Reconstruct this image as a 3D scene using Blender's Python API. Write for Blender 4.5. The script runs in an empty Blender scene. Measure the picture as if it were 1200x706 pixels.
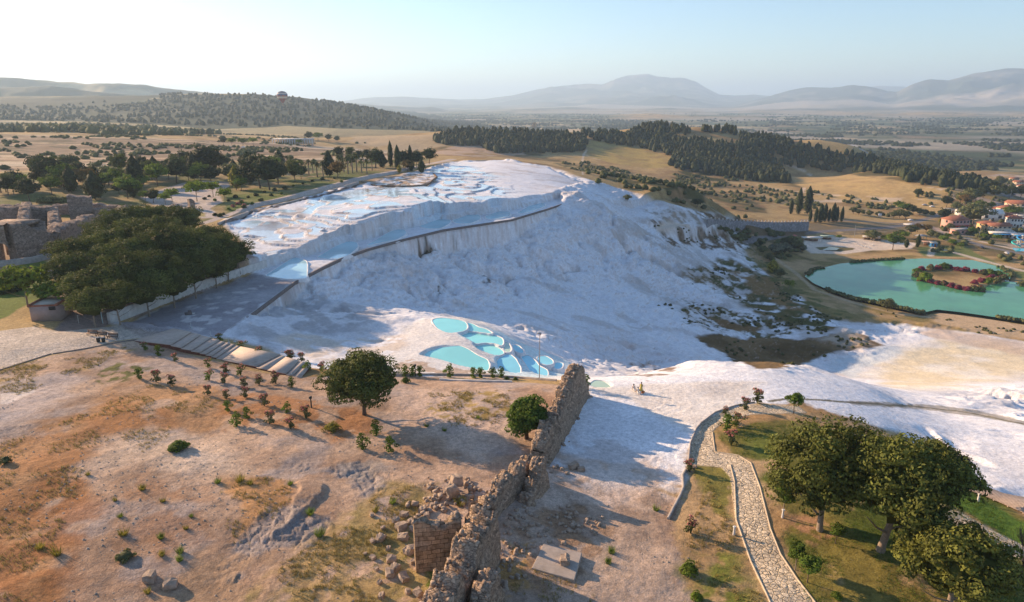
import bpy, bmesh, math, random
import numpy as np
from mathutils import Vector, Matrix
R = math.radians
random.seed(7)
RNG = np.random.default_rng(7)
SC = bpy.context.scene
COL = SC.collection
# ---------------------------------------------------------------- camera, sky, sun, exposure
CAMZ, FOC, PITCH = 42.0, 800.0, R(16.3)
cam_d = bpy.data.cameras.new('camera')
cam_d.sensor_fit = 'HORIZONTAL'; cam_d.sensor_width = 36.0; cam_d.lens = 36.0*FOC/1200.0
cam_d.clip_start = 0.5; cam_d.clip_end = 90000.0
cam = bpy.data.objects.new('camera', cam_d); COL.objects.link(cam)
cam.location = (0, 0, CAMZ); cam.rotation_euler = (math.pi/2-PITCH, 0, 0)
SC.camera = cam
SUN_AZ, SUN_EL = R(-59.0), R(18.0)          # azimuth from +Y towards +X, elevation
world = bpy.data.worlds.new('World'); SC.world = world; world.use_nodes = True
nt = world.node_tree
bg = nt.nodes['Background']
sky = nt.nodes.new('ShaderNodeTexSky'); sky.sky_type = 'NISHITA'; sky.sun_disc = False
sky.sun_elevation = SUN_EL; sky.sun_rotation = SUN_AZ
sky.air_density = 1.0; sky.dust_density = 0.35; sky.ozone_density = 3.0; sky.altitude = 300
nt.links.new(sky.outputs[0], bg.inputs[0]); bg.inputs[1].default_value = 0.102
sun_d = bpy.data.lights.new('sun', 'SUN'); sun_d.energy = 5.0; sun_d.angle = R(0.5); sun_d.color = (1.0, 0.70, 0.43)
sun = bpy.data.objects.new('sun', sun_d); COL.objects.link(sun)
sdir = Vector((math.sin(SUN_AZ)*math.cos(SUN_EL), math.cos(SUN_AZ)*math.cos(SUN_EL), math.sin(SUN_EL)))
sun.rotation_euler = sdir.to_track_quat('Z', 'Y').to_euler(); sun.location = (-60, 40, 90)
vs = SC.view_settings
vs.view_transform = 'Standard'; vs.look = 'None'; vs.gamma = 1.0; vs.use_curve_mapping = False
vs.exposure = 1.05
HAZE_D = 0.95e-4
SC.cycles.max_bounces = 6; SC.cycles.diffuse_bounces = 3; SC.cycles.glossy_bounces = 2
SC.cycles.transparent_max_bounces = 8; SC.cycles.volume_bounces = 1; SC.cycles.transmission_bounces = 2
SC.cycles.use_denoising = True

# ---------------------------------------------------------------- helpers
def tag(o, label=None, cat=None, group=None, kind=None):
    if label: o['label'] = label
    if cat: o['category'] = cat
    if group: o['group'] = group
    if kind: o['kind'] = kind
    elif cat: o['kind'] = 'thing'
    return o

def ray(px, py):
    """direction (horizontal x, y and slope per unit forward) through photo pixel"""
    u = (px-600.0)/FOC; v = (py-353.0)/FOC
    fy = math.cos(PITCH)-v*math.sin(PITCH); dz = -math.sin(PITCH)-v*math.cos(PITCH)
    return u, fy, dz

def U(px, py, z):
    u, fy, dz = ray(px, py)
    t = (z-CAMZ)/dz
    return (u*t, fy*t, z)

def UD(px, py, D):
    """point along the pixel's ray at horizontal distance D"""
    u, fy, dz = ray(px, py)
    t = D/math.hypot(u, fy)
    return (u*t, fy*t, CAMZ+dz*t)

def _hash(ix, iy, seed):
    h = (ix.astype(np.int64)*374761393 + iy.astype(np.int64)*668265263 + seed*974634777) & 0xffffffff
    h = ((h ^ (h >> 13))*1274126177) & 0xffffffff
    return ((h ^ (h >> 16)) & 0xffffff)/float(0xffffff)

def vnoise(x, y, seed=0):
    ix = np.floor(x); iy = np.floor(y); fx = x-ix; fy = y-iy
    fx = fx*fx*(3-2*fx); fy = fy*fy*(3-2*fy)
    a = _hash(ix, iy, seed); b = _hash(ix+1, iy, seed); c = _hash(ix, iy+1, seed); d = _hash(ix+1, iy+1, seed)
    return (a+(b-a)*fx+(c-a)*fy+(a-b-c+d)*fx*fy)*2-1

def fbm(x, y, scale, octv=4, seed=0, gain=0.5):
    s = 0; a = 1.0; t = 0; f = 1.0/scale
    for k in range(octv):
        ca, sa = math.cos(0.6*k+seed), math.sin(0.6*k+seed)
        s = s+a*vnoise((x*ca-y*sa)*f+17.3*k, (x*sa+y*ca)*f-9.1*k, seed+k*13); t += a; a *= gain; f *= 2.03
    return s/t*1.6

def sstep(a, b, x):
    t = np.clip((x-a)/(b-a), 0, 1); return t*t*(3-2*t)

def worley(x, y, scale, seed=0, jit=0.9):
    """distance to nearest and second nearest jittered cell centre, and that cell's hash"""
    x = x/scale; y = y/scale
    ix = np.floor(x); iy = np.floor(y)
    d1 = np.full(x.shape, 9.0); d2 = np.full(x.shape, 9.0); hid = np.zeros(x.shape)
    for dx in (-1, 0, 1):
        for dy in (-1, 0, 1):
            cx = ix+dx; cy = iy+dy
            px_ = cx+0.5+jit*(_hash(cx, cy, seed)-0.5); py_ = cy+0.5+jit*(_hash(cx, cy, seed+5)-0.5)
            d = (px_-x)**2+(py_-y)**2
            m = d < d1
            d2 = np.where(m, d1, np.minimum(d2, d))
            hid = np.where(m, _hash(cx, cy, seed+9), hid)
            d1 = np.where(m, d, d1)
    return np.sqrt(d1), np.sqrt(d2), hid

# ---------------------------------------------------------------- terrain: log-polar height sheet
CP = []
def cp(*pts):
    for p in pts: CP.append(U(*p))
def cpd(*pts):
    for p in pts: CP.append(UD(*p))
# bare ground in front, dirt hill and the park
cp((-120,760,1.5),(0,720,.8),(150,706,.2),(300,706,0),(450,706,0),(600,706,-.5),(750,706,-1),(900,706,-1),(1050,706,-1),(1200,706,-1.8),(1330,720,-2.5),
   (300,900,0),(900,900,-1),(-100,600,1.4),(0,600,1.0),(200,600,.5),(400,600,.1),(560,600,0),(700,600,-1),(850,600,-1),(1000,600,-1),(1120,610,-1.6),(1200,640,-2.4),(1300,640,-3),
   (-100,500,1.6),(0,500,1.2),(150,500,.7),(300,500,0),(450,500,-.5),(550,500,-.7),(690,520,-1.5),(780,520,-1.5),(860,520,-1),(960,520,-1.2),
   (-60,440,.9),(0,430,.6),(100,420,.3),(200,430,-.5),(300,445,-1.4),(400,452,-1.7),(500,452,-1.9),(590,456,-2.1),
   (700,470,-2),(760,465,-2.2),(850,458,-2.5),(900,455,-2.8),(950,470,-3.2),(1040,500,-5),(1150,575,-3.4),(1200,590,-4),(1300,620,-5),
   (700,449,-2.6),(800,442,-3),(900,440,-4),(960,447,-6.5),(1020,456,-10),
   (1080,482,-13.5),(1150,482,-14.5),(1150,520,-8),(1200,520,-8.5),(1080,520,-6.5),(1080,466,-19),(1150,460,-26),(1200,455,-30),(1250,500,-12),(1320,560,-6.5),(1250,470,-22),(1120,448,-41),(1200,436,-45))
# hidden and visible valley floor
cp((700,425,-29),(760,425,-35),(850,420,-41),(930,432,-45),(1000,436,-46),(800,400,-39),(650,405,-23),(700,440,-20),(780,436,-22),(880,434,-25),
   (1060,425,-47),(1150,420,-48),(1200,400,-49),(1100,400,-49),(1000,400,-48),(1060,380,-50),(1200,380,-50.5),
   (930,330,-49),(960,310,-50.5),(1080,300,-50.5),(1200,330,-50.5),(1070,340,-51),(1300,330,-50.5),(1300,380,-50.5),(1200,300,-50.5))
# walkway strip and the white slope under it
cp((160,378,-.9),(200,362,-1.6),(270,368,-2),(345,318,-2.6),(400,300,-3),(430,288,-3.2),(520,260,-3.8),(600,252,-4.7),(650,240,-5),
   (300,400,-3.4),(340,405,-4.4),(400,405,-5.6),(450,400,-6.6),(480,430,-4.6),(430,435,-3.6),(540,375,-7),(530,385,-6.6),(490,385,-7),(560,405,-7.2),(600,430,-8),(640,440,-9.5),(590,443,-5.5),(520,440,-4.5),
   (350,352,-7),(400,330,-8.5),(400,365,-9),(450,300,-6.5),(450,330,-12),(450,370,-10),(500,290,-9),(500,320,-16),(500,350,-17),
   (560,275,-9),(560,305,-17),(560,335,-21),(600,270,-10),(600,300,-18),(600,330,-23),(600,365,-24),(640,385,-24),(620,375,-23),
   (650,262,-11),(650,290,-18),(650,320,-26),(700,270,-16),(700,300,-25),(700,330,-30),(700,360,-32),(700,395,-31),
   (660,225,-1.5),(690,240,-6),(700,213,-4),(640,193,1),(590,187,3),(545,188,3.4),(740,225,-9),(780,238,-14),(740,252,-16),(780,280,-27),
   (800,262,-24),(850,255,-28),(860,275,-38),(880,290,-43),(900,305,-47),(800,300,-34),(800,330,-38),(800,360,-41),(850,340,-44),(850,385,-45),(900,400,-47),(950,370,-48),(900,350,-47))
# upper plateau
cp((60,390,.6),(120,390,.2),(0,350,.6),(100,340,.8),(180,335,.9),(250,326,.2),(300,309,-.2),(345,294,-.5),(372,284,.3),(400,271,1.1),(430,256,3.0),(462,248,3.1),(487,243,3.2),(525,238,2.5),(560,236,.8),(600,232,-.3),(640,227,-1.6),
   (300,280,.8),(290,266,1.5),(350,262,1.8),(400,240,3.0),(450,220,2.9),(520,212,3.2),(570,205,3.2),(260,255,2.4),(340,235,3),(420,212,3.6),(510,192,4.2),
   (200,230,3),(100,240,2),(0,260,1),(0,300,.6),(-80,330,.6),(300,200,4),(400,190,4),(500,181,3),(200,190,5),(100,200,5),(0,200,5),(-120,230,4),
   (0,170,8),(-120,170,10),(0,156,11),(100,158,8),(200,162,3),(300,166,-5),(400,172,-14),(500,178,-20))
# beyond the white hill
cp((620,182,-23),(700,200,-30),(780,222,-36),(860,238,-41),(830,252,-39),(900,262,-45),(950,262,-47),(950,225,-47),(1050,240,-49),(1000,203,-50),(1100,220,-52),(1150,224,-54),(1050,206,-50),(1100,270,-50),(1200,270,-51),(1200,235,-56),(1300,260,-55),
   (1000,285,-50),(950,200,-48),(900,215,-46),(870,196,-38),(760,178,-24),(690,180,-24),(820,190,-32))
cpd((540,160,980),(550,153,1060),(600,155,1060),(650,154,1080),(700,154,1100),(780,150,1150),(820,153,1150),(860,157,1140),(900,165,1080),(950,172,1050),(1000,180,1050),(1050,194,960),(1120,210,860),
    (540,178,860),(740,170,1010),(800,172,1010))
for az in (-8, 2, 12, 22, 32, 45):
    for r, z in ((1700, -76), (2600, -80), (4500, -82), (9000, -82)):
        if az < 0 and r < 4000: continue
        a = R(az); CP.append((r*math.sin(a), r*math.cos(a), z))
cpd((1230,215,1150),(1150,200,1400))
for az in (-1, 4, 9, 14, 19, 24, 29, 34):
    a = R(az)
    for r, z in (((1420, -72),) if az < 17 else ((1230, -70), (1420, -76))): CP.append((r*math.sin(a), r*math.cos(a), z))
cpd((-80,150,1400),(0,150,1350),(100,150,1400),(200,153,1450),(300,156,1480),(400,156,1500),(500,160,1480),(560,160,1500),
    (300,112,2700),(200,112,2750),(240,111,2750),(150,118,2700),(350,116,2600),(400,123,2500),(450,129,2400),(500,136,2250),(550,144,2050),(590,152,1900),
    (0,134,2300),(80,138,2200),(150,138,2000),(250,135,2000),(350,138,1950),(450,145,1850),
    (0,114,3700),(80,114,3600),(-80,112,3700),(300,122,3800),(200,122,4200),(420,133,3600),(520,140,3400))
for az in (-60,-90,-135,180,135,90,70):
    for r in (20, 150, 800, 6000):
        a = R(az); zz = 1.0 if r < 700 else (5 if az < 0 else -60)
        if az == 90 or az == 70:
            zz = {20: 0, 150: -20, 800: -52, 6000: -82}[r]
        CP.append((r*math.sin(a), r*math.cos(a), zz))
CP = np.array(CP)
def lp(x, y):
    return np.arctan2(x, y), 0.5*np.log(x*x+y*y)

def seg_dist(qa, ql, pts):
    """distance, side sign and running parameter from points to a polyline, in log-polar units"""
    best = np.full(qa.shape, 1e9); sgn = np.zeros(qa.shape); par = np.zeros(qa.shape)
    n = len(pts)-1
    for i in range(n):
        ax, ay = pts[i]; bx, by = pts[i+1]
        dx, dy = bx-ax, by-ay; L = dx*dx+dy*dy
        t = np.clip(((qa-ax)*dx+(ql-ay)*dy)/L, 0, 1)
        ex = qa-(ax+t*dx); ey = ql-(ay+t*dy); d = np.sqrt(ex*ex+ey*ey)
        m = d < best
        best = np.where(m, d, best); par = np.where(m, (i+t)/n, par)
        sgn = np.where(m, np.sign(dx*ey-dy*ex), sgn)
    return best, sgn, par

# sharp steps: (pixels with z at the foot, heights, width, decay)
STEPS = []
def step(pix, hs, w=0.004, decay=0.25):
    P = [U(*p) for p in pix]
    P2 = [lp(np.array(p[0]), np.array(p[1])) for p in P]
    STEPS.append(([(float(a), float(b)) for a, b in P2], hs, w, decay))
# positive side = left of travel direction
WALK_IN = [(118,380,-.6),(150,370,-1.3),(200,351,-1.8),(250,334,-2.1),(300,317,-2.4),(345,303,-2.6),(372,296,-2.8),(400,286,-3.0),(430,280,-3.2),(462,271,-3.5),(487,266,-3.7),(525,258,-3.9),(560,252,-4.2),(600,246,-4.6),(640,237,-4.8),(656,232,-4.6)]
step(WALK_IN, [0,1.1,1.3,1.4,1.5,2.0,2.9,4.0,6.0,6.5,6.8,6.3,4.9,4,2.4,0], 0.003, 0.22)
WALK_OUT = [(255,398,-2.6),(268,388,-2.6),(300,366,-2.7),(345,332,-3),(375,316,-3.1),(400,304,-3.3),(430,293,-3.5),(470,282,-3.8),(520,270,-4),(560,264,-4.5),(600,258,-4.8),(640,246,-5.1),(658,240,-5.2)]
step(WALK_OUT, [0,1.0,1.4,2.0,2.2,2.4,2.6,2.8,3,3,3,2,0], 0.006, 0.10)
# promenade edge above the upper terraces
step([(262,262,1.4),(300,246,1.6),(340,238,1.8),(380,226,2),(420,214,2.6),(470,204,3),(510,196,3.2),(530,190,3.4)], [0,1.0,1.2,1.2,1.2,1.2,1.0,0], 0.003, 0.16)
# far-side ledge above the disc-shaped terrace (right flank)
step([(690,236,-8),(740,246,-16),(790,246,-22),(830,248,-28),(870,262,-34),(890,285,-42)], [0,3,5,6,4,0], 0.008, 0.10)
step([(730,262,-20),(770,274,-26),(800,282,-31),(840,280,-36),(868,288,-40)], [0,3,5,4,0], 0.007, 0.08)
# drop behind the white crest, right of the turquoise pools
step([(1070,462,-22),(1000,447,-20),(950,440,-18),(880,437,-14),(800,440,-12),(740,446,-10)], [0,1,2,2.5,2.5,0], 0.02, 0.12)

def steps_field(a, l):
    z = np.zeros(a.shape)
    for pts, hs, w, dec in STEPS:
        aa = [p[0] for p in pts]; ll = [p[1] for p in pts]
        m = (a > min(aa)-4*dec) & (a < max(aa)+4*dec) & (l > min(ll)-4*dec) & (l < max(ll)+4*dec)
        if not m.any(): continue
        d, s, t = seg_dist(a[m], l[m], pts)
        h = np.interp(t*(len(hs)-1), np.arange(len(hs)), hs)
        sd = d*s
        z[m] += h*sstep(-w*0.5, w*0.5, sd)*np.exp(-(np.maximum(sd, 0)/dec)**2)
    return z
ca, cl = lp(CP[:, 0], CP[:, 1])
ZS = CP[:, 2]-steps_field(ca, cl)
def tps(d2): return 0.5*d2*np.log(d2+1e-12)
N = len(CP)
K = tps((ca[:, None]-ca[None])**2+(cl[:, None]-cl[None])**2)+np.eye(N)*2e-4
P = np.stack([np.ones(N), ca, cl], 1)
A = np.block([[K, P], [P.T, np.zeros((3, 3))]])
W = np.linalg.solve(A, np.concatenate([ZS, np.zeros(3)]))
def rbf(a, l):
    sh = a.shape; a = a.ravel(); l = l.ravel(); out = np.zeros(a.size)
    for i in range(0, a.size, 20000):
        d2 = (a[i:i+20000, None]-ca[None])**2+(l[i:i+20000, None]-cl[None])**2
        out[i:i+20000] = tps(d2)@W[:N]
    return (out+W[N]+W[N+1]*a+W[N+2]*l).reshape(sh)

# grid
AZ = np.concatenate([np.linspace(-180, -66, 58)[:-1], np.linspace(-66, -47, 120)[:-1], np.linspace(-47, 46, 846)[:-1], np.linspace(46, 66, 60)[:-1], np.linspace(66, 180, 58)])
AZ = np.radians(AZ)
LR = np.concatenate([np.linspace(math.log(12), math.log(40), 40)[:-1], np.linspace(math.log(40), math.log(620), 790)[:-1],
                     np.linspace(math.log(620), math.log(3200), 360)[:-1], np.linspace(math.log(3200), math.log(36000), 300)])
NA, NL = len(AZ), len(LR)
cgA = np.linspace(-math.pi, math.pi, 361)
cgA = np.unique(np.concatenate([cgA, np.radians(np.linspace(-50, 50, 260))]))
cgL = np.linspace(LR[0], LR[-1], 420)
ZC = rbf(*np.meshgrid(cgA, cgL))          # coarse
def bil(gx, gy, Z, x, y):
    i = np.clip(np.searchsorted(gx, x)-1, 0, len(gx)-2); j = np.clip(np.searchsorted(gy, y)-1, 0, len(gy)-2)
    fx = np.clip((x-gx[i])/(gx[i+1]-gx[i]), 0, 1); fy = np.clip((y-gy[j])/(gy[j+1]-gy[j]), 0, 1)
    return (Z[j, i]*(1-fx)+Z[j, i+1]*fx)*(1-fy)+(Z[j+1, i]*(1-fx)+Z[j+1, i+1]*fx)*fy
GA, GL = np.meshgrid(AZ, LR)
Z = bil(cgA, cgL, ZC, GA, GL)+steps_field(GA, GL)
GR = np.exp(GL); X = GR*np.sin(GA); Y = GR*np.cos(GA)
Z = np.where(GR > 3000, np.maximum(Z, -84), Z)
# far plain is flat
flat = sstep(R(-12), R(4), GA)*sstep(1500, 2000, GR)
Z = Z*(1-flat)+(-80)*flat
Z = np.where(GR > 5200, Z*(1-sstep(5200, 6500, GR))+(-80)*sstep(5200, 6500, GR), Z)
# distant mountain chains, each one a ridge with spurs
def ridge(pix, D, wid, seed, rough=0.18):
    global Z
    az = []; h = []
    for (px, py) in pix:
        p = UD(px, py, D); az.append(math.atan2(p[0], p[1])); h.append(p[2])
    az = np.array(az); h = np.array(h)
    hh = np.interp(AZ, az, h, left=-90, right=-90)
    sm = hh
    rr = GR-D*(1+0.03*fbm(GA*8, GA*0, 1, 3, seed))
    n = fbm(X, Y, wid*0.45, 5, seed)
    prof = np.exp(-np.abs(rr/wid)**1.15*(1-0.35*n))
    rdg = -80+(sm[None, :]+80)*prof*(1+rough*np.clip(fbm(X, Y, wid*0.22, 5, seed+3), -1, 1)*(1-prof**6))
    Z = np.maximum(Z, np.where(hh[None, :] > -85, rdg, -200))
ridge([(-220,92),(-100,86),(0,90),(40,92),(100,97),(160,98),(190,102),(240,108),(290,114),(330,119),(380,124),(420,133)], 5600, 900, 3)
ridge([(-220,104),(-80,100),(0,103),(60,100),(110,107),(160,112),(210,118),(280,125)], 4500, 600, 5)
ridge([(300,120),(330,116),(350,117),(380,121),(410,121),(450,124),(490,127),(505,126),(530,131),(570,131),(620,136),(680,139),(740,141)], 9000, 1100, 8)
ridge([(330,130),(420,116),(440,114),(470,113),(500,115),(540,117),(570,116),(600,112),(630,105),(655,101),(675,99),(690,98),(705,99),(720,93),(735,88),(748,86.5),(760,86),(770,89),(785,90),(803,91),(815,95),(830,104),(843,111),(860,112),(885,111),(920,114),(980,122)], 17500, 3000, 11, 0.30)
ridge([(820,138),(860,124),(900,113),(925,105),(945,102),(975,102),(1000,99),(1020,102),(1040,107),(1052,108),(1070,99),(1090,94),(1110,95),(1140,87),(1180,81),(1200,81),(1260,79),(1330,88),(1420,100)], 13500, 2200, 17, 0.28)
ridge([(980,112),(1010,103),(1030,101),(1060,102),(1080,110)], 22000, 2000, 19)
ridge([(560,140),(620,135),(680,136),(740,134),(800,133),(860,131),(900,131),(940,128),(1000,128),(1060,127),(1130,126),(1200,124),(1330,124)], 10500, 900, 23, 0.6)
# natural relief away from the front
amp = sstep(500, 2500, GR)*sstep(-79.9, -60, Z)
Z = Z+amp*(fbm(X, Y, 420, 4, 31)*9*sstep(1500, 3000, GR)+fbm(X, Y, 120, 3, 33)*2.2)
midn = sstep(420, 700, GR)*(1-sstep(1300, 1700, GR))
Z = Z+midn*fbm(X, Y, 60, 4, 35)*1.3

def Hs(x, y):
    a, l = lp(np.asarray(x, float), np.asarray(y, float))
    return bil(AZ, LR, Z, a, l)
def at(px, py, rmin=14.0, rmax=34000.0):
    """where the ray through a photo pixel meets the ground"""
    u, fy, dz = ray(px, py); q = math.hypot(u, fy)
    rr = np.exp(np.linspace(math.log(rmin), math.log(rmax), 5000)); t = rr/q
    d = CAMZ+dz*t-Hs(u*t, fy*t)
    k = np.argmax(d < 0)
    if d[k] >= 0: k = len(rr)-1
    if k > 0 and d[k-1] > 0:
        f = d[k-1]/(d[k-1]-d[k]); tt = t[k-1]+(t[k]-t[k-1])*f
    else: tt = t[k]
    return (u*tt, fy*tt, float(Hs(u*tt, fy*tt)))
def dens(pix, step_=12, closed=True):
    out = []; n = len(pix)
    for i in range(n if closed else n-1):
        a = pix[i]; b = pix[(i+1) % n]
        k = max(1, int(math.hypot(a[0]-b[0], a[1]-b[1])/step_))
        for j in range(k): out.append((a[0]+(b[0]-a[0])*j/k, a[1]+(b[1]-a[1])*j/k))
    if not closed: out.append(pix[-1])
    return out
def world_poly(pix, z=None, step_=12, closed=True):
    q = dens(pix, step_, closed)
    return [U(a, b, z) if z is not None else at(a, b) for a, b in q]
def mask(poly, soft=0.004, wob=0.0, wscale=0.02, seed=0, line=False, width=0.0):
    """coverage 0..1 over the sheet of a ground polygon (list of world points)"""
    pts = [tuple(float(v) for v in lp(np.array(p[0]), np.array(p[1]))) for p in poly]
    if not line: pts = pts+[pts[0]]
    pad = 3*soft+2*wob+width
    i0, i1 = np.searchsorted(AZ, [min(p[0] for p in pts)-pad, max(p[0] for p in pts)+pad])
    j0, j1 = np.searchsorted(LR, [min(p[1] for p in pts)-pad, max(p[1] for p in pts)+pad])
    i1 = min(i1+1, NA); j1 = min(j1+1, NL)
    sl = (slice(j0, j1), slice(i0, i1))
    a = GA[sl]; l = GL[sl]
    if a.size == 0: return sl, a
    if wob:
        a2 = a+wob*fbm(a, l, wscale, 4, seed+1); l = l+wob*fbm(a, l, wscale, 4, seed+2); a = a2
    d, _, _ = seg_dist(a, l, pts)
    if line: return sl, 1-sstep(width-soft, width+soft, d)
    ins = np.zeros(a.shape, bool)
    for k in range(len(pts)-1):
        x1, y1 = pts[k]; x2, y2 = pts[k+1]
        if y1 == y2: continue
        c = ((y1 > l) != (y2 > l)) & (a < (x2-x1)*(l-y1)/(y2-y1)+x1)
        ins ^= c
    sd = np.where(ins, d, -d)
    return sl, sstep(-soft, soft, sd)
# ---------------------------------------------------------------- relief of the travertine and of the near ground
def addz(sl, m, dz): Z[sl] = Z[sl]+m*dz
def setz(sl, m, z): Z[sl] = Z[sl]*(1-m)+z*m
def dens3(q, n=4):
    out = []
    for a, b in zip(q[:-1], q[1:]):
        for j in range(n): out.append(tuple(a[k]+(b[k]-a[k])*j/n for k in range(3)))
    return out+[q[-1]]
TRAV = world_poly([(135,380),(200,352),(300,316),(292,290),(275,272),(262,258),(300,246),(380,226),(440,213),(500,198),(530,189),(590,187.5),(640,194),(700,214),(780,238),(830,249),(868,262),(882,285),(903,312),(935,345),(985,374),
    (1060,376),(1140,385),(1210,395),(1330,410),(1330,640),(1200,590),(1130,563),(1085,530),(1050,507),(1000,494),(930,478),(890,474),(855,478),(822,500),(806,548),(800,580),(740,560),(690,553),(650,550),(625,545),(655,470),(682,446),(600,443),(480,441),(380,433),(350,430),(318,410),(268,397),(215,395)])
UPT = [(305,309),(345,295),(372,285),(400,272),(430,257),(462,249),(487,244),(525,239),(560,237),(590,233),(600,225),(585,208),(560,196),(535,190),(500,200),(440,215),(380,229),(300,249),(266,262),(282,285),(298,300)]
UPPER = world_poly([(305,309),(345,295),(372,285),(400,272),(430,257),(462,249),(487,244),(525,239),(560,237),(600,233),(640,228),(680,215),(640,195),(590,188.5),(535,190),(500,200),(440,215),(380,229),(300,249),(266,262),(282,285),(298,300)])
CAUL = world_poly([(350,338),(400,308),(470,287),(560,268),(650,247),(700,240),(745,262),(790,300),(800,330),(730,330),(650,335),(600,350),(560,360),(500,365),(430,352),(380,350)])
sl, mt_ = mask(TRAV, 0.006, 0.006, 0.05, 3)
x, y = X[sl], Y[sl]
W_TRAV = np.zeros(Z.shape); W_TRAV[sl] = mt_
sl2, mu = mask(UPPER, 0.004)
W_UP = np.zeros(Z.shape); W_UP[sl2] = mu
sl3, mc = mask(CAUL, 0.03)
# bulging draperies: rounded cells stretched down the slope
xx, yy = X[sl3], Y[sl3]
wx = xx+fbm(xx, yy, 14, 3, 41)*5; wy = yy+fbm(xx, yy, 14, 3, 42)*5
d1, d2, hh = worley(wx, wy*0.8, 11, 43)
b1 = np.sqrt(np.clip(1-d1*d1*1.1, 0, 1))
e1, e2, _ = worley(wx, wy, 4.2, 44)
b2 = np.sqrt(np.clip(1-e1*e1*1.2, 0, 1))
g1, g2, _ = worley(wx+fbm(xx, yy, 3, 2, 47)*1.2, wy, 1.7, 45)
addz(sl3, mc, (b1-.75)*6.5*(0.6+0.8*hh)+(b2-.75)*3.0+np.sqrt(np.clip(1-g1*g1*1.2, 0, 1))*0.8)
# flank: soft runnels and small steps that follow the contour
m = mt_*(1-W_UP[sl])
n1 = fbm(x, y, 26, 4, 51); n2 = fbm(x, y, 6, 4, 52); n3 = fbm(x, y, 1.6, 3, 53)
far_ = sstep(105, 170, GR[sl])
Zs = Z[sl]
SMZ = np.ones(Z.shape)
for pl_, v_ in (([(940,440),(1010,420),(1050,395),(1100,388),(1250,395),(1250,450),(1150,458),(1080,470),(1000,462)], .12), ([(690,452),(800,440),(900,437),(1000,452),(1080,468),(1250,480),(1300,640),(1130,570),(1050,515),(930,475),(820,500),(790,590),(640,570)], .3), ([(470,380),(510,370),(570,372),(660,410),(690,445),(600,446),(470,443),(440,420)], .25)):
    s9, m9 = mask(world_poly(pl_), .03); SMZ[s9] = SMZ[s9]*(1-m9)+v_*m9
m = m*SMZ[sl]
cr1 = 1-np.abs(fbm(x*0.8+n1*3, y, 11, 4, 57)); cr2 = 1-np.abs(fbm(x, y, 4.2, 4, 58))
addz(sl, m, n1*1.7*far_+n2*(0.05+0.3*far_)+n3*(0.02+0.1*far_)+((cr1-.6)*1.5+(cr2-.6)*0.75)*far_*(.45+.55*sstep(-.3, .4, fbm(x, y, 40, 2, 59))))
Zs = Z[sl]+fbm(x, y, 9, 3, 55)*0.5
hq = 0.95
q = np.floor(Zs/hq); f = Zs/hq-q
stepz = hq*(q+sstep(0.62, 0.98, f))
Z[sl] = Z[sl]+m*(stepz-Zs)*(0.35+0.5*sstep(-0.2, 0.5, fbm(x, y, 45, 2, 56)))*far_
# rimstone terraces of the upper basin: contour steps with raised lips, standing water between
slu, mut = mask(world_poly(UPT), 0.03)
mu_full = np.zeros(Z.shape); mu_full[slu] = mut; mt3 = mu_full[sl2]*mu
x2, y2 = X[sl2], Y[sl2]
zb = fbm(x2, y2*0.6, 24, 3, 61)*0.9
zz = Z[sl2]+zb+fbm(x2, y2, 6, 3, 62)*0.10+x2*0.02
hq = 0.62
q = np.floor(zz/hq); f = zz/hq-q
tz = hq*(q+sstep(0.94, 1.0, f)*1.0+0.22*sstep(0.84, 0.91, f)*(1-sstep(0.94, 1.0, f)))-zb*0.45-x2*0.02
cellr = _hash(q, np.floor(fbm(x2, y2, 30, 2, 63)*3), 64)
Z[sl2] = Z[sl2]*(1-mt3)+mt3*tz
WET = np.zeros(Z.shape)
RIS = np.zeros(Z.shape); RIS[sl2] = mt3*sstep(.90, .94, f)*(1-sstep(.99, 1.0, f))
WET[sl2] = mt3*(1-sstep(0.80, 0.86, f))*sstep(0.25, 0.45, cellr+0.25*fbm(x2, y2, 12, 2, 65))
# low terraces on the right foreground slope
RT = world_poly([(1020,490),(1090,470),(1200,480),(1330,500),(1330,640),(1200,588),(1130,560),(1080,525)])
slr, mr = mask(RT, 0.03)
xr, yr = X[slr], Y[slr]
zr = Z[slr]+fbm(xr, yr, 22, 3, 71)*3.2+fbm(xr, yr, 6, 3, 72)*0.8
hq = 1.7; q = np.floor(zr/hq); f = zr/hq-q
Z[slr] = Z[slr]+mr*(hq*(q+sstep(0.7, 0.97, f)+0.14*sstep(.5, .7, f)*(1-sstep(.8, .95, f)))-zr)*0.7*sstep(-.45, .1, fbm(xr, yr, 14, 2, 76))
# shallow sheets with fine ledges below the wall
SH = world_poly([(640,540),(660,470),(720,455),(800,470),(812,520),(800,580),(720,560)])
slh, mh = mask(SH, 0.03)
xh, yh = X[slh], Y[slh]
zr = Z[slh]+fbm(xh, yh, 7, 3, 73)*0.5+0.02*xh-0.03*yh
hq = 0.22; q = np.floor(zr/hq); f = zr/hq-q
Z[slh] = Z[slh]+mh*((hq*(q+sstep(0.9, 1.0, f))-zr)*0.3)
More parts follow.
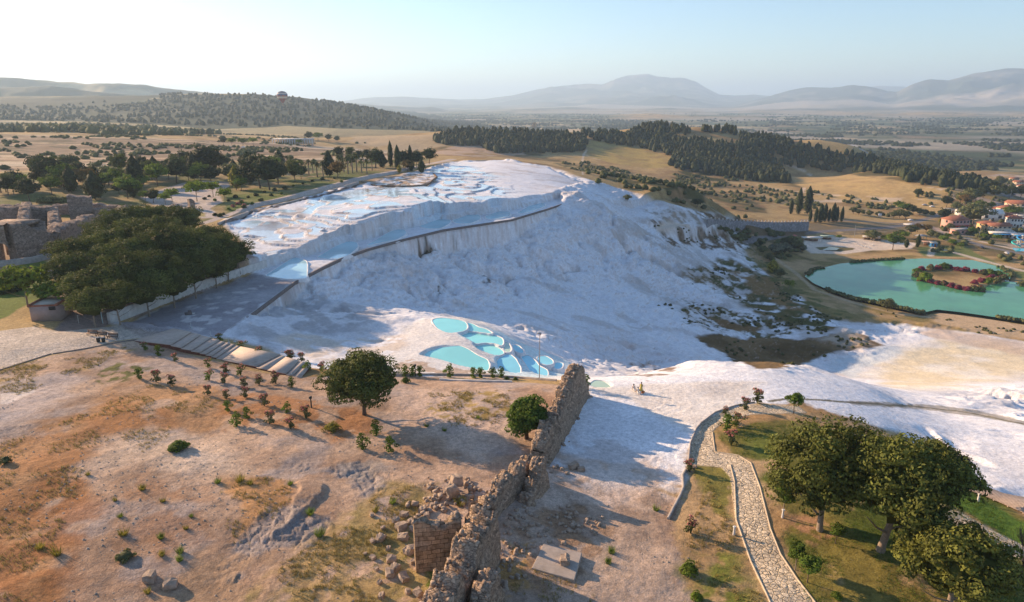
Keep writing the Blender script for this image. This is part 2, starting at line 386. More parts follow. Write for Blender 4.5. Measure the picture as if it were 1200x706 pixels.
# dry ground in front
near = (1-sstep(125, 170, GR))*(1-W_TRAV)
Z = Z+near*(fbm(X, Y, 11, 4, 81)*0.30+fbm(X, Y, 1.6, 3, 82)*0.035)
ROCK = world_poly([(300,600),(330,560),(350,545),(420,540),(455,560),(440,585),(400,600),(378,640),(330,660),(280,690),(250,700),(240,680)])
slk, mk = mask(ROCK, 0.02, 0.012, 0.04, 5)
xk, yk = X[slk], Y[slk]
xw = xk*.8+yk*.6+fbm(xk, yk, 3, 3, 84)*1.1; yw = (yk*.8-xk*.6)+fbm(xk, yk, 3, 3, 86)*1.1
r1, r2, rh = worley(xw, yw*.55, 1.5, 85); s1, s2, sh_ = worley(xw, yw, .55, 87)
ROCKW = sstep(-.25, .2, fbm(xk, yk, 4.5, 4, 88))
Z[slk] = Z[slk]+mk*ROCKW*((rh-.5)*.26+(sh_-.5)*.12-0.12*(1-sstep(.02, .14, r2-r1)))
# the little eroded hollow with a sharp edge
HOL = world_poly([(348,566),(362,563),(380,568),(381,578),(366,592),(352,606),(336,620),(320,632),(318,628),(336,612),(341,600),(343,585),(350,578)])
sl_, m_ = mask(HOL, 0.003, 0.004, 0.02, 9); addz(sl_, m_, 0.32)
dz_ = world_poly([(766,264),(785,260.5),(808,263),(814,268),(792,273.5),(769,271)]); zd = float(np.mean([q[2] for q in dz_]))
sl_, m_ = mask(dz_, 0.006, .002, .02, 12); setz(sl_, m_, zd+.8)
# pond: bowl below the water level
POND_Z = -50.0
POND = world_poly([(943,324),(952,317),(985,309),(1030,305),(1080,303),(1140,305),(1172,313),(1186,322),(1182,330),(1215,333),(1330,345),(1330,392),(1200,377),(1160,371),(1125,366),(1098,363),(1080,367),(1058,362),(1030,356),(1000,350),(975,342),(953,332)], POND_Z)
sl_, m_ = mask(POND, 0.012); Z[sl_] = np.where(m_ > 0, (Z[sl_]*(1-m_)+(POND_Z-2)*m_), Z[sl_])
sl_, m_ = mask(POND, 0.05); Z[sl_] = Z[sl_]+np.clip(m_*2, 0, 1)*(np.clip(Z[sl_], POND_Z-3, POND_Z+0.5)-Z[sl_])
ISLE = world_poly([(1069,322),(1078,316),(1100,313),(1130,316),(1150,321),(1178,324),(1180,331),(1160,335),(1150,341),(1125,340),(1100,334),(1080,330)], POND_Z)
sl_, m_ = mask(ISLE, 0.004); setz(sl_, m_, POND_Z+0.5)

# the flat walkway strip between the cliff foot and its outer kerb
STRIP = [U(*q) for q in dens3(WALK_IN)]+[U(*q) for q in dens3(WALK_OUT)][::-1]
sl_, m_ = mask(STRIP, 0.0022)
d_, s_, t_ = seg_dist(GA[sl_], GL[sl_], [tuple(float(v) for v in lp(np.array(q[0]), np.array(q[1]))) for q in [U(*w_) for w_ in WALK_OUT]])
zo = np.interp(t_*(len(WALK_OUT)-1), np.arange(len(WALK_OUT)), [w_[2] for w_ in WALK_OUT])
STRIPZ = zo+0.35*sstep(0, .03, d_)+fbm(X[sl_], Y[sl_], 3, 3, 77)*0.10+0.12*sstep(.1, .5, fbm(X[sl_]*.5, Y[sl_], 5, 3, 78))
setz(sl_, m_, STRIPZ)
def flatten(poly, z, soft=0.004, wob=0):
    sl_, m_ = mask(poly, soft); setz(sl_, m_, z)
# ---------------------------------------------------------------- pool basins cut into the ledge (water and rims are built later)
POOLS = []   # (name, label, outline, water level, colour key)
def pool(pix, zw, key, label, group, cut=0.5, rim=0.35, drape=1.6):
    W_ = smooth_closed([U(a, b, zw) for a, b in dens(grow(pix), 1.6)], 3)
    sl_, m_ = mask(W_, 0.003)
    big, mb = mask(W_, 0.012)
    Z[big] = np.where(mb > 0.02, np.minimum(Z[big], zw-0.12+2.5*(1-mb)), Z[big])
    setz(sl_, m_, np.minimum(Z[sl_], zw-cut))
    POOLS.append((W_, zw, key, label, group, rim, drape))
def grow(pix, k_=1.05):
    cx_ = sum(q[0] for q in pix)/len(pix); cy_ = sum(q[1] for q in pix)/len(pix)
    return [(cx_+(q[0]-cx_)*k_, cy_+(q[1]-cy_)*k_) for q in pix]
def smooth_closed(pts, it=2):
    p = np.array(pts)
    for _ in range(it): p = 0.25*np.roll(p, 1, 0)+0.5*p+0.25*np.roll(p, -1, 0)
    return [tuple(v) for v in p]
G1 = 'turquoise pools on the ledge'
pool([(506.8,375.7),(513,373.5),(524,373.5),(539,375.7),(546,378.4),(547,385.8),(540.7,388.5),(527.8,390.3),(520.5,388.9),(513,384.8)], -6.9, 'teal', 'rounded turquoise pool at the far upper left end of the cascade', G1, rim=0.26, drape=1.3)
pool([(548,378.4),(555.3,380.3),(560.8,384),(570,385.8),(577.3,391.3),(562.7,389.4),(549,387.6)], -7.25, 'teal', 'thin bright pool sliver just right of the uppermost turquoise pool', G1, rim=0.26, drape=1.3)
pool([(538,393),(548,389.6),(562.7,390.9),(577.3,393),(588,396.8),(589,400.4),(587.6,406),(581,402.6),(568,401.6),(557,403),(551.7,399.5),(544.3,396.8)], -7.6, 'teal', 'broad turquoise pool in the middle of the cascade below the thin sliver', G1, rim=0.26, drape=1.3)
pool([(590.4,400),(595.7,402.6),(599.2,408.7),(597.6,413),(592.6,412.6),(589.6,406.8)], -8.0, 'green', 'small milky pool on the outer rim right of the broad middle pool', G1, rim=0.26, drape=1.3)
pool([(555.3,407),(562.7,404.4),(577.3,404.4),(587.3,410),(591,414.2),(584.7,416.5),(573.7,415.6),(562.7,412.9)], -8.0, 'teal', 'small oval turquoise pool enclosed by pale rims near cascade centre', G1, rim=0.26, drape=1.3)
pool([(494.8,419.7),(504,412.3),(518.7,407.8),(538.8,406),(548,409.6),(559,417),(570,421.5),(572.2,428.8),(571,434.3),(559,433.4),(538.8,430.7),(520.5,425.2)], -6.6, 'teal', 'largest turquoise pool, lying closest to the shrub row on the ledge', G1, rim=0.26, drape=1.3)
pool([(582.5,423.3),(588.3,417.8),(597.5,415.6),(604.2,421.5),(609.3,430.7),(609.7,437),(603,441),(592,439.8),(584.7,434.3)], -8.3, 'blue', 'pale blue pool with a shaded left half right of the largest pool', G1, rim=0.26, drape=1.3)
pool([(600.3,404.6),(608.5,405.4),(614.4,413.6),(610.3,414.4),(602.6,410.8)], -9.2, 'blue', 'small deep blue pool tucked below the upper rim on the cascade right', G1, rim=0.26, drape=1.3)
pool([(610.9,418.4),(619.5,416.8),(628,423.8),(631.6,429.3),(641.4,433.8),(641.4,441),(630.5,440),(621.6,435.4),(616.4,427)], -9.7, 'blue', 'long blue pool crossed by the lamp post', G1, rim=0.26, drape=1.3)
pool([(629.9,418.2),(639.7,417.6),(647.8,422.6),(648.6,426.6),(641.2,428),(631.2,425.4)], -10.1, 'blue', 'round blue pool just right of the lamp post', G1, rim=0.26, drape=1.3)
pool([(646.6,429),(652.5,424.9),(660,425.6),(659.2,430.3),(654.3,433.7)], -10.7, 'blue', 'lowest small blue pool touching the tip of the ruined wall', G1, rim=0.26, drape=1.3)
G2 = 'pools along the walkway'
pool([(312,323),(345,302),(359,307),(359,326),(345,327),(330,326)], -2.5, 'pale', 'pale blue pool at the near left end of the walkway row', G2, rim=0.22, drape=0.5)
pool([(372,302),(392,290),(408,283),(418,285),(419,290),(408,299),(396,303),(384,303)], -2.9, 'pale', 'half shaded pale pool second along the walkway row', G2, rim=0.22, drape=0.5)
pool([(430,288),(455,273),(466,269),(475,270),(475,275),(464,281),(448,284)], -3.2, 'pale', 'pointed pale pool third along the walkway row', G2, rim=0.22, drape=0.5)
pool([(492,265),(515,257),(528,258),(527,262),(515,268),(500,268)], -3.6, 'pale', 'blue pool fourth along the walkway row below the travertine cliff', G2, rim=0.22, drape=0.5)
pool([(530,259),(548,252),(562,252),(563,257),(550,262),(536,262)], -3.9, 'pale', 'small blue pool fifth along the walkway row', G2, rim=0.22, drape=0.5)
pool([(568,254),(585,248),(597,248),(598,253),(585,256),(572,257)], -4.3, 'pale', 'small pale pool sixth along the walkway row', G2, rim=0.22, drape=0.5)
pool([(606,250),(622,241),(636,238),(640,241),(628,246),(614,250)], -4.7, 'pale', 'bright narrow pool at the far end of the walkway row', G2, rim=0.22, drape=0.5)
pool([(690,452),(697,446),(707,447),(717,454),(712,457),(700,457)], -2.9, 'green', 'pale green shallow pool right of the ruined wall tip', 'turquoise pools on the ledge', rim=0.2, drape=.5)
POND_G = [(944,324),(955,318)]

# ---------------------------------------------------------------- albedo of the ground, painted as material zones on the sheet
C = np.empty(Z.shape+(3,))
def setc(sl_, m_, c):
    C[sl_] = C[sl_]*(1-m_[..., None])+np.array(c)*m_[..., None]
def paint(pix, c, soft=0.004, wob=0.006, wscale=0.03, seed=0, cov=None, cs=6, op=1.0, rr=None, c2=None):
    sl_, m_ = mask(world_poly(pix), soft, wob, wscale, seed)
    if m_.size == 0: return sl_, m_
    if cov is not None:
        n = fbm(X[sl_], Y[sl_], cs, 5, seed+7); m_ = m_*sstep(cov-0.12, cov+0.12, n*0.5+0.5)
    if rr: m_ = m_*(GR[sl_] > rr[0])*(GR[sl_] < rr[1])
    m_ = m_*op
    if c2 is None: setc(sl_, m_, c)
    else:
        k = sstep(-.5, .5, fbm(X[sl_], Y[sl_], cs*2, 4, seed+11))[..., None]
        cc = np.array(c)*(1-k)+np.array(c2)*k
        C[sl_] = C[sl_]*(1-m_[..., None])+cc*m_[..., None]
    return sl_, m_
def pline(pix, c, width, soft=0.0015, wob=0.0, op=1.0, seed=0):
    sl_, m_ = mask(world_poly(pix, closed=False), soft, wob, 0.02, seed, line=True, width=width); setc(sl_, m_*op, c)
    return sl_, m_
n_big = fbm(X, Y, 220, 4, 101); n_mid = fbm(X, Y, 35, 4, 102); n_sm = fbm(X, Y, 5, 4, 103)
gold = np.array((0.42, 0.29, 0.13)); ochre = np.array((0.30, 0.19, 0.085)); olive = np.array((0.075, 0.075, 0.028)); pinkd = np.array((0.40, 0.28, 0.19))
k = sstep(-.4, .5, n_mid+0.4*n_sm)[..., None]
C[:] = gold*(1-k)+ochre*k
k = sstep(0.15, 0.5, n_big*0.5+n_mid*0.5)[..., None]*0.8
C[:] = C*(1-k)+olive*k
# far: wooded slopes with clearings on the left, crop strips on the plain
hl = (sstep(1250, 1600, GR)*(1-sstep(R(-3), R(3), GA)))
wood = np.array((0.030, 0.040, 0.020)); clear = np.array((0.33, 0.27, 0.14)); grn = np.array((0.12, 0.14, 0.05))
kk = sstep(-0.25, 0.1, fbm(X, Y*0.45, 380, 5, 105)+0.25*sstep(2100, 2500, GR)+0.5*sstep(60, 150, Z))[..., None]
cf = clear*(0.8+0.4*_hash(np.floor(X/190), np.floor(Y/320), 106))[..., None]
cf = cf*(1-kk)+wood*kk
C[:] = C*(1-hl[..., None])+cf*hl[..., None]
pl = sstep(1250, 1500, GR)*sstep(R(-14), R(-8), GA)*(1-sstep(-76, -60, Z))
rot = 0.35; xr_ = X*math.cos(rot)-Y*math.sin(rot); yr_ = X*math.sin(rot)+Y*math.cos(rot)
w1, w2, hid = worley(xr_+fbm(X, Y, 300, 2, 107)*40, yr_*0.62, 190, 108, 0.95)
v1, v2, hid2 = worley(xr_*0.7, yr_, 75, 109, 0.95)
pal = np.array([(0.045, 0.065, 0.022), (0.06, 0.085, 0.03), (0.10, 0.11, 0.04), (0.035, 0.05, 0.02), (0.36, 0.27, 0.14), (0.09, 0.10, 0.045), (0.22, 0.15, 0.09), (0.05, 0.075, 0.03), (0.42, 0.34, 0.2), (0.07, 0.09, 0.03)])
ci = pal[(hid*9.99).astype(int)]; ci2 = pal[(hid2*9.99).astype(int)]
cpn = ci*0.55+ci2*0.45
cpn = np.where((((w2-w1) < 0.05) | ((v2-v1) < .04))[..., None], np.array((0.03, 0.04, 0.015)), cpn)
kt = sstep(0.55, 0.8, fbm(X, Y, 700, 3, 110)*0.5+0.5+0.15*sstep(6000, 9000, GR))[..., None]
cpn = cpn*(1-kt*0.6)+np.array((0.42, 0.36, 0.30))*kt*0.6
C[:] = C*(1-pl[..., None])+cpn*pl[..., None]
mt2 = sstep(6500, 8500, GR)*sstep(-78, -40, Z)
k = sstep(0.0, 0.5, fbm(X, Y, 500, 5, 111))[..., None]
k = k*.55; cm = np.array((0.065, 0.08, 0.055))*(1-k)+np.array((0.30, 0.26, 0.21))*k
kb = (sstep(9000, 10000, GR)*(1-sstep(11000, 11500, GR)))[..., None]
cm = cm*(1-kb*.7)+np.array((0.48, 0.40, 0.32))*kb*.7
kp = sstep(560, 800, Z)[..., None]*sstep(-.2, .4, fbm(X, Y, 900, 4, 112))[..., None]
cm = cm*(1-kp*.8)+np.array((0.6, 0.55, 0.5))*kp*.8
C[:] = C*(1-mt2[..., None])+cm*mt2[..., None]
WHITE = (0.80, 0.80, 0.82)
# whole travertine body
k = sstep(-.1, .7, fbm(X, Y, 22, 5, 121))[..., None]*0.35
wc = np.array(WHITE)*(1-k)+np.array((0.56, 0.53, 0.53))*k
k = sstep(.25, .7, fbm(X*0.6, Y, 9, 5, 122))[..., None]*0.5*sstep(130, 200, GR)[..., None]
wc = wc*(1-k)+np.array((0.52, 0.46, 0.42))*k
kw = (WET*(.55+.45*sstep(-.2, .5, fbm(X, Y, 30, 3, 123))))[..., None]*.8
wc = wc*(1-kw)+np.array((0.47, 0.68, 0.78))*kw
kr = RIS[..., None]*.75  # brown-grey riser stain, with the steps' shadowed side painted into the albedo
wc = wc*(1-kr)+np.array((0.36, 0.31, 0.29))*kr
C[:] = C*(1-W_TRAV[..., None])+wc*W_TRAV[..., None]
# ---- left plateau
paint([(-150,136),(-60,130),(60,128),(130,120),(200,111),(300,111),(400,121),(500,134),(592,151),(560,157),(480,153),(400,151),(340,148),(300,150),(250,152),(180,146),(100,143),(0,141),(-150,146)], (.030,.042,.020), 0.003, 0.004, 0.02, 140, c2=(.045,.058,.026), cs=90, cov=.08)
paint([(-150,146),(0,143),(100,146),(200,152),(260,156),(150,158),(0,154),(-150,156)], (.05,.06,.028), 0.003, 0.004, 0.02, 141, c2=(.10,.10,.04), cs=40, cov=.3)
paint([(420,160),(520,158),(600,156),(560,166),(480,178),(400,178)], (.42,.31,.18), 0.003, 0.004, 0.02, 142, cov=.35, cs=40)
paint([(-150,165),(0,163),(120,163),(230,168),(330,172),(380,180),(330,190),(230,186),(120,190),(0,200),(-150,210)], (0.50,0.37,0.20), 0.01, 0.01, 0.05, 1, cov=.35, cs=30, c2=(.42,.28,.17))
paint([(-150,215),(0,205),(100,195),(250,188),(330,195),(420,190),(500,186),(505,192),(420,210),(330,233),(262,254),(240,262),(150,262),(0,250),(-150,260)], (.30,.22,.11), 0.006, 0.006, 0.03, 2, c2=(.12,.13,.04))
paint([(-150,158),(0,156),(200,162),(330,168),(420,175),(500,182),(420,190),(250,188),(100,195),(-150,205)], (.17,.115,.065), 0.01, 0.01, 0.05, 145, op=0.0)
sl_, m_ = mask(world_poly([(-150,160),(0,158),(200,163),(330,168),(420,175),(500,182),(420,190),(250,188),(100,197),(-150,206)]), .02)
n_ = fbm(X[sl_]*.16+Y[sl_]*.05, Y[sl_], 26, 5, 146)
setc(sl_, m_*.7, (.40,.28,.185)); setc(sl_, m_*sstep(-.05, .12, n_)*.8, (.19,.13,.085)); n2_ = fbm(X[sl_]*.5, Y[sl_], 9, 4, 147); setc(sl_, m_*sstep(.25, .4, n2_)*.8, (.10,.085,.045)); setc(sl_, m_*sstep(.2, .5, -n_)*.7, (.55,.44,.31))
PLAZA = (0.47,0.40,0.35)
paint([(190,222),(215,214),(240,212),(275,214),(262,222),(255,226),(262,237),(245,244),(262,256),(238,256),(215,246),(180,240),(165,232)], PLAZA, 0.002, 0.002, 0.02, 3)
paint([(205,248),(225,245),(240,250),(238,255),(215,254)], (.30,.25,.10), 0.002)
paint([(265,228),(310,218),(330,222),(345,228),(300,242),(268,250),(262,240)], (0.10,0.13,0.03), 0.003, 0.003, 0.01, 4, c2=(.22,.2,.08))
paint([(330,212),(400,204),(440,205),(400,215),(350,226)], (0.12,0.14,0.04), 0.003, 0.003, 0.01, 5, cov=.4, cs=9)
pline([(238,262),(262,254),(300,240),(340,230),(380,220),(420,209),(465,200),(505,192),(530,187)], (.50,.42,.36), 0.006)
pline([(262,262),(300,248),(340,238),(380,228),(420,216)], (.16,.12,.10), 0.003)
# bath ruins ground
paint([(-150,262),(0,250),(60,255),(60,300),(0,310),(-150,330)], (.30,.22,.16), 0.004, seed=6)
paint([(-150,330),(0,318),(50,305),(60,315),(60,345),(0,375),(-150,400)], (0.13,0.17,0.03), 0.003, seed=7, c2=(.07,.10,.02))
pline([(-60,345),(0,333),(40,325),(60,318)], (.42,.36,.32), 0.006)
paint([(62,350),(85,330),(190,335),(290,298),(305,312),(250,333),(200,352),(140,372),(120,384),(70,392)], (.27,.20,.165), 0.003, seed=8)
# paved terrace in front of the kiosk
PAVE = [(-150,420),(0,388),(40,383),(70,389),(120,384),(145,381),(200,386),(230,392),(212,402),(160,397),(135,400),(100,408),(60,415),(0,434),(-150,480)]
W_PAVE = np.zeros(Z.shape)
sl_, m_ = paint(PAVE, (.60,.51,.42), 0.002, 0.001, 0.02, 9); W_PAVE[sl_] = np.maximum(W_PAVE[sl_], m_*.6)
paint([(140,381),(172,377),(215,388),(205,397),(165,396)], (.46,.37,.31), 0.003, seed=10)
# dry walkway flat, grey-mauve travertine
paint([(145,382),(200,356),(250,338),(300,320),(318,326),(345,330),(300,362),(268,386),(255,396),(215,392)], (.40,.37,.38), 0.004, 0.006, 0.02, 11, op=.85, c2=(.27,.24,.25))
paint([(200,372),(240,350),(285,336),(310,333),(300,350),(270,372),(230,388)], (.62,.58,.56), 0.003, 0.01, 0.02, 12, cov=.58, cs=2)
paint([(270,392),(300,368),(340,345),(380,350),(440,365),(440,385),(380,392),(310,400),(330,415),(300,405)], (.42,.40,.40), 0.02, 0.02, 0.04, 13, cov=.42, cs=4, op=.8)
paint([(320,398),(360,390),(400,400),(450,395),(490,385),(500,400),(470,425),(400,425),(350,415)], (.66,.58,.50), 0.01, 0.01, 0.04, 14, cov=.4, cs=3)
paint([(470,383),(500,374),(560,372),(600,395),(650,420),(680,445),(640,445),(560,440),(470,436),(440,425),(480,405)], (.80,.76,.71), 0.008, 0.004, 0.04, 15)
paint([(545,377),(590,391),(606,401),(640,413),(672,426),(668,439),(640,443),(600,444),(577,441),(580,420),(556,404),(536,394)], (.66,.80,.81), 0.004, 0.003, 0.02, 151, op=.85)
paint([(460,430),(480,422),(560,436),(600,441),(600,446),(470,441)], (.55,.42,.32), 0.004, 0.006, 0.02, 16, cov=.45, cs=1.5)
# upper terraces: bare stained strip above the cliff
paint([(310,312),(345,296),(430,262),(475,248),(460,240),(400,262),(330,290),(300,298)], (.70,.63,.58), 0.006, 0.006, 0.03, 17, op=.7)
paint([(285,270),(310,255),(350,243),(360,262),(330,285),(298,292)], (.44,.42,.41), 0.01, 0.01, 0.03, 18, cov=.5, cs=6)
paint([(425,210),(465,205),(505,203),(512,212),(470,222),(430,226)], (.36,.27,.19), 0.005, 0.012, 0.03, 19, cov=.48, cs=3)
for pts in ([(492,284),(500,280),(506,288),(500,298),(493,302)], [(500,282),(509,283),(507,292),(501,291)], [(529,286),(536,287),(534,294),(529,292)], [(568,324),(573,324),(572,333),(568,330)], [(513,335),(517,336),(516,346),(513,344)], [(544,275),(548,277),(546,281),(543,279)]):
    paint(pts, (.05,.04,.02), 0.002, 0.006, 0.01, 20)
# right flank: dirty, scrubby
paint([(700,250),(760,262),(830,300),(900,330),(960,370),(1000,400),(930,405),(860,390),(800,370),(760,340),(720,300)], (.50,.46,.43), 0.02, 0.02, 0.05, 21, cov=.55, cs=7, op=.7)
BR = (.115,.075,.03)
paint([(812,394),(840,392),(880,398),(905,396),(950,398),(985,388),(1012,392),(1032,404),(1000,410),(965,418),(925,432),(885,432),(850,417)], BR, 0.004, 0.008, 0.03, 22, c2=(.20,.13,.06))
paint([(800,322),(840,312),(862,306),(890,322),(940,352),(985,370),(990,385),(940,388),(890,372),(840,342)], (.17,.12,.045), 0.006, 0.012, 0.03, 23, cov=.43, cs=5, c2=(.08,.085,.025))
paint([(862,318),(905,325),(930,350),(960,368),(925,365),(880,345)], (.24,.15,.06), 0.006, 0.012, 0.03, 24, cov=.33, cs=6)
paint([(800,352),(850,360),(900,372),(940,385),(900,398),(850,388),(800,378)], (.12,.10,.035), 0.004, 0.012, 0.02, 25, cov=.56, cs=2.2)
paint([(830,372),(870,380),(895,386),(885,391),(850,385)], (.20,.12,.05), 0.004, 0.006, 0.02, 26)
paint([(760,265),(790,262),(840,268),(880,290),(870,300),(830,290),(790,290)], (.13,.09,.05), 0.004, 0.012, 0.02, 27, cov=.5, cs=4)
paint([(756,246),(800,245),(850,254),(870,262),(880,270),(840,262),(790,258)], (.33,.28,.22), 0.004, 0.012, 0.02, 28, cov=.45, cs=3)
paint([(768,263),(785,260),(808,263),(808,269),(785,273),(770,270)], (.66,.55,.44), 0.003, 0.002, 0.02, 29)
# banks of the pond
paint([(835,268),(870,270),(935,276),(945,284),(935,296),(900,300),(878,288),(850,276)], (.075,.075,.03), 0.004, 0.008, 0.02, 150, cov=.3, cs=7, c2=(.16,.12,.05))
BANK = (.42,.28,.14)
paint([(868,290),(900,285),(935,300),(950,306),(1000,300),(1100,298),(1180,302),(1220,320),(1240,335),(1190,322),(1140,303),(1030,303),(955,315),(943,325),(970,345),(1050,362),(1200,380),(1330,395),(1330,410),(1200,400),(1130,388),(1060,382),(1005,378),(960,365),(925,342),(895,318)], BANK, 0.004, 0.006, 0.03, 30, c2=(.22,.17,.06))
paint([(870,296),(905,308),(935,338),(965,357),(1010,372),(980,378),(940,362),(900,335)], (.12,.12,.035), 0.004, 0.012, 0.02, 31, cov=.52, cs=4)
paint([(1095,365),(1150,372),(1220,385),(1220,400),(1150,392),(1100,380)], (.50,.36,.22), 0.004, 0.006, 0.02, 32)
paint([(960,398),(1000,385),(1020,402),(990,408)], (.62,.52,.42), 0.01, 0.006, 0.02, 33, op=.6)
pline([(905,300),(935,322),(955,340),(1000,355),(1050,368),(1090,372)], (.45,.34,.22), 0.004, op=.7)
# basin of the outflow
paint([(1010,428),(1040,410),(1100,398),(1160,398),(1230,410),(1230,440),(1150,446),(1105,458),(1060,458),(1025,448)], (.72,.60,.38), 0.02, 0.02, 0.05, 34, op=.85, c2=(.80,.74,.62))
paint([(1090,380),(1140,392),(1200,400),(1250,412),(1200,418),(1130,404),(1080,392)], (.56,.43,.33), 0.01, 0.01, 0.03, 35, op=.8)
paint([(960,428),(1000,418),(1045,404),(1060,415),(1010,432),(1000,444)], (.60,.66,.68), 0.006, 0.006, 0.03, 36, op=.7)
# valley floor under the ridge, brown stains
paint([(735,430),(760,424),(790,432),(802,441),(760,446),(740,440)], (.30,.22,.17), 0.006, 0.012, 0.02, 37, cov=.5, cs=4)
paint([(990,470),(1040,472),(1100,475),(1150,482),(1210,496),(1210,500),(1150,489),(1080,480),(1000,475)], (.30,.26,.20), 0.002, 0.003, 0.01, 38, op=.75)
pline([(900,470),(930,468),(960,469),(990,471),(1030,474),(1080,477),(1130,483),(1200,497),(1260,512)], (.20,.18,.13), 0.0035, 0.001, 0.003, seed=39)
# white strip in front of the ridge, slightly warm
paint([(690,455),(760,450),(830,447),(900,448),(870,470),(830,490),(812,510),(790,500),(740,470)], (.80,.74,.66), 0.01, 0.008, 0.03, 40, op=.8, c2=(.66,.58,.50))
paint([(640,545),(660,500),(720,520),(800,550),(800,590),(720,575)], (.55,.49,.46), 0.02, 0.02, 0.04, 41, cov=.42, cs=4, op=.7)
# ---- the dry hill in front
DIRT1, DIRT2 = np.array((.48,.335,.235)), np.array((.34,.22,.145))
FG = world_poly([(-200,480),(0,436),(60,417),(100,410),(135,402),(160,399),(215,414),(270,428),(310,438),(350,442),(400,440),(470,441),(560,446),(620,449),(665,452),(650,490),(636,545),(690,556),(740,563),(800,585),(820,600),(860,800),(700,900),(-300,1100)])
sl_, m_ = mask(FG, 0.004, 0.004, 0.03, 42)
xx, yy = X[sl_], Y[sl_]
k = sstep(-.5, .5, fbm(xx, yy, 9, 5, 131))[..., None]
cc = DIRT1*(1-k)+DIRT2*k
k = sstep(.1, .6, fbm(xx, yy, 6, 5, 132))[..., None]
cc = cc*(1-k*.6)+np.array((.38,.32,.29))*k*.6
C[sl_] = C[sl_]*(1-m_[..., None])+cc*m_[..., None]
RUST = (.36,.165,.06)
paint([(-200,640),(0,520),(60,500),(110,470),(180,450),(250,455),(270,480),(240,520),(180,510),(110,520),(80,580),(60,640),(80,720),(-200,900)], RUST, 0.02, 0.03, 0.06, 43, op=.9, c2=(.44,.25,.12), cov=.3, cs=5)
paint([(0,600),(60,560),(120,560),(110,640),(60,720),(-60,740)], (.30,.125,.045), 0.03, 0.03, 0.05, 44, op=.75, cov=.45, cs=4)
paint([(130,575),(200,560),(240,590),(230,640),(200,660),(150,640)], (.32,.17,.09), 0.02, 0.03, 0.04, 45, op=.7, cov=.4, cs=3)
paint([(255,560),(330,560),(345,580),(340,610),(315,635),(270,640),(285,600)], (.45,.24,.10), 0.01, 0.012, 0.03, 46, op=.9)
paint([(110,520),(180,505),(260,520),(280,560),(220,560),(160,545),(120,545)], (.62,.48,.36), 0.03, 0.02, 0.06, 47, op=.7)
paint([(0,430),(60,420),(120,408),(150,408),(110,432),(60,445),(0,480),(-40,470)], (.36,.24,.11), 0.008, 0.02, 0.03, 48, cov=.5, cs=3)
paint([(0,450),(80,435),(110,445),(70,475),(0,500),(-60,500)], (.45,.38,.35), 0.02, 0.02, 0.03, 49, op=.7)
paint([(110,438),(150,425),(180,432),(150,445),(120,450)], (.12,.12,.035), 0.004, 0.012, 0.02, 50, cov=.5, cs=1.2)
paint([(250,470),(300,460),(420,480),(450,510),(400,520),(330,500),(270,500)], (.36,.17,.07), 0.01, 0.02, 0.03, 51, op=.85, cov=.38, cs=3)
paint([(460,455),(600,460),(610,500),(560,545),(480,500),(450,475)], (.56,.42,.33), 0.02, 0.02, 0.04, 52, op=.7)
paint([(535,462),(580,458),(600,470),(590,490),(560,490),(540,475)], (.36,.25,.09), 0.006, 0.014, 0.02, 53, cov=.5, cs=1.6)
paint([(500,475),(540,470),(560,490),(530,500),(510,490)], (.36,.26,.10), 0.006, 0.014, 0.02, 54, cov=.58, cs=1.2)
sl_, m_ = mask(ROCK, 0.01, 0.012, 0.04, 5)
mk_ = np.zeros(Z.shape); mk_[slk] = mk*ROCKW; setc(sl_, m_*.85*mk_[sl_], (.27,.235,.22))
paint([(400,545),(440,535),(455,548),(440,565),(410,565)], (.27,.24,.22), 0.01, 0.02, 0.03, 55, op=.8)
paint([(330,660),(400,620),(440,580),(480,560),(520,560),(500,600),(490,650),(530,720),(420,760),(300,740),(280,720)], (.40,.27,.12), 0.02, 0.03, 0.05, 56, cov=.36, cs=3, c2=(.24,.19,.07))
paint([(400,700),(460,640),(490,640),(510,680),(480,740),(400,740)], (.42,.30,.12), 0.02, 0.02, 0.03, 57, cov=.42, cs=2)
paint([(495,670),(530,668),(525,690),(500,695)], (.14,.17,.03), 0.006, 0.012, 0.02, 58)
paint([(230,650),(330,655),(420,700),(380,760),(240,760),(180,720)], (.37,.24,.14), 0.03, 0.03, 0.05, 59, op=.6, cov=.4, cs=5)
paint([(0,462),(38,456),(42,459),(8,474),(0,474)], (.60,.52,.46), 0.0015, 0.001, seed=60)
# below the wall
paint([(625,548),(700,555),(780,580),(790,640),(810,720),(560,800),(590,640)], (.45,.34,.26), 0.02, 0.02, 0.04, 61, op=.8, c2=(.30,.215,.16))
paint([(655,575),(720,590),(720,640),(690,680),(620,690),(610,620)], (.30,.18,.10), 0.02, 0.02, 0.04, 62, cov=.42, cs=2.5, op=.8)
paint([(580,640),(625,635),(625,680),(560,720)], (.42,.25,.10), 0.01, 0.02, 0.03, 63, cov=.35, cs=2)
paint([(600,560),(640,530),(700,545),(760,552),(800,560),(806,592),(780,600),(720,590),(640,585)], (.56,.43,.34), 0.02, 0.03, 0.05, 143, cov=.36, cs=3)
paint([(600,545),(650,532),(700,540),(760,545),(800,560),(800,575),(700,566),(640,560)], (.62,.53,.47), 0.02, 0.03, 0.05, 144, cov=.5, cs=2)
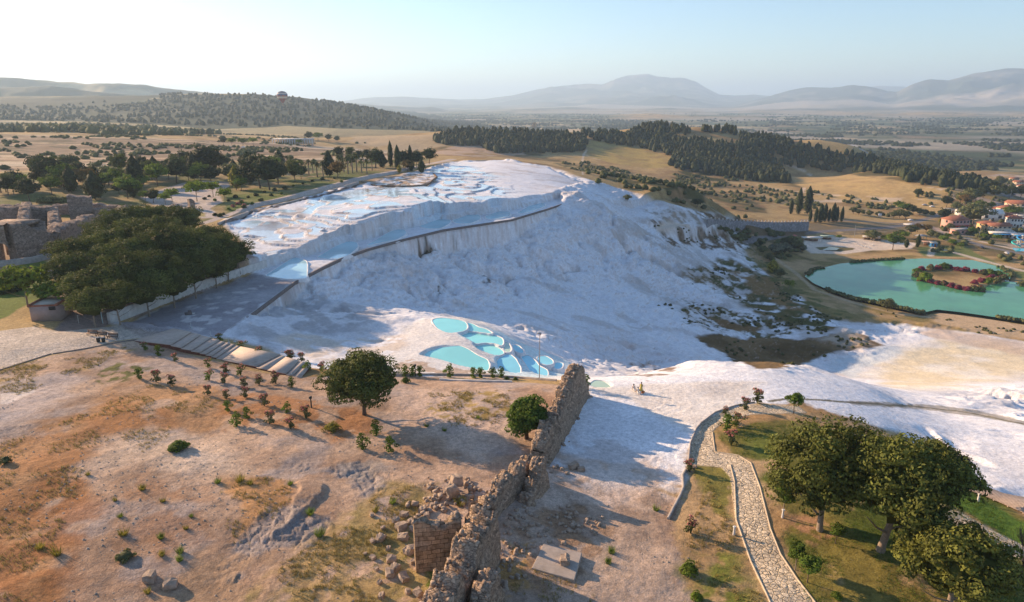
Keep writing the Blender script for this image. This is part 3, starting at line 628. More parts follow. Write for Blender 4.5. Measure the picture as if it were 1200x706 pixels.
# ---- park
LAWN = (.16,.135,.04)
PARK = [(808,530),(870,478),(935,470),(960,480),(1000,492),(1060,510),(1120,560),(1200,602),(1330,660),(1330,1000),(830,1000),(835,800),(815,720),(800,650),(786,610),(800,580)]
sl_, m_ = paint(PARK, (.44,.30,.16), 0.008, 0.012, 0.02, 64, c2=(.36,.22,.10))
paint([(840,510),(905,490),(960,500),(930,540),(860,535)], LAWN, 0.008, 0.01, 0.03, 65, c2=(.13,.15,.03))
paint([(815,542),(858,548),(858,605),(835,600),(815,560)], (.22,.19,.05), 0.006, 0.01, 0.03, 66, cov=.3, cs=2)
paint([(800,700),(830,640),(860,650),(900,720),(930,820),(800,820)], (.16,.17,.035), 0.02, 0.02, 0.03, 67, cov=.4, cs=2)
paint([(895,560),(960,540),(1100,540),(1130,560),(1220,615),(1330,670),(1330,1000),(960,900),(930,660)], (.20,.165,.045), 0.01, 0.01, 0.04, 68, cov=.25, cs=4, c2=(.11,.135,.025))
paint([(1130,575),(1200,612),(1330,668),(1330,720),(1200,640),(1110,590)], (.10,.17,.025), 0.006, 0.006, 0.03, 69)
paint([(925,605),(960,600),(975,625),(950,640),(930,625)], (.42,.24,.13), 0.01, 0.01, 0.02, 70, cov=.4, cs=1.5)
pathc = (.66,.54,.39)
for q in ([(812,545),(809,520),(822,496),(848,480),(880,474),(935,476),(945,484),(880,486),(845,497),(835,506),(838,530),(865,534),(882,545),(892,575),(903,620),(915,650),(935,680),(955,706),(985,760),(960,860),(935,860),(915,740),(900,700),(880,660),(862,610),(856,560),(845,548)],
          [(1108,597),(1125,600),(1160,620),(1200,640),(1330,700),(1330,735),(1200,658),(1150,632),(1105,610)]):
    sl_, m_ = paint(q, pathc, 0.0015, 0.0, 0.02, 71); W_PAVE[sl_] = np.maximum(W_PAVE[sl_], m_)
# ---- valley village, roads, gardens
paint([(940,290),(943,282),(975,278),(1040,282),(1075,285),(1068,292),(1020,294),(990,298),(950,297)], (.66,.55,.44), 0.0015, 0.001, 0.01, 72)
paint([(955,290),(975,289),(1002,291),(1000,293),(985,295),(960,293)], (.16,.13,.05), 0.001, 0, seed=73)
paint([(1075,290),(1130,288),(1150,300),(1190,318),(1200,318),(1200,330),(1140,302),(1080,300)], (.15,.17,.05), 0.002, 0.002, seed=74)
paint([(935,262),(1050,262),(1070,270),(1000,276),(940,276)], (.20,.155,.09), 0.003, 0.003, seed=75, cov=.3, cs=8)
ROADC = (.20,.18,.17)
for q, w in (([(870,283),(920,276),(970,271),(1040,267),(1070,262),(1090,266),(1110,275),(1150,288),(1210,300),(1330,330)], .0055), ([(1070,262),(1110,248),(1150,240),(1180,232),(1188,220),(1192,210)], .005), ([(940,258),(1000,259),(1050,262),(1075,262)], .003)):
    pline(q, ROADC, w, 0.001)
pline([(1090,300),(1095,290),(1110,294),(1150,305),(1200,318)], (.55,.46,.36), 0.004)
pline([(1100,270),(1140,281),(1200,295),(1240,305)], (.62,.5,.4), 0.003)
paint([(1110,212),(1180,204),(1330,200),(1330,290),(1200,294),(1130,282),(1095,268),(1120,250)], (.40,.31,.25), 0.004, 0.006, 0.02, 76, cov=.45, cs=14, c2=(.12,.12,.05))
# tracks and hills beyond
for q, w in (([(683,205),(680,196),(684,181),(688,176),(684,170),(700,166),(730,160),(770,162)], .0015), ([(684,181),(700,187),(730,192),(750,195)], .0012),
             ([(920,192),(935,197),(950,205),(945,215),(940,225)], .002), ([(950,208),(1000,212),(1060,217),(1110,222)], .0015), ([(1040,232),(1075,232),(1085,225),(1100,222)], .004), ([(900,220),(930,224),(960,228)], .002)):
    pline(q, (.58,.46,.33), w, 0.0006)
paint([(684,166),(700,164),(740,172),(785,183),(790,195),(760,198),(720,192),(690,184)], (.40,.29,.10), 0.003, 0.002, 0.02, 77, c2=(.33,.23,.09))
paint([(520,160),(600,150),(690,151),(690,156),(600,160),(540,163)], (.48,.35,.19), 0.002, 0.002, 0.02, 78)
paint([(730,158),(780,161),(850,163),(835,168),(780,164)], (.5,.36,.17), 0.002, 0.002, 0.02, 79)
paint([(505,180),(540,168),(575,165),(600,172),(620,182),(560,184)], (.42,.30,.21), 0.002, 0.004, 0.02, 80, cov=.35, cs=15)
paint([(930,215),(960,200),(1050,212),(1110,225),(1100,245),(1050,240),(990,238)], (.48,.33,.14), 0.003, 0.003, 0.02, 81, c2=(.40,.27,.12))
paint([(940,238),(1040,236),(1100,236),(1060,232),(960,228)], (.55,.42,.28), 0.003, 0.006, 0.02, 82, cov=.4, cs=15)
paint([(700,205),(760,208),(820,222),(900,232),(900,250),(830,246),(780,236),(720,214)], (.30,.18,.085), 0.003, 0.006, 0.02, 83, cov=.42, cs=14, c2=(.09,.085,.03))
paint([(795,200),(850,200),(860,215),(830,222),(790,214)], (.06,.06,.02), 0.003, 0.008, 0.02, 84, cov=.42, cs=12)
paint([(645,190),(700,193),(760,212),(830,225),(830,235),(760,222),(690,205)], (.10,.085,.03), 0.003, 0.006, 0.02, 85, cov=.45, cs=12)
paint([(820,249),(860,255),(945,268),(945,278),(880,276),(850,268)], (.15,.10,.05), 0.002, 0.003, seed=86)
pline([(978,160),(985,163),(1000,170),(1010,176),(1020,181),(1050,197)], (.42,.38,.34), 0.0035, 0.001)
pline([(870,150),(930,157),(978,160)], (.42,.38,.34), 0.0015, 0.001)
# ---------------------------------------------------------------- materials
def mat(name, col, rough=0.9, noise=None, amt=0.25, bump=0.0, bscale=None, spec=0.3, metal=0, emit=None, trans=0.0):
    m = bpy.data.materials.new(name); m.use_nodes = True
    t = m.node_tree; b = t.nodes['Principled BSDF']
    b.inputs['Base Color'].default_value = (*col, 1); b.inputs['Roughness'].default_value = rough
    b.inputs['Specular IOR Level'].default_value = spec; b.inputs['Metallic'].default_value = metal
    if noise:
        tc = t.nodes.new('ShaderNodeTexCoord')
        n = t.nodes.new('ShaderNodeTexNoise'); n.inputs['Scale'].default_value = noise; n.inputs['Detail'].default_value = 6
        n.inputs['Roughness'].default_value = 0.65
        t.links.new(tc.outputs['Object'], n.inputs['Vector'])
        mr_ = t.nodes.new('ShaderNodeMapRange'); mr_.inputs[1].default_value = 0.3; mr_.inputs[2].default_value = 0.7
        mr_.inputs[3].default_value = 1-amt; mr_.inputs[4].default_value = 1+amt
        t.links.new(n.outputs[0], mr_.inputs[0])
        vm = t.nodes.new('ShaderNodeVectorMath'); vm.operation = 'SCALE'; vm.inputs[0].default_value = col
        t.links.new(mr_.outputs[0], vm.inputs['Scale']); t.links.new(vm.outputs[0], b.inputs['Base Color'])
        if bump:
            n2 = t.nodes.new('ShaderNodeTexNoise'); n2.inputs['Scale'].default_value = bscale or noise*2; n2.inputs['Detail'].default_value = 5
            t.links.new(tc.outputs['Object'], n2.inputs['Vector'])
            bp = t.nodes.new('ShaderNodeBump'); bp.inputs['Strength'].default_value = 1; bp.inputs['Distance'].default_value = bump
            t.links.new(n2.outputs[0], bp.inputs['Height']); t.links.new(bp.outputs[0], b.inputs['Normal'])
    return m
def nd(t, typ, **kw):
    n = t.nodes.new(typ)
    for k_, v in kw.items(): setattr(n, k_, v)
    return n
gm = bpy.data.materials.new('ground'); gm.use_nodes = True
t = gm.node_tree; b = t.nodes['Principled BSDF']; L = t.links.new
geo = nd(t, 'ShaderNodeNewGeometry'); ac = nd(t, 'ShaderNodeAttribute', attribute_name='albedo'); am = nd(t, 'ShaderNodeAttribute', attribute_name='cover')
sep = nd(t, 'ShaderNodeSeparateColor'); L(am.outputs['Color'], sep.inputs[0])     # R travertine, G wet, B paving
def noise_(sc, det=5, ro=.6):
    n = nd(t, 'ShaderNodeTexNoise'); n.inputs['Scale'].default_value = sc; n.inputs['Detail'].default_value = det; n.inputs['Roughness'].default_value = ro
    L(geo.outputs['Position'], n.inputs['Vector']); return n.outputs[0]
def mrange(v, a, b_, c, d):
    n = nd(t, 'ShaderNodeMapRange'); L(v, n.inputs[0]); n.inputs[1].default_value = a; n.inputs[2].default_value = b_; n.inputs[3].default_value = c; n.inputs[4].default_value = d
    return n.outputs[0]
def mth(op, a, b_):
    n = nd(t, 'ShaderNodeMath', operation=op)
    for i, v in enumerate((a, b_)):
        if isinstance(v, (int, float)): n.inputs[i].default_value = v
        else: L(v, n.inputs[i])
    return n.outputs[0]
nA = noise_(1.7, 8, .7); nB = noise_(0.22, 5, .6)
nC = noise_(7.0, 6, .75)
var = mth('MULTIPLY', mth('MULTIPLY', mrange(nA, .3, .7, .66, 1.34), mrange(nB, .3, .7, .86, 1.14)), mrange(nC, .36, .64, .74, 1.26))
vw = mth('MULTIPLY', mrange(nA, .3, .7, .84, 1.10), mrange(noise_(.55, 7, .7), .35, .62, .86, 1.06))
mixv = nd(t, 'ShaderNodeMix', data_type='FLOAT'); L(sep.outputs[0], mixv.inputs[0]); L(var, mixv.inputs[2]); L(vw, mixv.inputs[3])
vo = nd(t, 'ShaderNodeTexVoronoi', feature='DISTANCE_TO_EDGE'); vo.inputs['Scale'].default_value = 2.0; vo.inputs['Randomness'].default_value = .85
L(geo.outputs['Position'], vo.inputs['Vector'])
vc = nd(t, 'ShaderNodeTexVoronoi'); vc.inputs['Scale'].default_value = 2.0; vc.inputs['Randomness'].default_value = .85; L(geo.outputs['Position'], vc.inputs['Vector'])
joint = mrange(vo.outputs['Distance'], .015, .08, .55, 1.0)
stone = mrange(nd_out := vc.outputs['Color'], 0, 1, .82, 1.15)
pv = mth('MULTIPLY', joint, stone)
mixp = nd(t, 'ShaderNodeMix', data_type='FLOAT'); L(sep.outputs[2], mixp.inputs[0]); mixp.inputs[2].default_value = 1.0; L(pv, mixp.inputs[3])
sc_ = nd(t, 'ShaderNodeVectorMath', operation='SCALE'); L(ac.outputs['Color'], sc_.inputs[0]); L(mth('MULTIPLY', mixv.outputs[0], mixp.outputs[0]), sc_.inputs['Scale'])
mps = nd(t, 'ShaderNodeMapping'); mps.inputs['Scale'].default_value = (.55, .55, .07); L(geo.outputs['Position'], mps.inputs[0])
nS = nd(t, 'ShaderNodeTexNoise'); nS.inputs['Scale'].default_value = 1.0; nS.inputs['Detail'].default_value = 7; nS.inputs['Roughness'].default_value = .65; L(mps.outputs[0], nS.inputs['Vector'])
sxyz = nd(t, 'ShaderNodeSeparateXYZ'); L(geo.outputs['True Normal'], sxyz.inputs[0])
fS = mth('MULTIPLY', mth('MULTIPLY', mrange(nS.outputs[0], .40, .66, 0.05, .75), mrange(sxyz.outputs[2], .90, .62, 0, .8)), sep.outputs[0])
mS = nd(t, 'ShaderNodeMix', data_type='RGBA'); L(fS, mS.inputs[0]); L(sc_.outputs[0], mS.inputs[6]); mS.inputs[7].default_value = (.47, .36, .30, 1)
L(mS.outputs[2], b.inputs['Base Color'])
L(mrange(sep.outputs[1], 0.3, 0.8, .93, .12), b.inputs['Roughness'])
L(mrange(sep.outputs[1], 0, 1, .12, .5), b.inputs['Specular IOR Level'])
bh = mth('ADD', mth('MULTIPLY', noise_(0.8, 8, .62), 0.20), mth('MULTIPLY', noise_(6.0, 4, .6), 0.05))
nR = nd(t, 'ShaderNodeTexNoise', noise_type='RIDGED_MULTIFRACTAL'); nR.inputs['Scale'].default_value = .16; nR.inputs['Detail'].default_value = 7; nR.inputs['Roughness'].default_value = .62; L(geo.outputs['Position'], nR.inputs['Vector'])
bh = mth('ADD', bh, mth('MULTIPLY', mth('MULTIPLY', nR.outputs[0], sep.outputs[0]), mrange(noise_(.035, 3, .5), .42, .6, .10, .62)))
bh = mth('ADD', bh, mth('MULTIPLY', mth('MULTIPLY', mrange(vo.outputs['Distance'], 0, .1, 0, .10), sep.outputs[2]), 1.0))
bh = mth('MULTIPLY', bh, mrange(sep.outputs[1], 0.2, .7, 1, 0.0))
bp = nd(t, 'ShaderNodeBump'); bp.inputs['Strength'].default_value = 0.9; bp.inputs['Distance'].default_value = 1.0
L(bh, bp.inputs['Height']); L(bp.outputs[0], b.inputs['Normal'])

def np_mesh(name, V, F, mats=(), midx=None, smooth=False):
    """F: (n,k) int array"""
    me = bpy.data.meshes.new(name); V = np.ascontiguousarray(V, np.float32); F = np.ascontiguousarray(F, np.int32)
    n, k = F.shape
    me.vertices.add(len(V)); me.vertices.foreach_set('co', V.ravel())
    me.loops.add(n*k); me.loops.foreach_set('vertex_index', F.ravel())
    me.polygons.add(n); me.polygons.foreach_set('loop_start', np.arange(0, n*k, k, dtype=np.int32))
    if smooth: me.polygons.foreach_set('use_smooth', np.ones(n, bool))
    for m in mats: me.materials.append(m)
    if midx is not None: me.polygons.foreach_set('material_index', np.asarray(midx, np.int32))
    me.update(calc_edges=True); return me
V = np.stack([X, Y, Z], -1).reshape(-1, 3)
i = np.arange(NL-1)[:, None]*NA+np.arange(NA-1)[None]
F = np.stack([i, i+1, i+NA+1, i+NA], -1).reshape(-1, 4)
# seam at the back and the disc under the camera
gme = np_mesh('ground', V, F, [gm], smooth=True)
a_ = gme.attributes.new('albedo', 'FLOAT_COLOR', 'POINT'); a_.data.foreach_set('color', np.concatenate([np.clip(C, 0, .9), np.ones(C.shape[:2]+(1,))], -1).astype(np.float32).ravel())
cov = np.stack([W_TRAV*(.25+.75*SMZ*(1-.7*W_UP)*sstep(60, 170, GR)), WET, W_PAVE, np.ones(Z.shape)], -1).astype(np.float32)
a_ = gme.attributes.new('cover', 'FLOAT_COLOR', 'POINT'); a_.data.foreach_set('color', cov.ravel())
ground = bpy.data.objects.new('ground', gme); COL.objects.link(ground); tag(ground, kind='structure')
# far outside the view the plain closes under the horizon
# ---------------------------------------------------------------- air
def box_obj(name, lo, hi):
    v = [(x_, y_, z_) for x_ in (lo[0], hi[0]) for y_ in (lo[1], hi[1]) for z_ in (lo[2], hi[2])]
    f = [(0,1,3,2),(4,6,7,5),(0,4,5,1),(2,3,7,6),(0,2,6,4),(1,5,7,3)]
    me = bpy.data.meshes.new(name); me.from_pydata(v, [], f); me.update()
    o = bpy.data.objects.new(name, me); COL.objects.link(o); return o
hz = box_obj('haze', (-38000, -38000, -90), (38000, 38000, float(Z.max())+30)); tag(hz, kind='stuff')
hm = bpy.data.materials.new('haze'); hm.use_nodes = True; ht = hm.node_tree
for n in list(ht.nodes):
    if n.type != 'OUTPUT_MATERIAL': ht.nodes.remove(n)
pvn = ht.nodes.new('ShaderNodeVolumePrincipled'); pvn.inputs['Density'].default_value = HAZE_D
pvn.inputs['Color'].default_value = (0.58, 0.78, 1.0, 1); pvn.inputs['Anisotropy'].default_value = 0.28
ht.links.new(pvn.outputs[0], ht.nodes['Material Output'].inputs['Volume']); hz.data.materials.append(hm)
hm.cycles.homogeneous_volume = True
# ---------------------------------------------------------------- water
def water_mat(name, col, rough, bump, spec=0.5, bs=0.5):
    m = mat(name, col, rough, spec=spec); t = m.node_tree; b = t.nodes['Principled BSDF']
    g = t.nodes.new('ShaderNodeNewGeometry'); n = t.nodes.new('ShaderNodeTexNoise'); n.inputs['Scale'].default_value = bs; n.inputs['Detail'].default_value = 4
    bp = t.nodes.new('ShaderNodeBump'); bp.inputs['Distance'].default_value = bump; bp.inputs['Strength'].default_value = 1
    t.links.new(g.outputs['Position'], n.inputs['Vector']); t.links.new(n.outputs[0], bp.inputs['Height']); t.links.new(bp.outputs[0], b.inputs['Normal'])
    n2 = t.nodes.new('ShaderNodeTexNoise'); n2.inputs['Scale'].default_value = bs*0.16; n2.inputs['Detail'].default_value = 3
    mr_ = t.nodes.new('ShaderNodeMapRange'); mr_.inputs[1].default_value = .35; mr_.inputs[2].default_value = .65; mr_.inputs[3].default_value = .86; mr_.inputs[4].default_value = 1.12
    vm = t.nodes.new('ShaderNodeVectorMath'); vm.operation = 'SCALE'; vm.inputs[0].default_value = col
    t.links.new(g.outputs['Position'], n2.inputs['Vector']); t.links.new(n2.outputs[0], mr_.inputs[0]); t.links.new(mr_.outputs[0], vm.inputs['Scale']); t.links.new(vm.outputs[0], b.inputs['Base Color'])
    return m
def shallow(m, edge):
    t = m.node_tree; b = t.nodes['Principled BSDF']; l = b.inputs['Base Color'].links[0].from_socket
    a = t.nodes.new('ShaderNodeAttribute'); a.attribute_name = 'tint'; mx = t.nodes.new('ShaderNodeMix'); mx.data_type = 'RGBA'; mx.inputs[6].default_value = (*edge, 1)
    t.links.new(a.outputs['Fac'], mx.inputs[0]); t.links.new(l, mx.inputs[7]); t.links.new(mx.outputs[2], b.inputs['Base Color']); return m
WM = {'teal': water_mat('pool_water_teal', (.31,.82,.79), .08, .01), 'blue': water_mat('pool_water_blue', (.27,.70,.82), .08, .01),
      'pale': water_mat('pool_water_pale', (.42,.68,.74), .07, .01), 'green': water_mat('pool_water_green', (.50,.66,.50), .1, .01)}
for k_ in WM: shallow(WM[k_], (.62,.84,.82))
pondm = water_mat('pond_water', (.09,.30,.14), .12, .02, spec=.22, bs=.35)
rimm = mat('travertine_rim', (.78,.76,.74), .85, noise=1.2, amt=.12, bump=.12, bscale=1.6)
def ngon(name, pts, z, m, inset=0):
    me = bpy.data.meshes.new(name); bm = bmesh.new()
    vs_ = [bm.verts.new((p[0], p[1], z)) for p in pts]; f = bm.faces.new(vs_)
    if f.normal.z < 0: f.normal_flip()
    if inset:
        tl = bm.verts.layers.float.new('tint')
        for k_, th in enumerate((inset, inset*1.4)):
            bmesh.ops.inset_region(bm, faces=[f], thickness=th, use_even_offset=False)
            for v in f.verts: v[tl] = (.55, 1.0)[k_]
        bmesh.ops.triangulate(bm, faces=[f])
    else: bmesh.ops.triangulate(bm, faces=[f])
    bm.to_mesh(me); bm.free(); me.materials.append(m)
    return me
w_ = ngon('water', POND, POND_Z, pondm)
wo = bpy.data.objects.new('water', w_); COL.objects.link(wo); tag(wo, kind='structure')
def new(name, me, parent=None, loc=None):
    o = bpy.data.objects.new(name, me); COL.objects.link(o)
    if parent: o.parent = parent
    if loc is not None: o.location = loc
    return o
for k_, (W_, zw, key, label, group, rim, drape) in enumerate(POOLS):
    P_ = np.array([(p[0], p[1]) for p in W_]); n = len(P_); c0 = P_.mean(0)
    tan_ = np.roll(P_, -1, 0)-np.roll(P_, 1, 0); tan_ /= np.linalg.norm(tan_, axis=1)[:, None]+1e-9
    area = np.sum(P_[:, 0]*np.roll(P_[:, 1], -1)-np.roll(P_[:, 0], -1)*P_[:, 1])
    nrm = np.stack([tan_[:, 1], -tan_[:, 0]], 1)*(1 if area > 0 else -1)
    wv = 1+0.5*fbm(P_[:, 0], P_[:, 1], 2.5, 3, 200+k_)
    prof = [(-0.15, -0.45), (-0.02, 0.02), (0.12, 0.07), (0.45, 0.08), (0.7, 0.0), (0.9, -0.5), (1.1, -0.9), (1.3, -1.4), (1.6, -2.2)]
    rows = []
    for (o_, h_) in prof:
        q_ = P_+nrm*(rim*o_*2*wv)[:, None]
        hz_ = h_ if h_ > -.5 or o_ < 0 else h_*drape*0.8
        rows.append(np.column_stack([q_, np.full(n, zw+hz_*1.0)+(0.03*fbm(q_[:, 0], q_[:, 1], .8, 2, 9))]))
    VV = np.concatenate(rows); rr_ = len(prof)
    a_i = np.arange(rr_-1)[:, None]*n; b_i = np.arange(n)[None]; nx = (np.arange(n)+1)[None] % n
    FF = np.stack([a_i+b_i, a_i+nx, a_i+n+nx, a_i+n+b_i], -1).reshape(-1, 4)
    if area > 0: FF = FF[:, ::-1]
    me = np_mesh('travertine_pool', VV-np.array([c0[0], c0[1], zw]), FF, [rimm], smooth=True)
    o = new('travertine_pool', me, loc=(c0[0], c0[1], zw)); tag(o, label, 'pool', group)
    w_ = new('water', ngon('water', P_-c0+nrm*0.01, 0.0, WM[key], min(.45, .07*math.sqrt(abs(area)/2))), o)
# ---------------------------------------------------------------- plants
def leaf_mat(name, col, var=0.5, trans=0.22):
    m = bpy.data.materials.new(name); m.use_nodes = True; t = m.node_tree
    b = t.nodes['Principled BSDF']; b.inputs['Roughness'].default_value = .75; b.inputs['Specular IOR Level'].default_value = .15
    a = t.nodes.new('ShaderNodeAttribute'); a.attribute_name = 'tint'
    oi = t.nodes.new('ShaderNodeObjectInfo')
    m1 = t.nodes.new('ShaderNodeMapRange'); m1.inputs[3].default_value = 1-var; m1.inputs[4].default_value = 1+var; t.links.new(a.outputs['Fac'], m1.inputs[0])
    m2 = t.nodes.new('ShaderNodeMapRange'); m2.inputs[3].default_value = .8; m2.inputs[4].default_value = 1.22; t.links.new(oi.outputs['Random'], m2.inputs[0])
    mu_ = t.nodes.new('ShaderNodeMath'); mu_.operation = 'MULTIPLY'; t.links.new(m1.outputs[0], mu_.inputs[0]); t.links.new(m2.outputs[0], mu_.inputs[1])
    vm = t.nodes.new('ShaderNodeVectorMath'); vm.operation = 'SCALE'; vm.inputs[0].default_value = col; t.links.new(mu_.outputs[0], vm.inputs['Scale'])
    t.links.new(vm.outputs[0], b.inputs['Base Color'])
    tr = t.nodes.new('ShaderNodeBsdfTranslucent'); t.links.new(vm.outputs[0], tr.inputs[0])
    mx = t.nodes.new('ShaderNodeMixShader'); mx.inputs[0].default_value = trans
    t.links.new(b.outputs[0], mx.inputs[1]); t.links.new(tr.outputs[0], mx.inputs[2]); t.links.new(mx.outputs[0], t.nodes['Material Output'].inputs[0])
    return m
LM = {'pine3': leaf_mat('light_green_needles', (.13,.145,.032)), 'pine2': leaf_mat('pale_pine_needles', (.16,.17,.035)), 'pine': leaf_mat('pine_needles', (.095,.112,.026)), 'dark': leaf_mat('dark_needles', (.045,.060,.022)), 'green': leaf_mat('green_leaves', (.12,.18,.03), trans=.4),  # pine greens differ by tree as their own needle colour
      'bright': leaf_mat('bright_leaves', (.15,.21,.03), trans=.4), 'olive': leaf_mat('olive_leaves', (.13,.14,.055)), 'silver': leaf_mat('silver_leaves', (.17,.18,.12)),
      'yellow': leaf_mat('yellow_leaves', (.26,.23,.04), trans=.35), 'ochre': leaf_mat('ochre_leaves', (.20,.13,.04)), 'pink': leaf_mat('pink_blossom', (.50,.19,.17), trans=.3),
      'magenta': leaf_mat('dark_pink_blossom', (.27,.055,.09), trans=.3), 'dry': leaf_mat('dry_grass', (.34,.27,.09)), 'wood': leaf_mat('wood_needles', (.050,.062,.026), trans=.2), 'palm': leaf_mat('palm_fronds', (.12,.13,.045)), 'rose': leaf_mat('pale_pink_blossom', (.50,.24,.20), trans=.3), 'twig': leaf_mat('bare_twigs', (.14,.085,.08))}
bark = mat('bark', (.12,.085,.06), .95, noise=6, amt=.35, bump=.05); bark2 = mat('pale_bark', (.26,.20,.15), .95, noise=6, amt=.3, bump=.04)

def unit(n, rng):
    v = rng.normal(size=(n, 3)); return v/np.linalg.norm(v, axis=1)[:, None]
class MB:
    """collects leaves and tubes, builds one mesh with per-vertex tint"""
    def __init__(s): s.V = []; s.F = []; s.T = []; s.M = []; s.n = 0
    def add(s, V, F, tint=0.5, m=0):
        V = np.asarray(V, float); F = np.asarray(F, int)
        if F.shape[1] == 3: F = np.column_stack([F, F[:, 2]])
        s.V.append(V); s.F.append(F+s.n); s.T.append(np.broadcast_to(np.asarray(tint, float), (len(V),))); s.M.append(np.full(len(F), m)); s.n += len(V)
    def leaves(s, P, Nrm, size, rng, tint, m=0, asp=0.55):
        n = len(P); u_ = np.cross(Nrm, unit(n, rng)); u_ /= np.linalg.norm(u_, axis=1)[:, None]+1e-9; w_ = np.cross(Nrm, u_)
        sz = size*(0.6+0.8*rng.random(n))[:, None]
        q = np.stack([P-u_*sz, P+w_*sz*asp, P+u_*sz, P-w_*sz*asp], 1).reshape(-1, 3)
        s.add(q, np.arange(4*n).reshape(n, 4), np.repeat(tint, 4) if np.ndim(tint) else tint, m)
    def blob(s, c, r, rng, tint=.2, m=0, seg=8, ring=6, rough=.15):
        th = np.linspace(0, 2*math.pi, seg, endpoint=False); ph = np.linspace(0.05, math.pi-.05, ring)
        T_, P_ = np.meshgrid(th, ph); k_ = 1+rough*(rng.random(T_.shape)-.5)*2
        V_ = np.stack([np.cos(T_)*np.sin(P_)*r[0]*k_, np.sin(T_)*np.sin(P_)*r[1]*k_, np.cos(P_)*r[2]*k_], -1).reshape(-1, 3)+np.array(c)
        a = np.arange(ring-1)[:, None]*seg; b = np.arange(seg)[None]; b2 = (b+1) % seg
        s.add(V_, np.stack([a+b, a+seg+b, a+seg+b2, a+b2], -1).reshape(-1, 4), tint, m)
    def tube(s, pts, rad, seg=7, m=0, tint=.5):
        pts = np.array(pts, float); n = len(pts); rad = np.broadcast_to(rad, (n,))
        tg = np.gradient(pts, axis=0); tg /= np.linalg.norm(tg, axis=1)[:, None]+1e-9
        ref = np.array([0.3, 0.1, 1.0]) if abs(tg[0][2]) < .8 else np.array([1., .2, 0]); u_ = np.cross(tg, ref); u_ /= np.linalg.norm(u_, axis=1)[:, None]+1e-9; w_ = np.cross(tg, u_)
        th = np.linspace(0, 2*math.pi, seg, endpoint=False)
        V_ = (pts[:, None]+rad[:, None, None]*(np.cos(th)[None, :, None]*u_[:, None]+np.sin(th)[None, :, None]*w_[:, None])).reshape(-1, 3)
        a = np.arange(n-1)[:, None]*seg; b = np.arange(seg)[None]; b2 = (b+1) % seg
        s.add(V_, np.stack([a+b, a+b2, a+seg+b2, a+seg+b], -1).reshape(-1, 4), tint, m)
        s.add(V_[-seg:], np.stack([np.zeros(seg-2, int), np.arange(1, seg-1), np.arange(2, seg)], -1), tint, m)
    def mesh(s, name, mats, smooth=False):
        V_ = np.concatenate(s.V); F_ = np.concatenate(s.F); M_ = np.concatenate(s.M)
        tri = F_[:, 2] == F_[:, 3]
        me = bpy.data.meshes.new(name)
        me.vertices.add(len(V_)); me.vertices.foreach_set('co', V_.astype(np.float32).ravel())
        cnt = np.where(tri, 3, 4); st = np.concatenate([[0], np.cumsum(cnt)[:-1]])
        keep = np.ones(F_.shape, bool); keep[tri, 3] = False
        me.loops.add(int(cnt.sum())); me.loops.foreach_set('vertex_index', F_[keep].astype(np.int32))
        me.polygons.add(len(F_)); me.polygons.foreach_set('loop_start', st.astype(np.int32)); me.polygons.foreach_set('material_index', M_.astype(np.int32))
        if smooth: me.polygons.foreach_set('use_smooth', np.ones(len(F_), bool))
        for m_ in mats: me.materials.append(m_)
        me.update(calc_edges=True)
        at_ = me.attributes.new('tint', 'FLOAT', 'POINT'); at_.data.foreach_set('value', np.concatenate(s.T).astype(np.float32))
        return me
def clumpy(mb, centres, cr, nleaf, size, rng, m=0, up=.5, asp=.55):
    """leaf clumps: leaves sit on the outer half of every clump"""
    for c, r in zip(centres, cr):
        d = unit(nleaf, rng); d[:, 2] = np.abs(d[:, 2])*up+d[:, 2]*(1-up)
        d /= np.linalg.norm(d, axis=1)[:, None]
        P_ = c+d*(r*(0.72+0.33*rng.random(nleaf)**.7))[:, None]*np.array([1, 1, .8])
        nn = d+unit(nleaf, rng)*.5; nn /= np.linalg.norm(nn, axis=1)[:, None]
        mb.leaves(P_, nn, size, rng, np.clip(rng.random()*0.7+.15+.15*rng.normal(size=nleaf), 0, 1), m, asp)
def shell(n, rng, lo=.75, zmin=-.5, squash=1.0):
    d = unit(n*3, rng); d = d[d[:, 2] > zmin][:n]; return d*(lo+(1-lo)*rng.random(len(d)))[:, None]
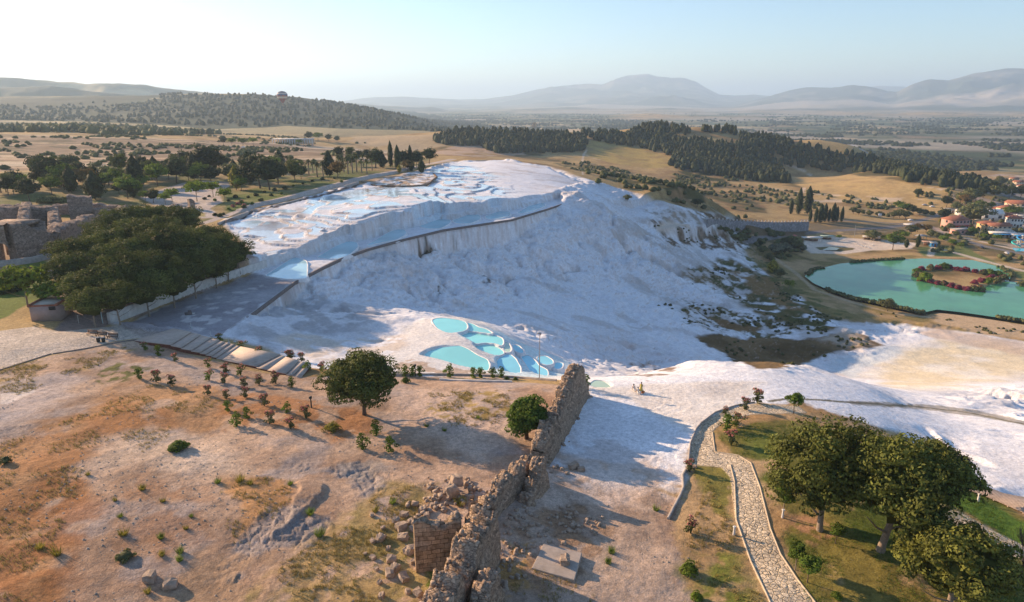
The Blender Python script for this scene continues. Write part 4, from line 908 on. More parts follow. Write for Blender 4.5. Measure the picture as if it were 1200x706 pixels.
# every template is (trunk mesh, crown mesh) of unit crown size baked at real size
def tpl_round(seed, H, Wd, base, ncl, nleaf, size, leafm, barkm=bark, trunk_r=.25, lean=0, zmin=-.45, core=.62, flat=.8, branches=5, multi=1, clump=.24):
    rng = np.random.default_rng(seed); cr_ = MB(); tr = MB()
    rx = Wd/2; rz = (H-base)/2; cz = base+rz
    n_in = ncl//5
    P_ = np.concatenate([shell(ncl, rng, .70, zmin), shell(n_in, rng, .35, -.9)*.8])
    P_ = P_*(1+0.13*np.sin(P_[:, :1]*5+seed)+.08*rng.normal(size=(len(P_), 1)))
    c = P_*np.array([rx*.84, rx*.84, rz*.84])+np.array([lean*.6, 0, cz])
    rr_ = rx*clump*(.7+.6*rng.random(len(c)))
    clumpy(cr_, c, rr_, nleaf, size, rng)
    if core: cr_.blob((lean*.6, 0, cz), (rx*core, rx*core, rz*core), rng, .05, rough=.3, seg=10, ring=8)  # darker inner blob: shade between the clumps painted into the tint
    for k_ in range(multi):
        ox = (k_-(multi-1)/2)*.25
        top = np.array([lean*.5+ox*2, rng.normal()*.1, cz+rz*.2])
        pts = [np.array([ox, 0, -.4]), np.array([ox+lean*.1, 0, base*.4]), np.array([ox+lean*.35, 0.05*H*rng.normal()*.3, base+.1*H]), top]
        tr.tube(pts, [trunk_r*1.35, trunk_r, trunk_r*.8, trunk_r*.3], 8)
        for j in range(branches):
            a = 2*math.pi*j/branches+rng.random(); z0 = base*.75+rng.random()*rz*.7
            p0 = np.array([ox+lean*.3, 0, z0]); p2 = np.array([math.cos(a)*rx*.7+lean*.5, math.sin(a)*rx*.7, z0+rz*(.25+.5*rng.random())])
            tr.tube([p0, (p0+p2)/2+np.array([0, 0, -.05*rz]), p2], [trunk_r*.42, trunk_r*.28, trunk_r*.1], 5)
    return tr.mesh('trunk', [barkm], True), cr_.mesh('crown', [leafm])
def tpl_cone(seed, H, Wd, leafm, n=900, size=.3, base=.3, p=.7, trunk_r=.18):
    rng = np.random.default_rng(seed); cr_ = MB(); tr = MB()
    z = rng.random(n)**.8; a = rng.random(n)*2*math.pi
    rad = Wd/2*np.clip(np.sin(np.pi*np.clip(z*.9+.12, 0, 1))**p, 0, 1)*(1-z*.25)*(.85+.15*np.sin(a*5+z*19)+.1*rng.normal(size=n)); 
    P_ = np.stack([np.cos(a)*rad, np.sin(a)*rad, base+z*(H-base)], 1)
    nn = np.stack([np.cos(a), np.sin(a), np.full(n, .3)], 1)+unit(n, rng)*.6; nn /= np.linalg.norm(nn, axis=1)[:, None]
    cr_.leaves(P_, nn, size, rng, np.clip(.5+.35*np.sin(a*5+z*19)+.2*rng.normal(size=n), 0, 1))
    cr_.blob((0, 0, base+(H-base)*.45), (Wd*.34, Wd*.34, (H-base)*.43), rng, .1, seg=8, ring=8)  # dark inner blob, shade inside the crown put into its tint
    tr.tube([(0, 0, -.4), (0, 0, base+.5), (0, 0, H*.6)], [trunk_r, trunk_r*.9, trunk_r*.3], 6)
    return tr.mesh('trunk', [bark], True), cr_.mesh('crown', [leafm])
def tpl_palm(seed, H, leafm):
    rng = np.random.default_rng(seed); cr_ = MB(); tr = MB()
    tr.tube([(0, 0, -.4), (.1, 0, H*.4), (.05, 0, H)], [.38, .3, .27], 7)
    for k_ in range(34):
        a = rng.random()*2*math.pi; e = rng.uniform(-.5, 1.2); Lf = 2.6*rng.uniform(.8, 1.1)
        t_ = np.linspace(0, 1, 6); rr_ = Lf*t_*math.cos(e)*(1-.1*t_); zz_ = Lf*(t_*math.sin(e)-.55*t_**2)
        C_ = np.stack([np.cos(a)*rr_, np.sin(a)*rr_, H+zz_], 1); sd = np.array([-math.sin(a), math.cos(a), 0])
        w_ = (.34*np.sin(np.pi*np.clip(t_*.9+.08, 0, 1)))[:, None]
        for s_ in (-1, 1):
            V_ = np.concatenate([C_, C_+sd*w_*s_-np.array([0, 0, .18])*w_/.34]); q = np.arange(5)
            cr_.add(V_, np.stack([q, q+1, q+7, q+6], 1), rng.random())
    return tr.mesh('trunk', [bark2], True), cr_.mesh('crown', [leafm])
def tpl_oleander(seed, H, leafm, bloom, nb=60):
    rng = np.random.default_rng(seed); cr_ = MB(); bl = MB()
    low = np.array([[rng.normal()*.16, rng.normal()*.16, .25+.12*rng.normal()] for _ in range(6)])*H
    up = np.array([[rng.normal()*.2, rng.normal()*.2, .74+.1*rng.normal()] for _ in range(7)])*H
    clumpy(cr_, low, [H*.17]*6, 34, .11, rng); clumpy(cr_, up, [H*.18]*7, 34, .11, rng)
    for c in up[:5]: cr_.tube([(0, 0, -.15), (c[0]*.5, c[1]*.5, H*.45), c], [.05, .035, .015], 4)
    if bloom is not None: clumpy(bl, up+np.array([0, 0, H*.10]), [H*.15]*7, nb//7, .10, rng, asp=.9)
    return cr_.mesh('foliage', [leafm]), (bl.mesh('blossom', [bloom]) if bloom is not None else None)
def tpl_bush(seed, H, Wd, leafm, ncl=14, nleaf=40, size=.12, extra=None):
    rng = np.random.default_rng(seed); cr_ = MB()
    P_ = shell(ncl, rng, .5, -.1); c = P_*np.array([Wd*.36, Wd*.36, H*.62]); c[:, 2] = np.abs(c[:, 2])+H*.1
    clumpy(cr_, c, np.full(len(c), min(Wd, H*1.3)*.24)*(.7+.6*rng.random(len(c))), nleaf, size, rng)
    cr_.blob((0, 0, H*.35), (Wd*.3, Wd*.3, H*.35), rng, .1)  # dark inner blob, shade inside the bush put into its tint
    mats_ = [leafm]
    if extra is not None:
        mats_.append(extra); k_ = rng.permutation(len(c))[:max(2, len(c)//2)]
        clumpy(cr_, c[k_]*1.08, np.full(len(k_), min(Wd, H)*.22), nleaf, size*.9, rng, m=1)
    return cr_.mesh('bush', mats_)
def tree(tp, name, px, py, s, label, cat, group=None, rz=None, sz=None, loc=None, parts=True, sx=None):
    p = loc or at(px, py); rz = random.uniform(0, 6.28) if rz is None else rz
    tr_, cr_ = tp
    o = bpy.data.objects.new(name, None); COL.objects.link(o); o.location = p; o.rotation_euler[2] = rz
    o.scale = (s*(sx or 1), s*(sx or 1), s*(sz or 1)); o.empty_display_size = .5
    tag(o, label, cat, group)
    new('trunk', tr_, o); new('crown', cr_, o)
    return o
def solo(me, name, px, py, s, label, cat, group=None, rz=None, loc=None, sz=1.0):
    p = loc or at(px, py); o = new(name, me, loc=p); o.scale = (s, s, s*sz); o.rotation_euler[2] = random.uniform(0, 6.28) if rz is None else rz
    tag(o, label, cat, group); return o
def px2m(px, py, n):
    """metres spanned by n photo pixels at the ground point under a pixel"""
    p = at(px, py); d = math.sqrt(p[0]**2+p[1]**2+(CAMZ-p[2])**2); return n*d/FOC
# --- foreground pines
pA = tpl_round(1, 9.6, 11.2, 1.3, 100, 190, .17, LM['pine'], bark, .30, branches=7, zmin=-.62, clump=.24, core=.66)
tree(pA, 'stone_pine', 427, 486, 1.0, 'solitary round pine on the bare dirt in front of the turquoise pools', 'pine tree', rz=.4)
pB = tpl_round(2, 12.2, 12.0, 1.2, 140, 150, .17, LM['pine3'], bark2, .32, lean=1.2, branches=7, zmin=-.5, clump=.22, core=.55)
tree(pB, 'pine_tree', 961, 622, 1.0, 'tall pine with a pale leaning trunk nearest the stone paved path', 'pine tree', rz=1.9)
pC = tpl_round(3, 12.8, 11.8, 2.0, 140, 150, .17, LM['pine3'], bark2, .36, lean=1.5, branches=7, zmin=-.45, clump=.22, core=.55)
tree(pC, 'pine_tree', 1031, 646, 1.0, 'largest pine on the lawn with a thick bare leaning trunk', 'pine tree', rz=.1)
pD = tpl_round(4, 8.6, 9.4, .5, 110, 150, .16, LM['pine2'], bark2, .26, branches=6, zmin=-.5, clump=.22)
tree(pD, 'pine_tree', 1112, 712, 1.0, 'low spreading pine cut by the bottom right of the view', 'pine tree', rz=2.2)
pE = tpl_round(5, 9.5, 6.5, 1.5, 90, 110, .17, LM['dark'], bark, .24, branches=5, clump=.26)
tree(pE, 'pine_tree', 1088, 608, 1.0, 'darker pine half hidden behind the largest lawn pine', 'pine tree')
fig = tpl_round(6, 5.6, 6.0, .5, 80, 90, .19, LM['green'], bark, .16, branches=6, zmin=-.7, clump=.26, multi=3, core=.55)
tree(fig, 'fig_tree', 617, 514, 1.0, 'bushy bright green tree growing against the ruined stone wall', 'tree')
small = tpl_round(7, 3.4, 2.4, 1.2, 26, 60, .12, LM['green'], bark, .06, branches=4, clump=.34, core=.4)
tree(small, 'young_tree', 930, 485, 1.0, 'small lone tree standing on the edge of the white travertine', 'tree')
tree(small, 'young_tree', 1145, 586, .82, 'small sapling beside the boardwalk on the far lawn edge', 'tree')
slim = tpl_round(8, 4.6, 2.2, .8, 34, 60, .13, LM['green'], bark2, .07, branches=4, clump=.34, core=.4)
tree(slim, 'young_tree', 917, 604, 1.0, 'slender leafy tree between the paved path and the tall pine', 'tree')
tree(small, 'young_tree', 979, 637, .7, 'thin sapling in the shade between the two lawn pines', 'tree')
tree(slim, 'young_tree', 932, 668, .72, 'leafy shrub tree beside the paved path, upper of a pair', 'tree')
tree(small, 'young_tree', 946, 683, .9, 'leafy shrub tree beside the paved path, lower of a pair', 'tree')
# bare tree at the right edge
rng = np.random.default_rng(5); tw = MB(); tt = MB()
tt.tube([(0, 0, -.3), (.05, 0, 1.6), (.1, .05, 3.2), (.1, 0, 5.4)], [.10, .08, .06, .02], 6)
for k_ in range(46):
    z0 = 1.2+rng.random()*3.6; a = rng.random()*6.28; Lr = (5.8-z0)*.5*rng.uniform(.6, 1.1)
    p1 = np.array([.08, 0, z0]); p2 = p1+np.array([math.cos(a)*Lr*.6, math.sin(a)*Lr*.6, Lr*.9]); p3 = p2+np.array([math.cos(a)*Lr*.2, math.sin(a)*Lr*.2, Lr*.6])
    tw.tube([p1, p2, p3], [.035, .02, .006], 4)
    for j in range(4):
        b0 = p1+(p2-p1)*rng.uniform(.3, 1); tw.tube([b0, b0+np.array([rng.normal()*.4, rng.normal()*.4, rng.uniform(.4, .9)])], [.012, .004], 3)
tree((tt.mesh('trunk', [bark]), tw.mesh('crown', [LM['twig']])), 'bare_tree', 1194, 682, 1.15, 'leafless purplish tree at the far right edge of the lawn', 'tree')
# --- the grove beside the walkway
gp = [tpl_round(10+k_, H, Wd, b_, 46, 110, .20, m_, bark2, .20, branches=4, zmin=-.25, clump=.27, core=.6) for k_, (H, Wd, b_, m_) in enumerate([(10.5, 11, 2.0, LM['pine']), (11.3, 10, 2.4, LM['pine']), (10, 11.5, 1.8, LM['pine'])])]
# (x, y of the foot): front row first
GROVE = [(112,384,.75),(141,381,.80),(175,371,.92),(205,361,.88),(230,350,.88),(254,338,.85),(268,330,.84),(281,320,.78),(100,368,.85),(122,366,.9),(155,355,.95),(188,345,.95),(215,336,.92),(240,325,.9),(262,314,.85),
         (92,352,.95),(95,350,.9),(130,340,.95),(165,331,1.0),(198,322,.98),(225,314,.95),(248,305,.88),(98,334,.95),(105,328,.95),(142,318,1.0),(178,312,1.0),(210,306,.96),(85,322,.8),(125,308,.9),(160,303,.95),(190,298,.97),(150,290,1.0),(170,286,1.05),(196,284,1.05),(220,288,1.0),(128,294,.95)]
gl = {0: 'smallest front pine of the walkway grove, closest to the stone kiosk', 7: 'last pine at the right tip of the dense walkway grove', 22: 'pine at the left end of the walkway grove beside the bath ruins'}
for k_, (x_, y_, s_) in enumerate(GROVE):
    tree(gp[k_ % 3], 'pine_tree', x_, y_, s_*random.uniform(1.03, 1.14), gl.get(k_, 'dense round-topped pine inside the dark grove beside the walkway'), 'pine tree', 'pines of the walkway grove')
# ---------------------------------------------------------------- more trees, each at its own foot
T = {
 'rd': tpl_round(40, 9, 9, 1.6, 40, 34, .36, LM['dark'], bark, .2, branches=3, clump=.3),
 'rg': tpl_round(41, 8, 8, 1.8, 34, 34, .36, LM['green'], bark, .16, branches=3, clump=.32, core=.5),
 'rb': tpl_round(42, 6, 6, 1.8, 26, 34, .30, LM['bright'], bark2, .12, branches=3, clump=.34, core=.45),
 'ol': tpl_round(43, 6, 8, .8, 30, 34, .32, LM['olive'], bark, .18, branches=3, zmin=-.3, clump=.32),
 'sv': tpl_round(44, 6, 7.5, .8, 30, 34, .30, LM['silver'], bark, .18, branches=3, zmin=-.3, clump=.32),
 'pn': tpl_round(45, 10, 8, 1.5, 44, 34, .38, LM['pine'], bark, .2, branches=3, clump=.28),
 'co': tpl_cone(46, 12, 7.5, LM['dark'], 1100, .42, .6, .9),
 'cy': tpl_cone(47, 14, 3.6, LM['dark'], 1000, .34, .2, .6),
 'yl': tpl_cone(48, 9, 5.5, LM['yellow'], 600, .4, .8, .8),
 'oc': tpl_round(49, 7, 8, 1.4, 30, 34, .34, LM['ochre'], bark, .2, branches=3, clump=.3),
}
TH = {'rd': 9, 'rg': 8, 'rb': 6, 'ol': 6, 'sv': 6, 'pn': 10, 'co': 12, 'cy': 14, 'yl': 9, 'oc': 7}
TN = {'rd': ('round_tree', 'dark round-crowned tree'), 'rg': ('broadleaf_tree', 'mid green leafy tree'), 'rb': ('broadleaf_tree', 'small bright green tree'), 'ol': ('olive_tree', 'olive green bushy tree'), 'sv': ('olive_tree', 'silvery olive tree'),
      'pn': ('pine_tree', 'broad pine'), 'co': ('conifer_tree', 'dark conical conifer'), 'cy': ('cypress_tree', 'dark slender cypress'), 'yl': ('poplar_tree', 'yellowish upright tree'), 'oc': ('broadleaf_tree', 'rusty brown tree')}
TCAT = {'cy': 'cypress', 'pn': 'pine tree'}
def row(lst, where, group):
    for it in lst:
        x_, y_, h_, k_ = it[:4]; hm_ = px2m(x_, y_, h_)*(1.16 if x_ < 340 else 1.05)
        tree(T[k_], TN[k_][0], x_, y_, hm_/TH[k_]*random.uniform(.95, 1.06), (it[5] if len(it) > 5 else TN[k_][1]+' '+where), TCAT.get(k_, 'tree'), group, sx=it[4] if len(it) > 4 else 1)
row([(10,229,17,'rd'),(22,223,13,'rb'),(35,236,20,'rd'),(47,219,15,'rd'),(62,219,26,'rd'),(75,222,20,'rg'),(84,226,22,'co'),(94,214,18,'rd'),(100,222,17,'oc'),(112,234,25,'co',1.3),(121,222,16,'rd'),(135,223,18,'rg'),(142,206,20,'pn'),(160,223,30,'co'),(150,233,20,'rg'),
     (178,212,18,'pn'),(185,219,20,'rg'),(198,211,18,'rd'),(207,215,23,'rd'),(216,206,15,'rg'),(228,211,24,'co'),(241,209,30,'rd',1.15),(236,216,20,'rg'),(248,216,18,'rd'),(257,201,17,'rd')],
    'among the trees of the left plateau', 'trees on the left plateau')
for k_ in range(46):
    x_ = random.uniform(-6, 330); y_ = random.uniform(203, 232) if x_ < 180 else random.uniform(196, 214)
    kk_ = random.choice(['rd', 'rd', 'pn', 'rg', 'co', 'ol']); tree(T[kk_], TN[kk_][0], x_, y_, px2m(x_, y_, random.uniform(12, 20))/TH[kk_], TN[kk_][1]+' in the dense tree belt of the left plateau', 'tree', 'tree belt of the left plateau', sx=random.uniform(1, 1.3))
row([(180,238,13,'rd'),(171,237,10,'rb'),(194,240,10,'rb'),(202,237,12,'rb'),(156,232,15,'rd'),(231,236,19,'rb'),(250,231,14,'rb'),(264,237,13,'rb'),(277,223,22,'yl'),(283,224,14,'rg')], 'beside the pale plaza', 'trees beside the plaza')
row([(293,216,30,'co',1.2),(305,221,33,'rd',1.1),(316,223,30,'rd'),(326,216,22,'rd'),(346,214,25,'pn'),(353,210,15,'rd'),(386,207,27,'co'),(396,209,18,'oc'),(440,197,22,'rd'),(431,187,12,'rd'),(449,197,12,'rd'),(420,190,13,'rd'),(410,186,12,'pn'),(478,201,13,'oc'),(468,203,9,'yl'),(397,185,12,'rd'),(412,196,14,'pn')],
    'in the garden behind the upper terraces', 'garden trees behind the upper terraces')
row([(458,196,27,'cy',1.0,'tallest slender cypress of the group above the upper terraces'),(466,198,24,'cy',1.3,'second broader cypress right of the tallest one'),(448,197,17,'co',1,'conical conifer just left of the tall cypresses'),(473,196,18,'rd'),(481,196,22,'cy',1.2,'cypress with a pointed tip right of the broad pair'),(488,196,18,'rd'),(494,203,16,'co',1.1,'conifer at the terrace edge lowest of the cypress group'),(503,192,17,'rd',1,'dark round tree at the right end of the cypress group'),(482,201,13,'co'),(441,197,13,'rb')],
    'in the cypress group above the terraces', 'cypress group above the upper terraces')
row([(272,172,8,'rb'),(285,173,9,'rb'),(297,171,8,'rb'),(262,170,8,'rd'),(351,171,7,'rb'),(362,165,10,'rd'),(373,166,9,'rb'),(385,166,8,'rd'),(395,167,7,'rd')], 'on the far dry field near the long white shelter', 'trees by the far white shelter')
row([(33,360,34,'rb',1.0,'bright green tree on the lawn left of the stone kiosk'),(71,362,24,'rb',1.25,'yellow-green round tree right behind the stone kiosk')], '', 'lawn trees by the kiosk')
row([(935.6,251,26,'cy',1.1,'tall cypress left of the pair above the long road wall'),(946,251,27,'cy',1.35,'widest cypress of the pair above the long road wall'),(926.6,251,14,'cy',1.3,'shortest cypress standing alone at the left of the pair')], '', 'cypresses above the road wall')
row([(949,260,14,'cy',1.2),(955.6,261,16,'cy',1.2),(961,261,19,'cy',1.5),(966,260,18,'cy',1.3),(971,260,14,'cy',1.2),(976,260,19,'cy',1.4),(980,260,16,'cy',1.2),(986,260,15,'cy',1.2)], 'in the dense row right of the road wall', 'cypress row right of the road wall')
row([(817,243,10,'rd',1.5,'dark bush tree at the left end of the road wall'),(735,236,7,'ol',1,'lone small olive green shrub on the white slope crest')], '', None)
row([(1076,232,9,'rd'),(1109,243,12,'rd'),(1120,248,9,'ol'),(1148,246,9,'rg'),(1161,246,7,'rg'),(1105,259,12,'rd'),(1131,240,10,'oc'),(1135,238,13,'ol'),(1143,236,12,'rd'),(1125,238,9,'ol'),(1152,232,12,'rd'),(1160,226,12,'rd'),(1170,220,10,'ol'),(1184,232,11,'rd'),(1196,232,12,'rd'),(1180,244,8,'rd'),(1101,262,5,'yl'),(1165,232,11,'ol'),(1175,226,8,'ol')],
    'around the far village road', 'trees around the village road')
row([(1140,263,20,'ol',1.15,'big olive brown tree between the two red-roofed houses'),(1186,255,10,'rg',1.6,'wide green tree in front of the long red-roofed hotel')], '', 'large village trees')
row([(1052,246,9,'rg'),(1058,250,10,'rg'),(1064,250,9,'rd'),(1070,252,9,'rd'),(1077,253,8,'rd'),(1084,254,7,'rd'),(1092,255,6,'rd'),(1054,256,9,'ol'),(1061,257,8,'ol'),(1047,256,7,'ol'),(1030,255,6,'ol'),(1018,254,6,'ol'),(1006,252,6,'ol'),(1000,251,7,'ol')], 'in the hedge row along the valley road', 'hedge trees along the valley road')
row([(1046,293,18,'rg',1,'round mid green tree on the pale terrace edge above the pond'),(1036,284,7,'rb'),(1022,282,10,'ol',1.2),(1017,280,8,'ol'),(983,281,5,'rb'),(1062,291,9,'co',.9,'small conical tree on the lawn behind the pond'),(1075,290,13,'cy',1.5,'dark upright tree beside the blue-roofed hut'),(1112,271,7,'ol'),(1075,272,8,'oc'),(1085,273,8,'oc'),(1068,275,9,'ol'),(1060,282,9,'rb'),(1055,279,8,'ol'),(1090,279,8,'ol'),(1098,281,7,'ol'),(1138,276,8,'rg'),(1152,281,6,'rb'),(1168,284,7,'rb'),(1128,272,6,'rd'),(1120,278,6,'ol'),(1105,286,8,'rb'),(1115,289,7,'rb'),(1125,292,6,'rb'),(1110,281,6,'rb')],
    'in the gardens behind the pond', 'garden trees behind the pond')
row([(931,289,10,'ol'),(925,288,9,'ol'),(908,299,12,'sv',1.2),(919,298,11,'sv'),(935,294,11,'ol'),(893,298,8,'ol'),(900,306,8,'ol'),(940,296,7,'sv'),(905,320,14,'yl',1.6,'yellow-green tree cluster left of the pond'),(914,326,10,'ol'),(924,340,11,'rb',1.0,'bright bushy shrub on the bank left of the pond'),(890,290,7,'rd'),(1040,365,12,'ol',1.15,'lone round tree on the near bank of the pond'),(1199,340,8,'ol')],
    'on the slope left of the pond', 'trees on the slope left of the pond')
pm = [tpl_palm(60, 6.5, LM['palm']), tpl_palm(61, 7.5, LM['palm'])]
for k_, (x_, y_, h_) in enumerate([(302,196,12),(309,197,13),(318,197,13),(328,198,14),(337,196,13),(342,200,13),(355,206,17),(362,206,16),(372,208,18),(379,208,16),(367,203,13),(398,203,18),(403,202,17),(408,204,18),(413,203,18),(418,202,19),(424,203,16),(430,204,15),(436,200,14),(401,196,13),(411,195,14),(426,196,14),(322,203,12),(332,206,14),(350,204,13)]):
    tree(pm[k_ % 2], 'palm_tree', x_, y_, px2m(x_, y_, h_)/7.6, 'date palm in the loose palm grove left of the cypresses' if x_ > 350 else 'short palm in the thin far row of palms on the dry plateau', 'palm tree', 'palms behind the upper terraces' if x_ > 350 else 'far row of palms')
# hedges and clipped shrubs
hb = tpl_bush(70, 1.6, 2.4, LM['green'], 14, 30, .22); hb2 = tpl_bush(71, 1.6, 2.4, LM['dark'], 14, 30, .22); hy = tpl_bush(72, 2.2, 4.0, LM['olive'], 16, 34, .26)
for x_, y_ in [(50,238),(58,238),(66,238),(74,238)]: solo(hy, 'hedge_bush', x_, y_, 1.5, 'wide yellowish olive bush behind the bath ruins', 'bush', 'olive bushes behind the bath ruins')
for x_, y_ in [(268,236),(276,232),(283,238),(291,232),(300,230),(310,226),(322,224),(334,222),(344,219),(355,216),(366,213),(378,211),(392,210),(268,246),(262,252),(252,253),(258,254),(296,240),(286,244),(306,236),(318,230),(330,228),(400,214),(240,234),(245,231),(252,236)]:
    solo(random.choice([hb, hb2, hb2]), 'garden_bush', x_, y_, random.uniform(.6, 1.1), 'low clipped bush in the garden strip above the terraces', 'bush', 'garden bushes above the terraces')
pk = tpl_bush(73, 1.4, 2.2, LM['pink'], 12, 34, .16)
for x_, y_ in [(279,240),(283,237),(286,242),(273,243)]: solo(pk, 'flower_bush', x_, y_, 1.0, 'dark red flowering bush in the garden by the plaza', 'bush', 'red flowering bushes by the plaza')
rfb = tpl_bush(74, .9, 2.0, LM['pink'], 10, 30, .13)
for x_, y_ in [(12,324),(18,322),(24,321),(30,318),(36,316)]: solo(rfb, 'flower_bush', x_, y_, 1.0, 'red flower clump in the bed below the bath ruins', 'bush', 'red flower bed below the bath ruins')
for x_, y_, s_ in [(2,344,1.6),(8,343,1.6),(14,342,1.5),(20,340,1.4),(48,345,1.3),(55,340,1.2),(12,330,.7),(24,330,.7)]: solo(hb2, 'hedge_bush', x_, y_, s_, 'dark clipped hedge bush beside the lawn below the bath ruins', 'bush', 'hedge beside the lawn')
# bushes that ring the island
ib = {'g': tpl_bush(75, 3.2, 4.2, LM['green'], 18, 40, .3), 'm': tpl_bush(76, 2.6, 3.8, LM['magenta'], 16, 40, .28), 'o': tpl_bush(77, 2.8, 4.0, LM['olive'], 18, 40, .3, LM['magenta']), 'b': tpl_bush(78, 3.2, 4.4, LM['bright'], 18, 40, .3)}
for x_, y_, s_, k_ in [(1083,329,1.45,'b'),(1073,325,1.0,'o'),(1074,320,.9,'g'),(1080,317,1.0,'m'),(1090,316,1.0,'o'),(1099,316,1.0,'m'),(1106,315,1.1,'g'),(1113,315,.9,'m'),(1120,317,.9,'m'),(1126,318,.8,'m'),(1132,318,1.0,'m'),(1143,320,.9,'m'),(1152,322,1.0,'o'),(1160,323,1.15,'g'),(1170,324,1.0,'g'),(1176,328,1.0,'o'),(1168,331,1.1,'o'),(1158,332,1.0,'g'),
                       (1150,331,1.0,'m'),(1142,333,.9,'m'),(1090,332,1.0,'m'),(1098,334,.9,'m'),(1106,335,.9,'o'),(1114,337,1.0,'m'),(1122,339,.9,'m'),(1131,341,1.0,'m'),(1140,342,1.1,'o'),(1148,342,1.1,'o'),(1078,331,.9,'m'),(1161,327,1.0,'m')]:
    solo(ib[k_], 'island_bush', x_, y_, s_*1.25, {'g': 'dark green bush on the ring around the pond island', 'm': 'magenta flowering bush on the ring around the pond island', 'o': 'mixed olive and magenta bush on the ring around the pond island', 'b': 'brightest green bush at the left end of the pond island'}[k_], 'bush', {'g': 'green bushes of the pond island', 'm': 'magenta bushes of the pond island', 'o': 'mixed bushes of the pond island'}.get(k_))
# oleanders on the dry slope and by the path
OLM = [tpl_oleander(80, 1.9, LM['green'], LM['rose']), tpl_oleander(81, 1.7, LM['olive'], LM['pink'], 80), tpl_oleander(82, 1.8, LM['green'], None), tpl_oleander(83, 1.6, LM['olive'], LM['rose'], 90)]
def oleander(x_, y_, v, s_, label, group):
    f_, b_ = OLM[v]; o = solo(f_, 'oleander_bush', x_, y_, s_, label, 'bush', group)
    if b_ is not None: new('blossom', b_, o)
for k_, (x_, y_, v) in enumerate([(170,411,0),(186,417,2),(205,424,1),(163,444,2),(183,448,1),(202,452,3),(244,431,0),(245,446,0),(265,438,1),(263,449,1),(282,440,0),(286,454,3),(243,463,1),(265,467,3),(287,466,1),(267,482,2),(290,490,2),(277,500,2),(304,415+36,1),(323,450,1),(342,454,2),(310,476,1),(336,484,2),(316,497,1),(359,491,1),(341,503,1)]):
    oleander(x_, y_, v, random.uniform(.85, 1.15), 'green oleander without blossom on the bare slope left of the round pine' if v == 2 else 'pink-topped oleander bush on the bare slope left of the round pine', 'green oleanders on the slope' if v == 2 else 'pink oleanders on the slope')
for x_, y_ in [(258,400),(283,409),(304,415)]: oleander(x_, y_+1, 0, .95, 'pink oleander growing through the deck of the wide stairs', 'oleanders on the stairs')
for x_, y_, v in [(338,421,1),(342,422,1),(353,424,1),(360,435,2),(378,436,1)]: oleander(x_, y_, v, 1.0, 'oleander at the foot of the wide stairs', 'oleanders at the stair foot')
for x_, y_ in [(441,510),(426,526),(458,529)]: oleander(x_, y_, 2, 1.15, 'green shrub on the dirt just below the round pine', 'shrubs below the round pine')
for x_, y_ in [(474,441),(483,441),(492,441),(526,442),(555,443),(563,443),(577,443),(587,443)]: oleander(x_, y_, 2, 1.1 if x_ != 526 else 1.3, 'small palm-like shrub in the row along the low kerb by the pools', 'shrub row by the pools')
oleander(686, 457, 2, 1.35, 'single two-tier shrub right of the ruined wall tip', None)
for x_, y_, s_ in [(475,449,.6),(594,445,.35),(604,446,.35)]: solo(tpl_bush(84+int(s_*10), 1.4, 1.9, LM['green'], 12, 40, .12), 'low_bush', x_, y_, s_+.25, 'low round green bush beside the kerb of the pools', 'bush', 'low bushes beside the kerb')
for x_, y_, v, s_, lb in [(872,480,1,1.1,'pink oleander in the left planting ring on the paved path'),(888,473,3,1.5,'largest oleander in the right planting ring on the paved path'),(850,486,1,.7,'small pink oleander touching the path railing'),(852,495,2,.8,'small green shrub between path and lawn corner'),(862,500,0,1.1,'oleander with one leaning top at the lawn corner'),(851,505,2,1.2,'wide green shrub on the left edge of the upper lawn'),(857,522,1,1.2,'lowest pink oleander on the left edge of the upper lawn'),(808,553,1,.9,'oleander with pink tips beside the pale stones'),(809,625,1,1.0,'solitary pink oleander on the bare ground left of the path')]:
    oleander(x_, y_, v, s_, lb, None)
gb = tpl_bush(90, 1.6, 1.9, LM['bright'], 18, 70, .11)
solo(gb, 'round_bush', 808, 672, .95, 'bright green round bush on the grass left of the paved path', 'bush')
solo(gb, 'round_bush', 816, 702, .6, 'small green bush at the bottom edge left of the path', 'bush')
solo(gb, 'round_bush', 980, 702, .55, 'tiny bright bush at the bottom edge right of the path', 'bush')
wb = tpl_bush(91, 1.1, 3.8, LM['green'], 26, 60, .12)
solo(wb, 'spreading_bush', 208, 527, 1.05, 'low spreading green bush alone on the orange dirt', 'bush', rz=0)
yb = tpl_bush(92, 1.5, 2.6, LM['yellow'], 20, 50, .10)
solo(yb, 'yellow_bush', 389, 505, 1.0, 'yellowish feathery bush left of the round pine trunk', 'bush')
solo(tpl_bush(93, .9, 2.3, LM['olive'], 16, 60, .09, LM['dry']), 'scrub_bush', 147, 655, 1.0, 'dark scrubby bush with dry grass near the two boulders', 'bush')
solo(tpl_bush(94, 1.2, 1.4, LM['olive'], 12, 50, .09), 'scrub_bush', 7, 543, 1.0, 'dark shrub at the left edge of the dirt hill', 'bush')
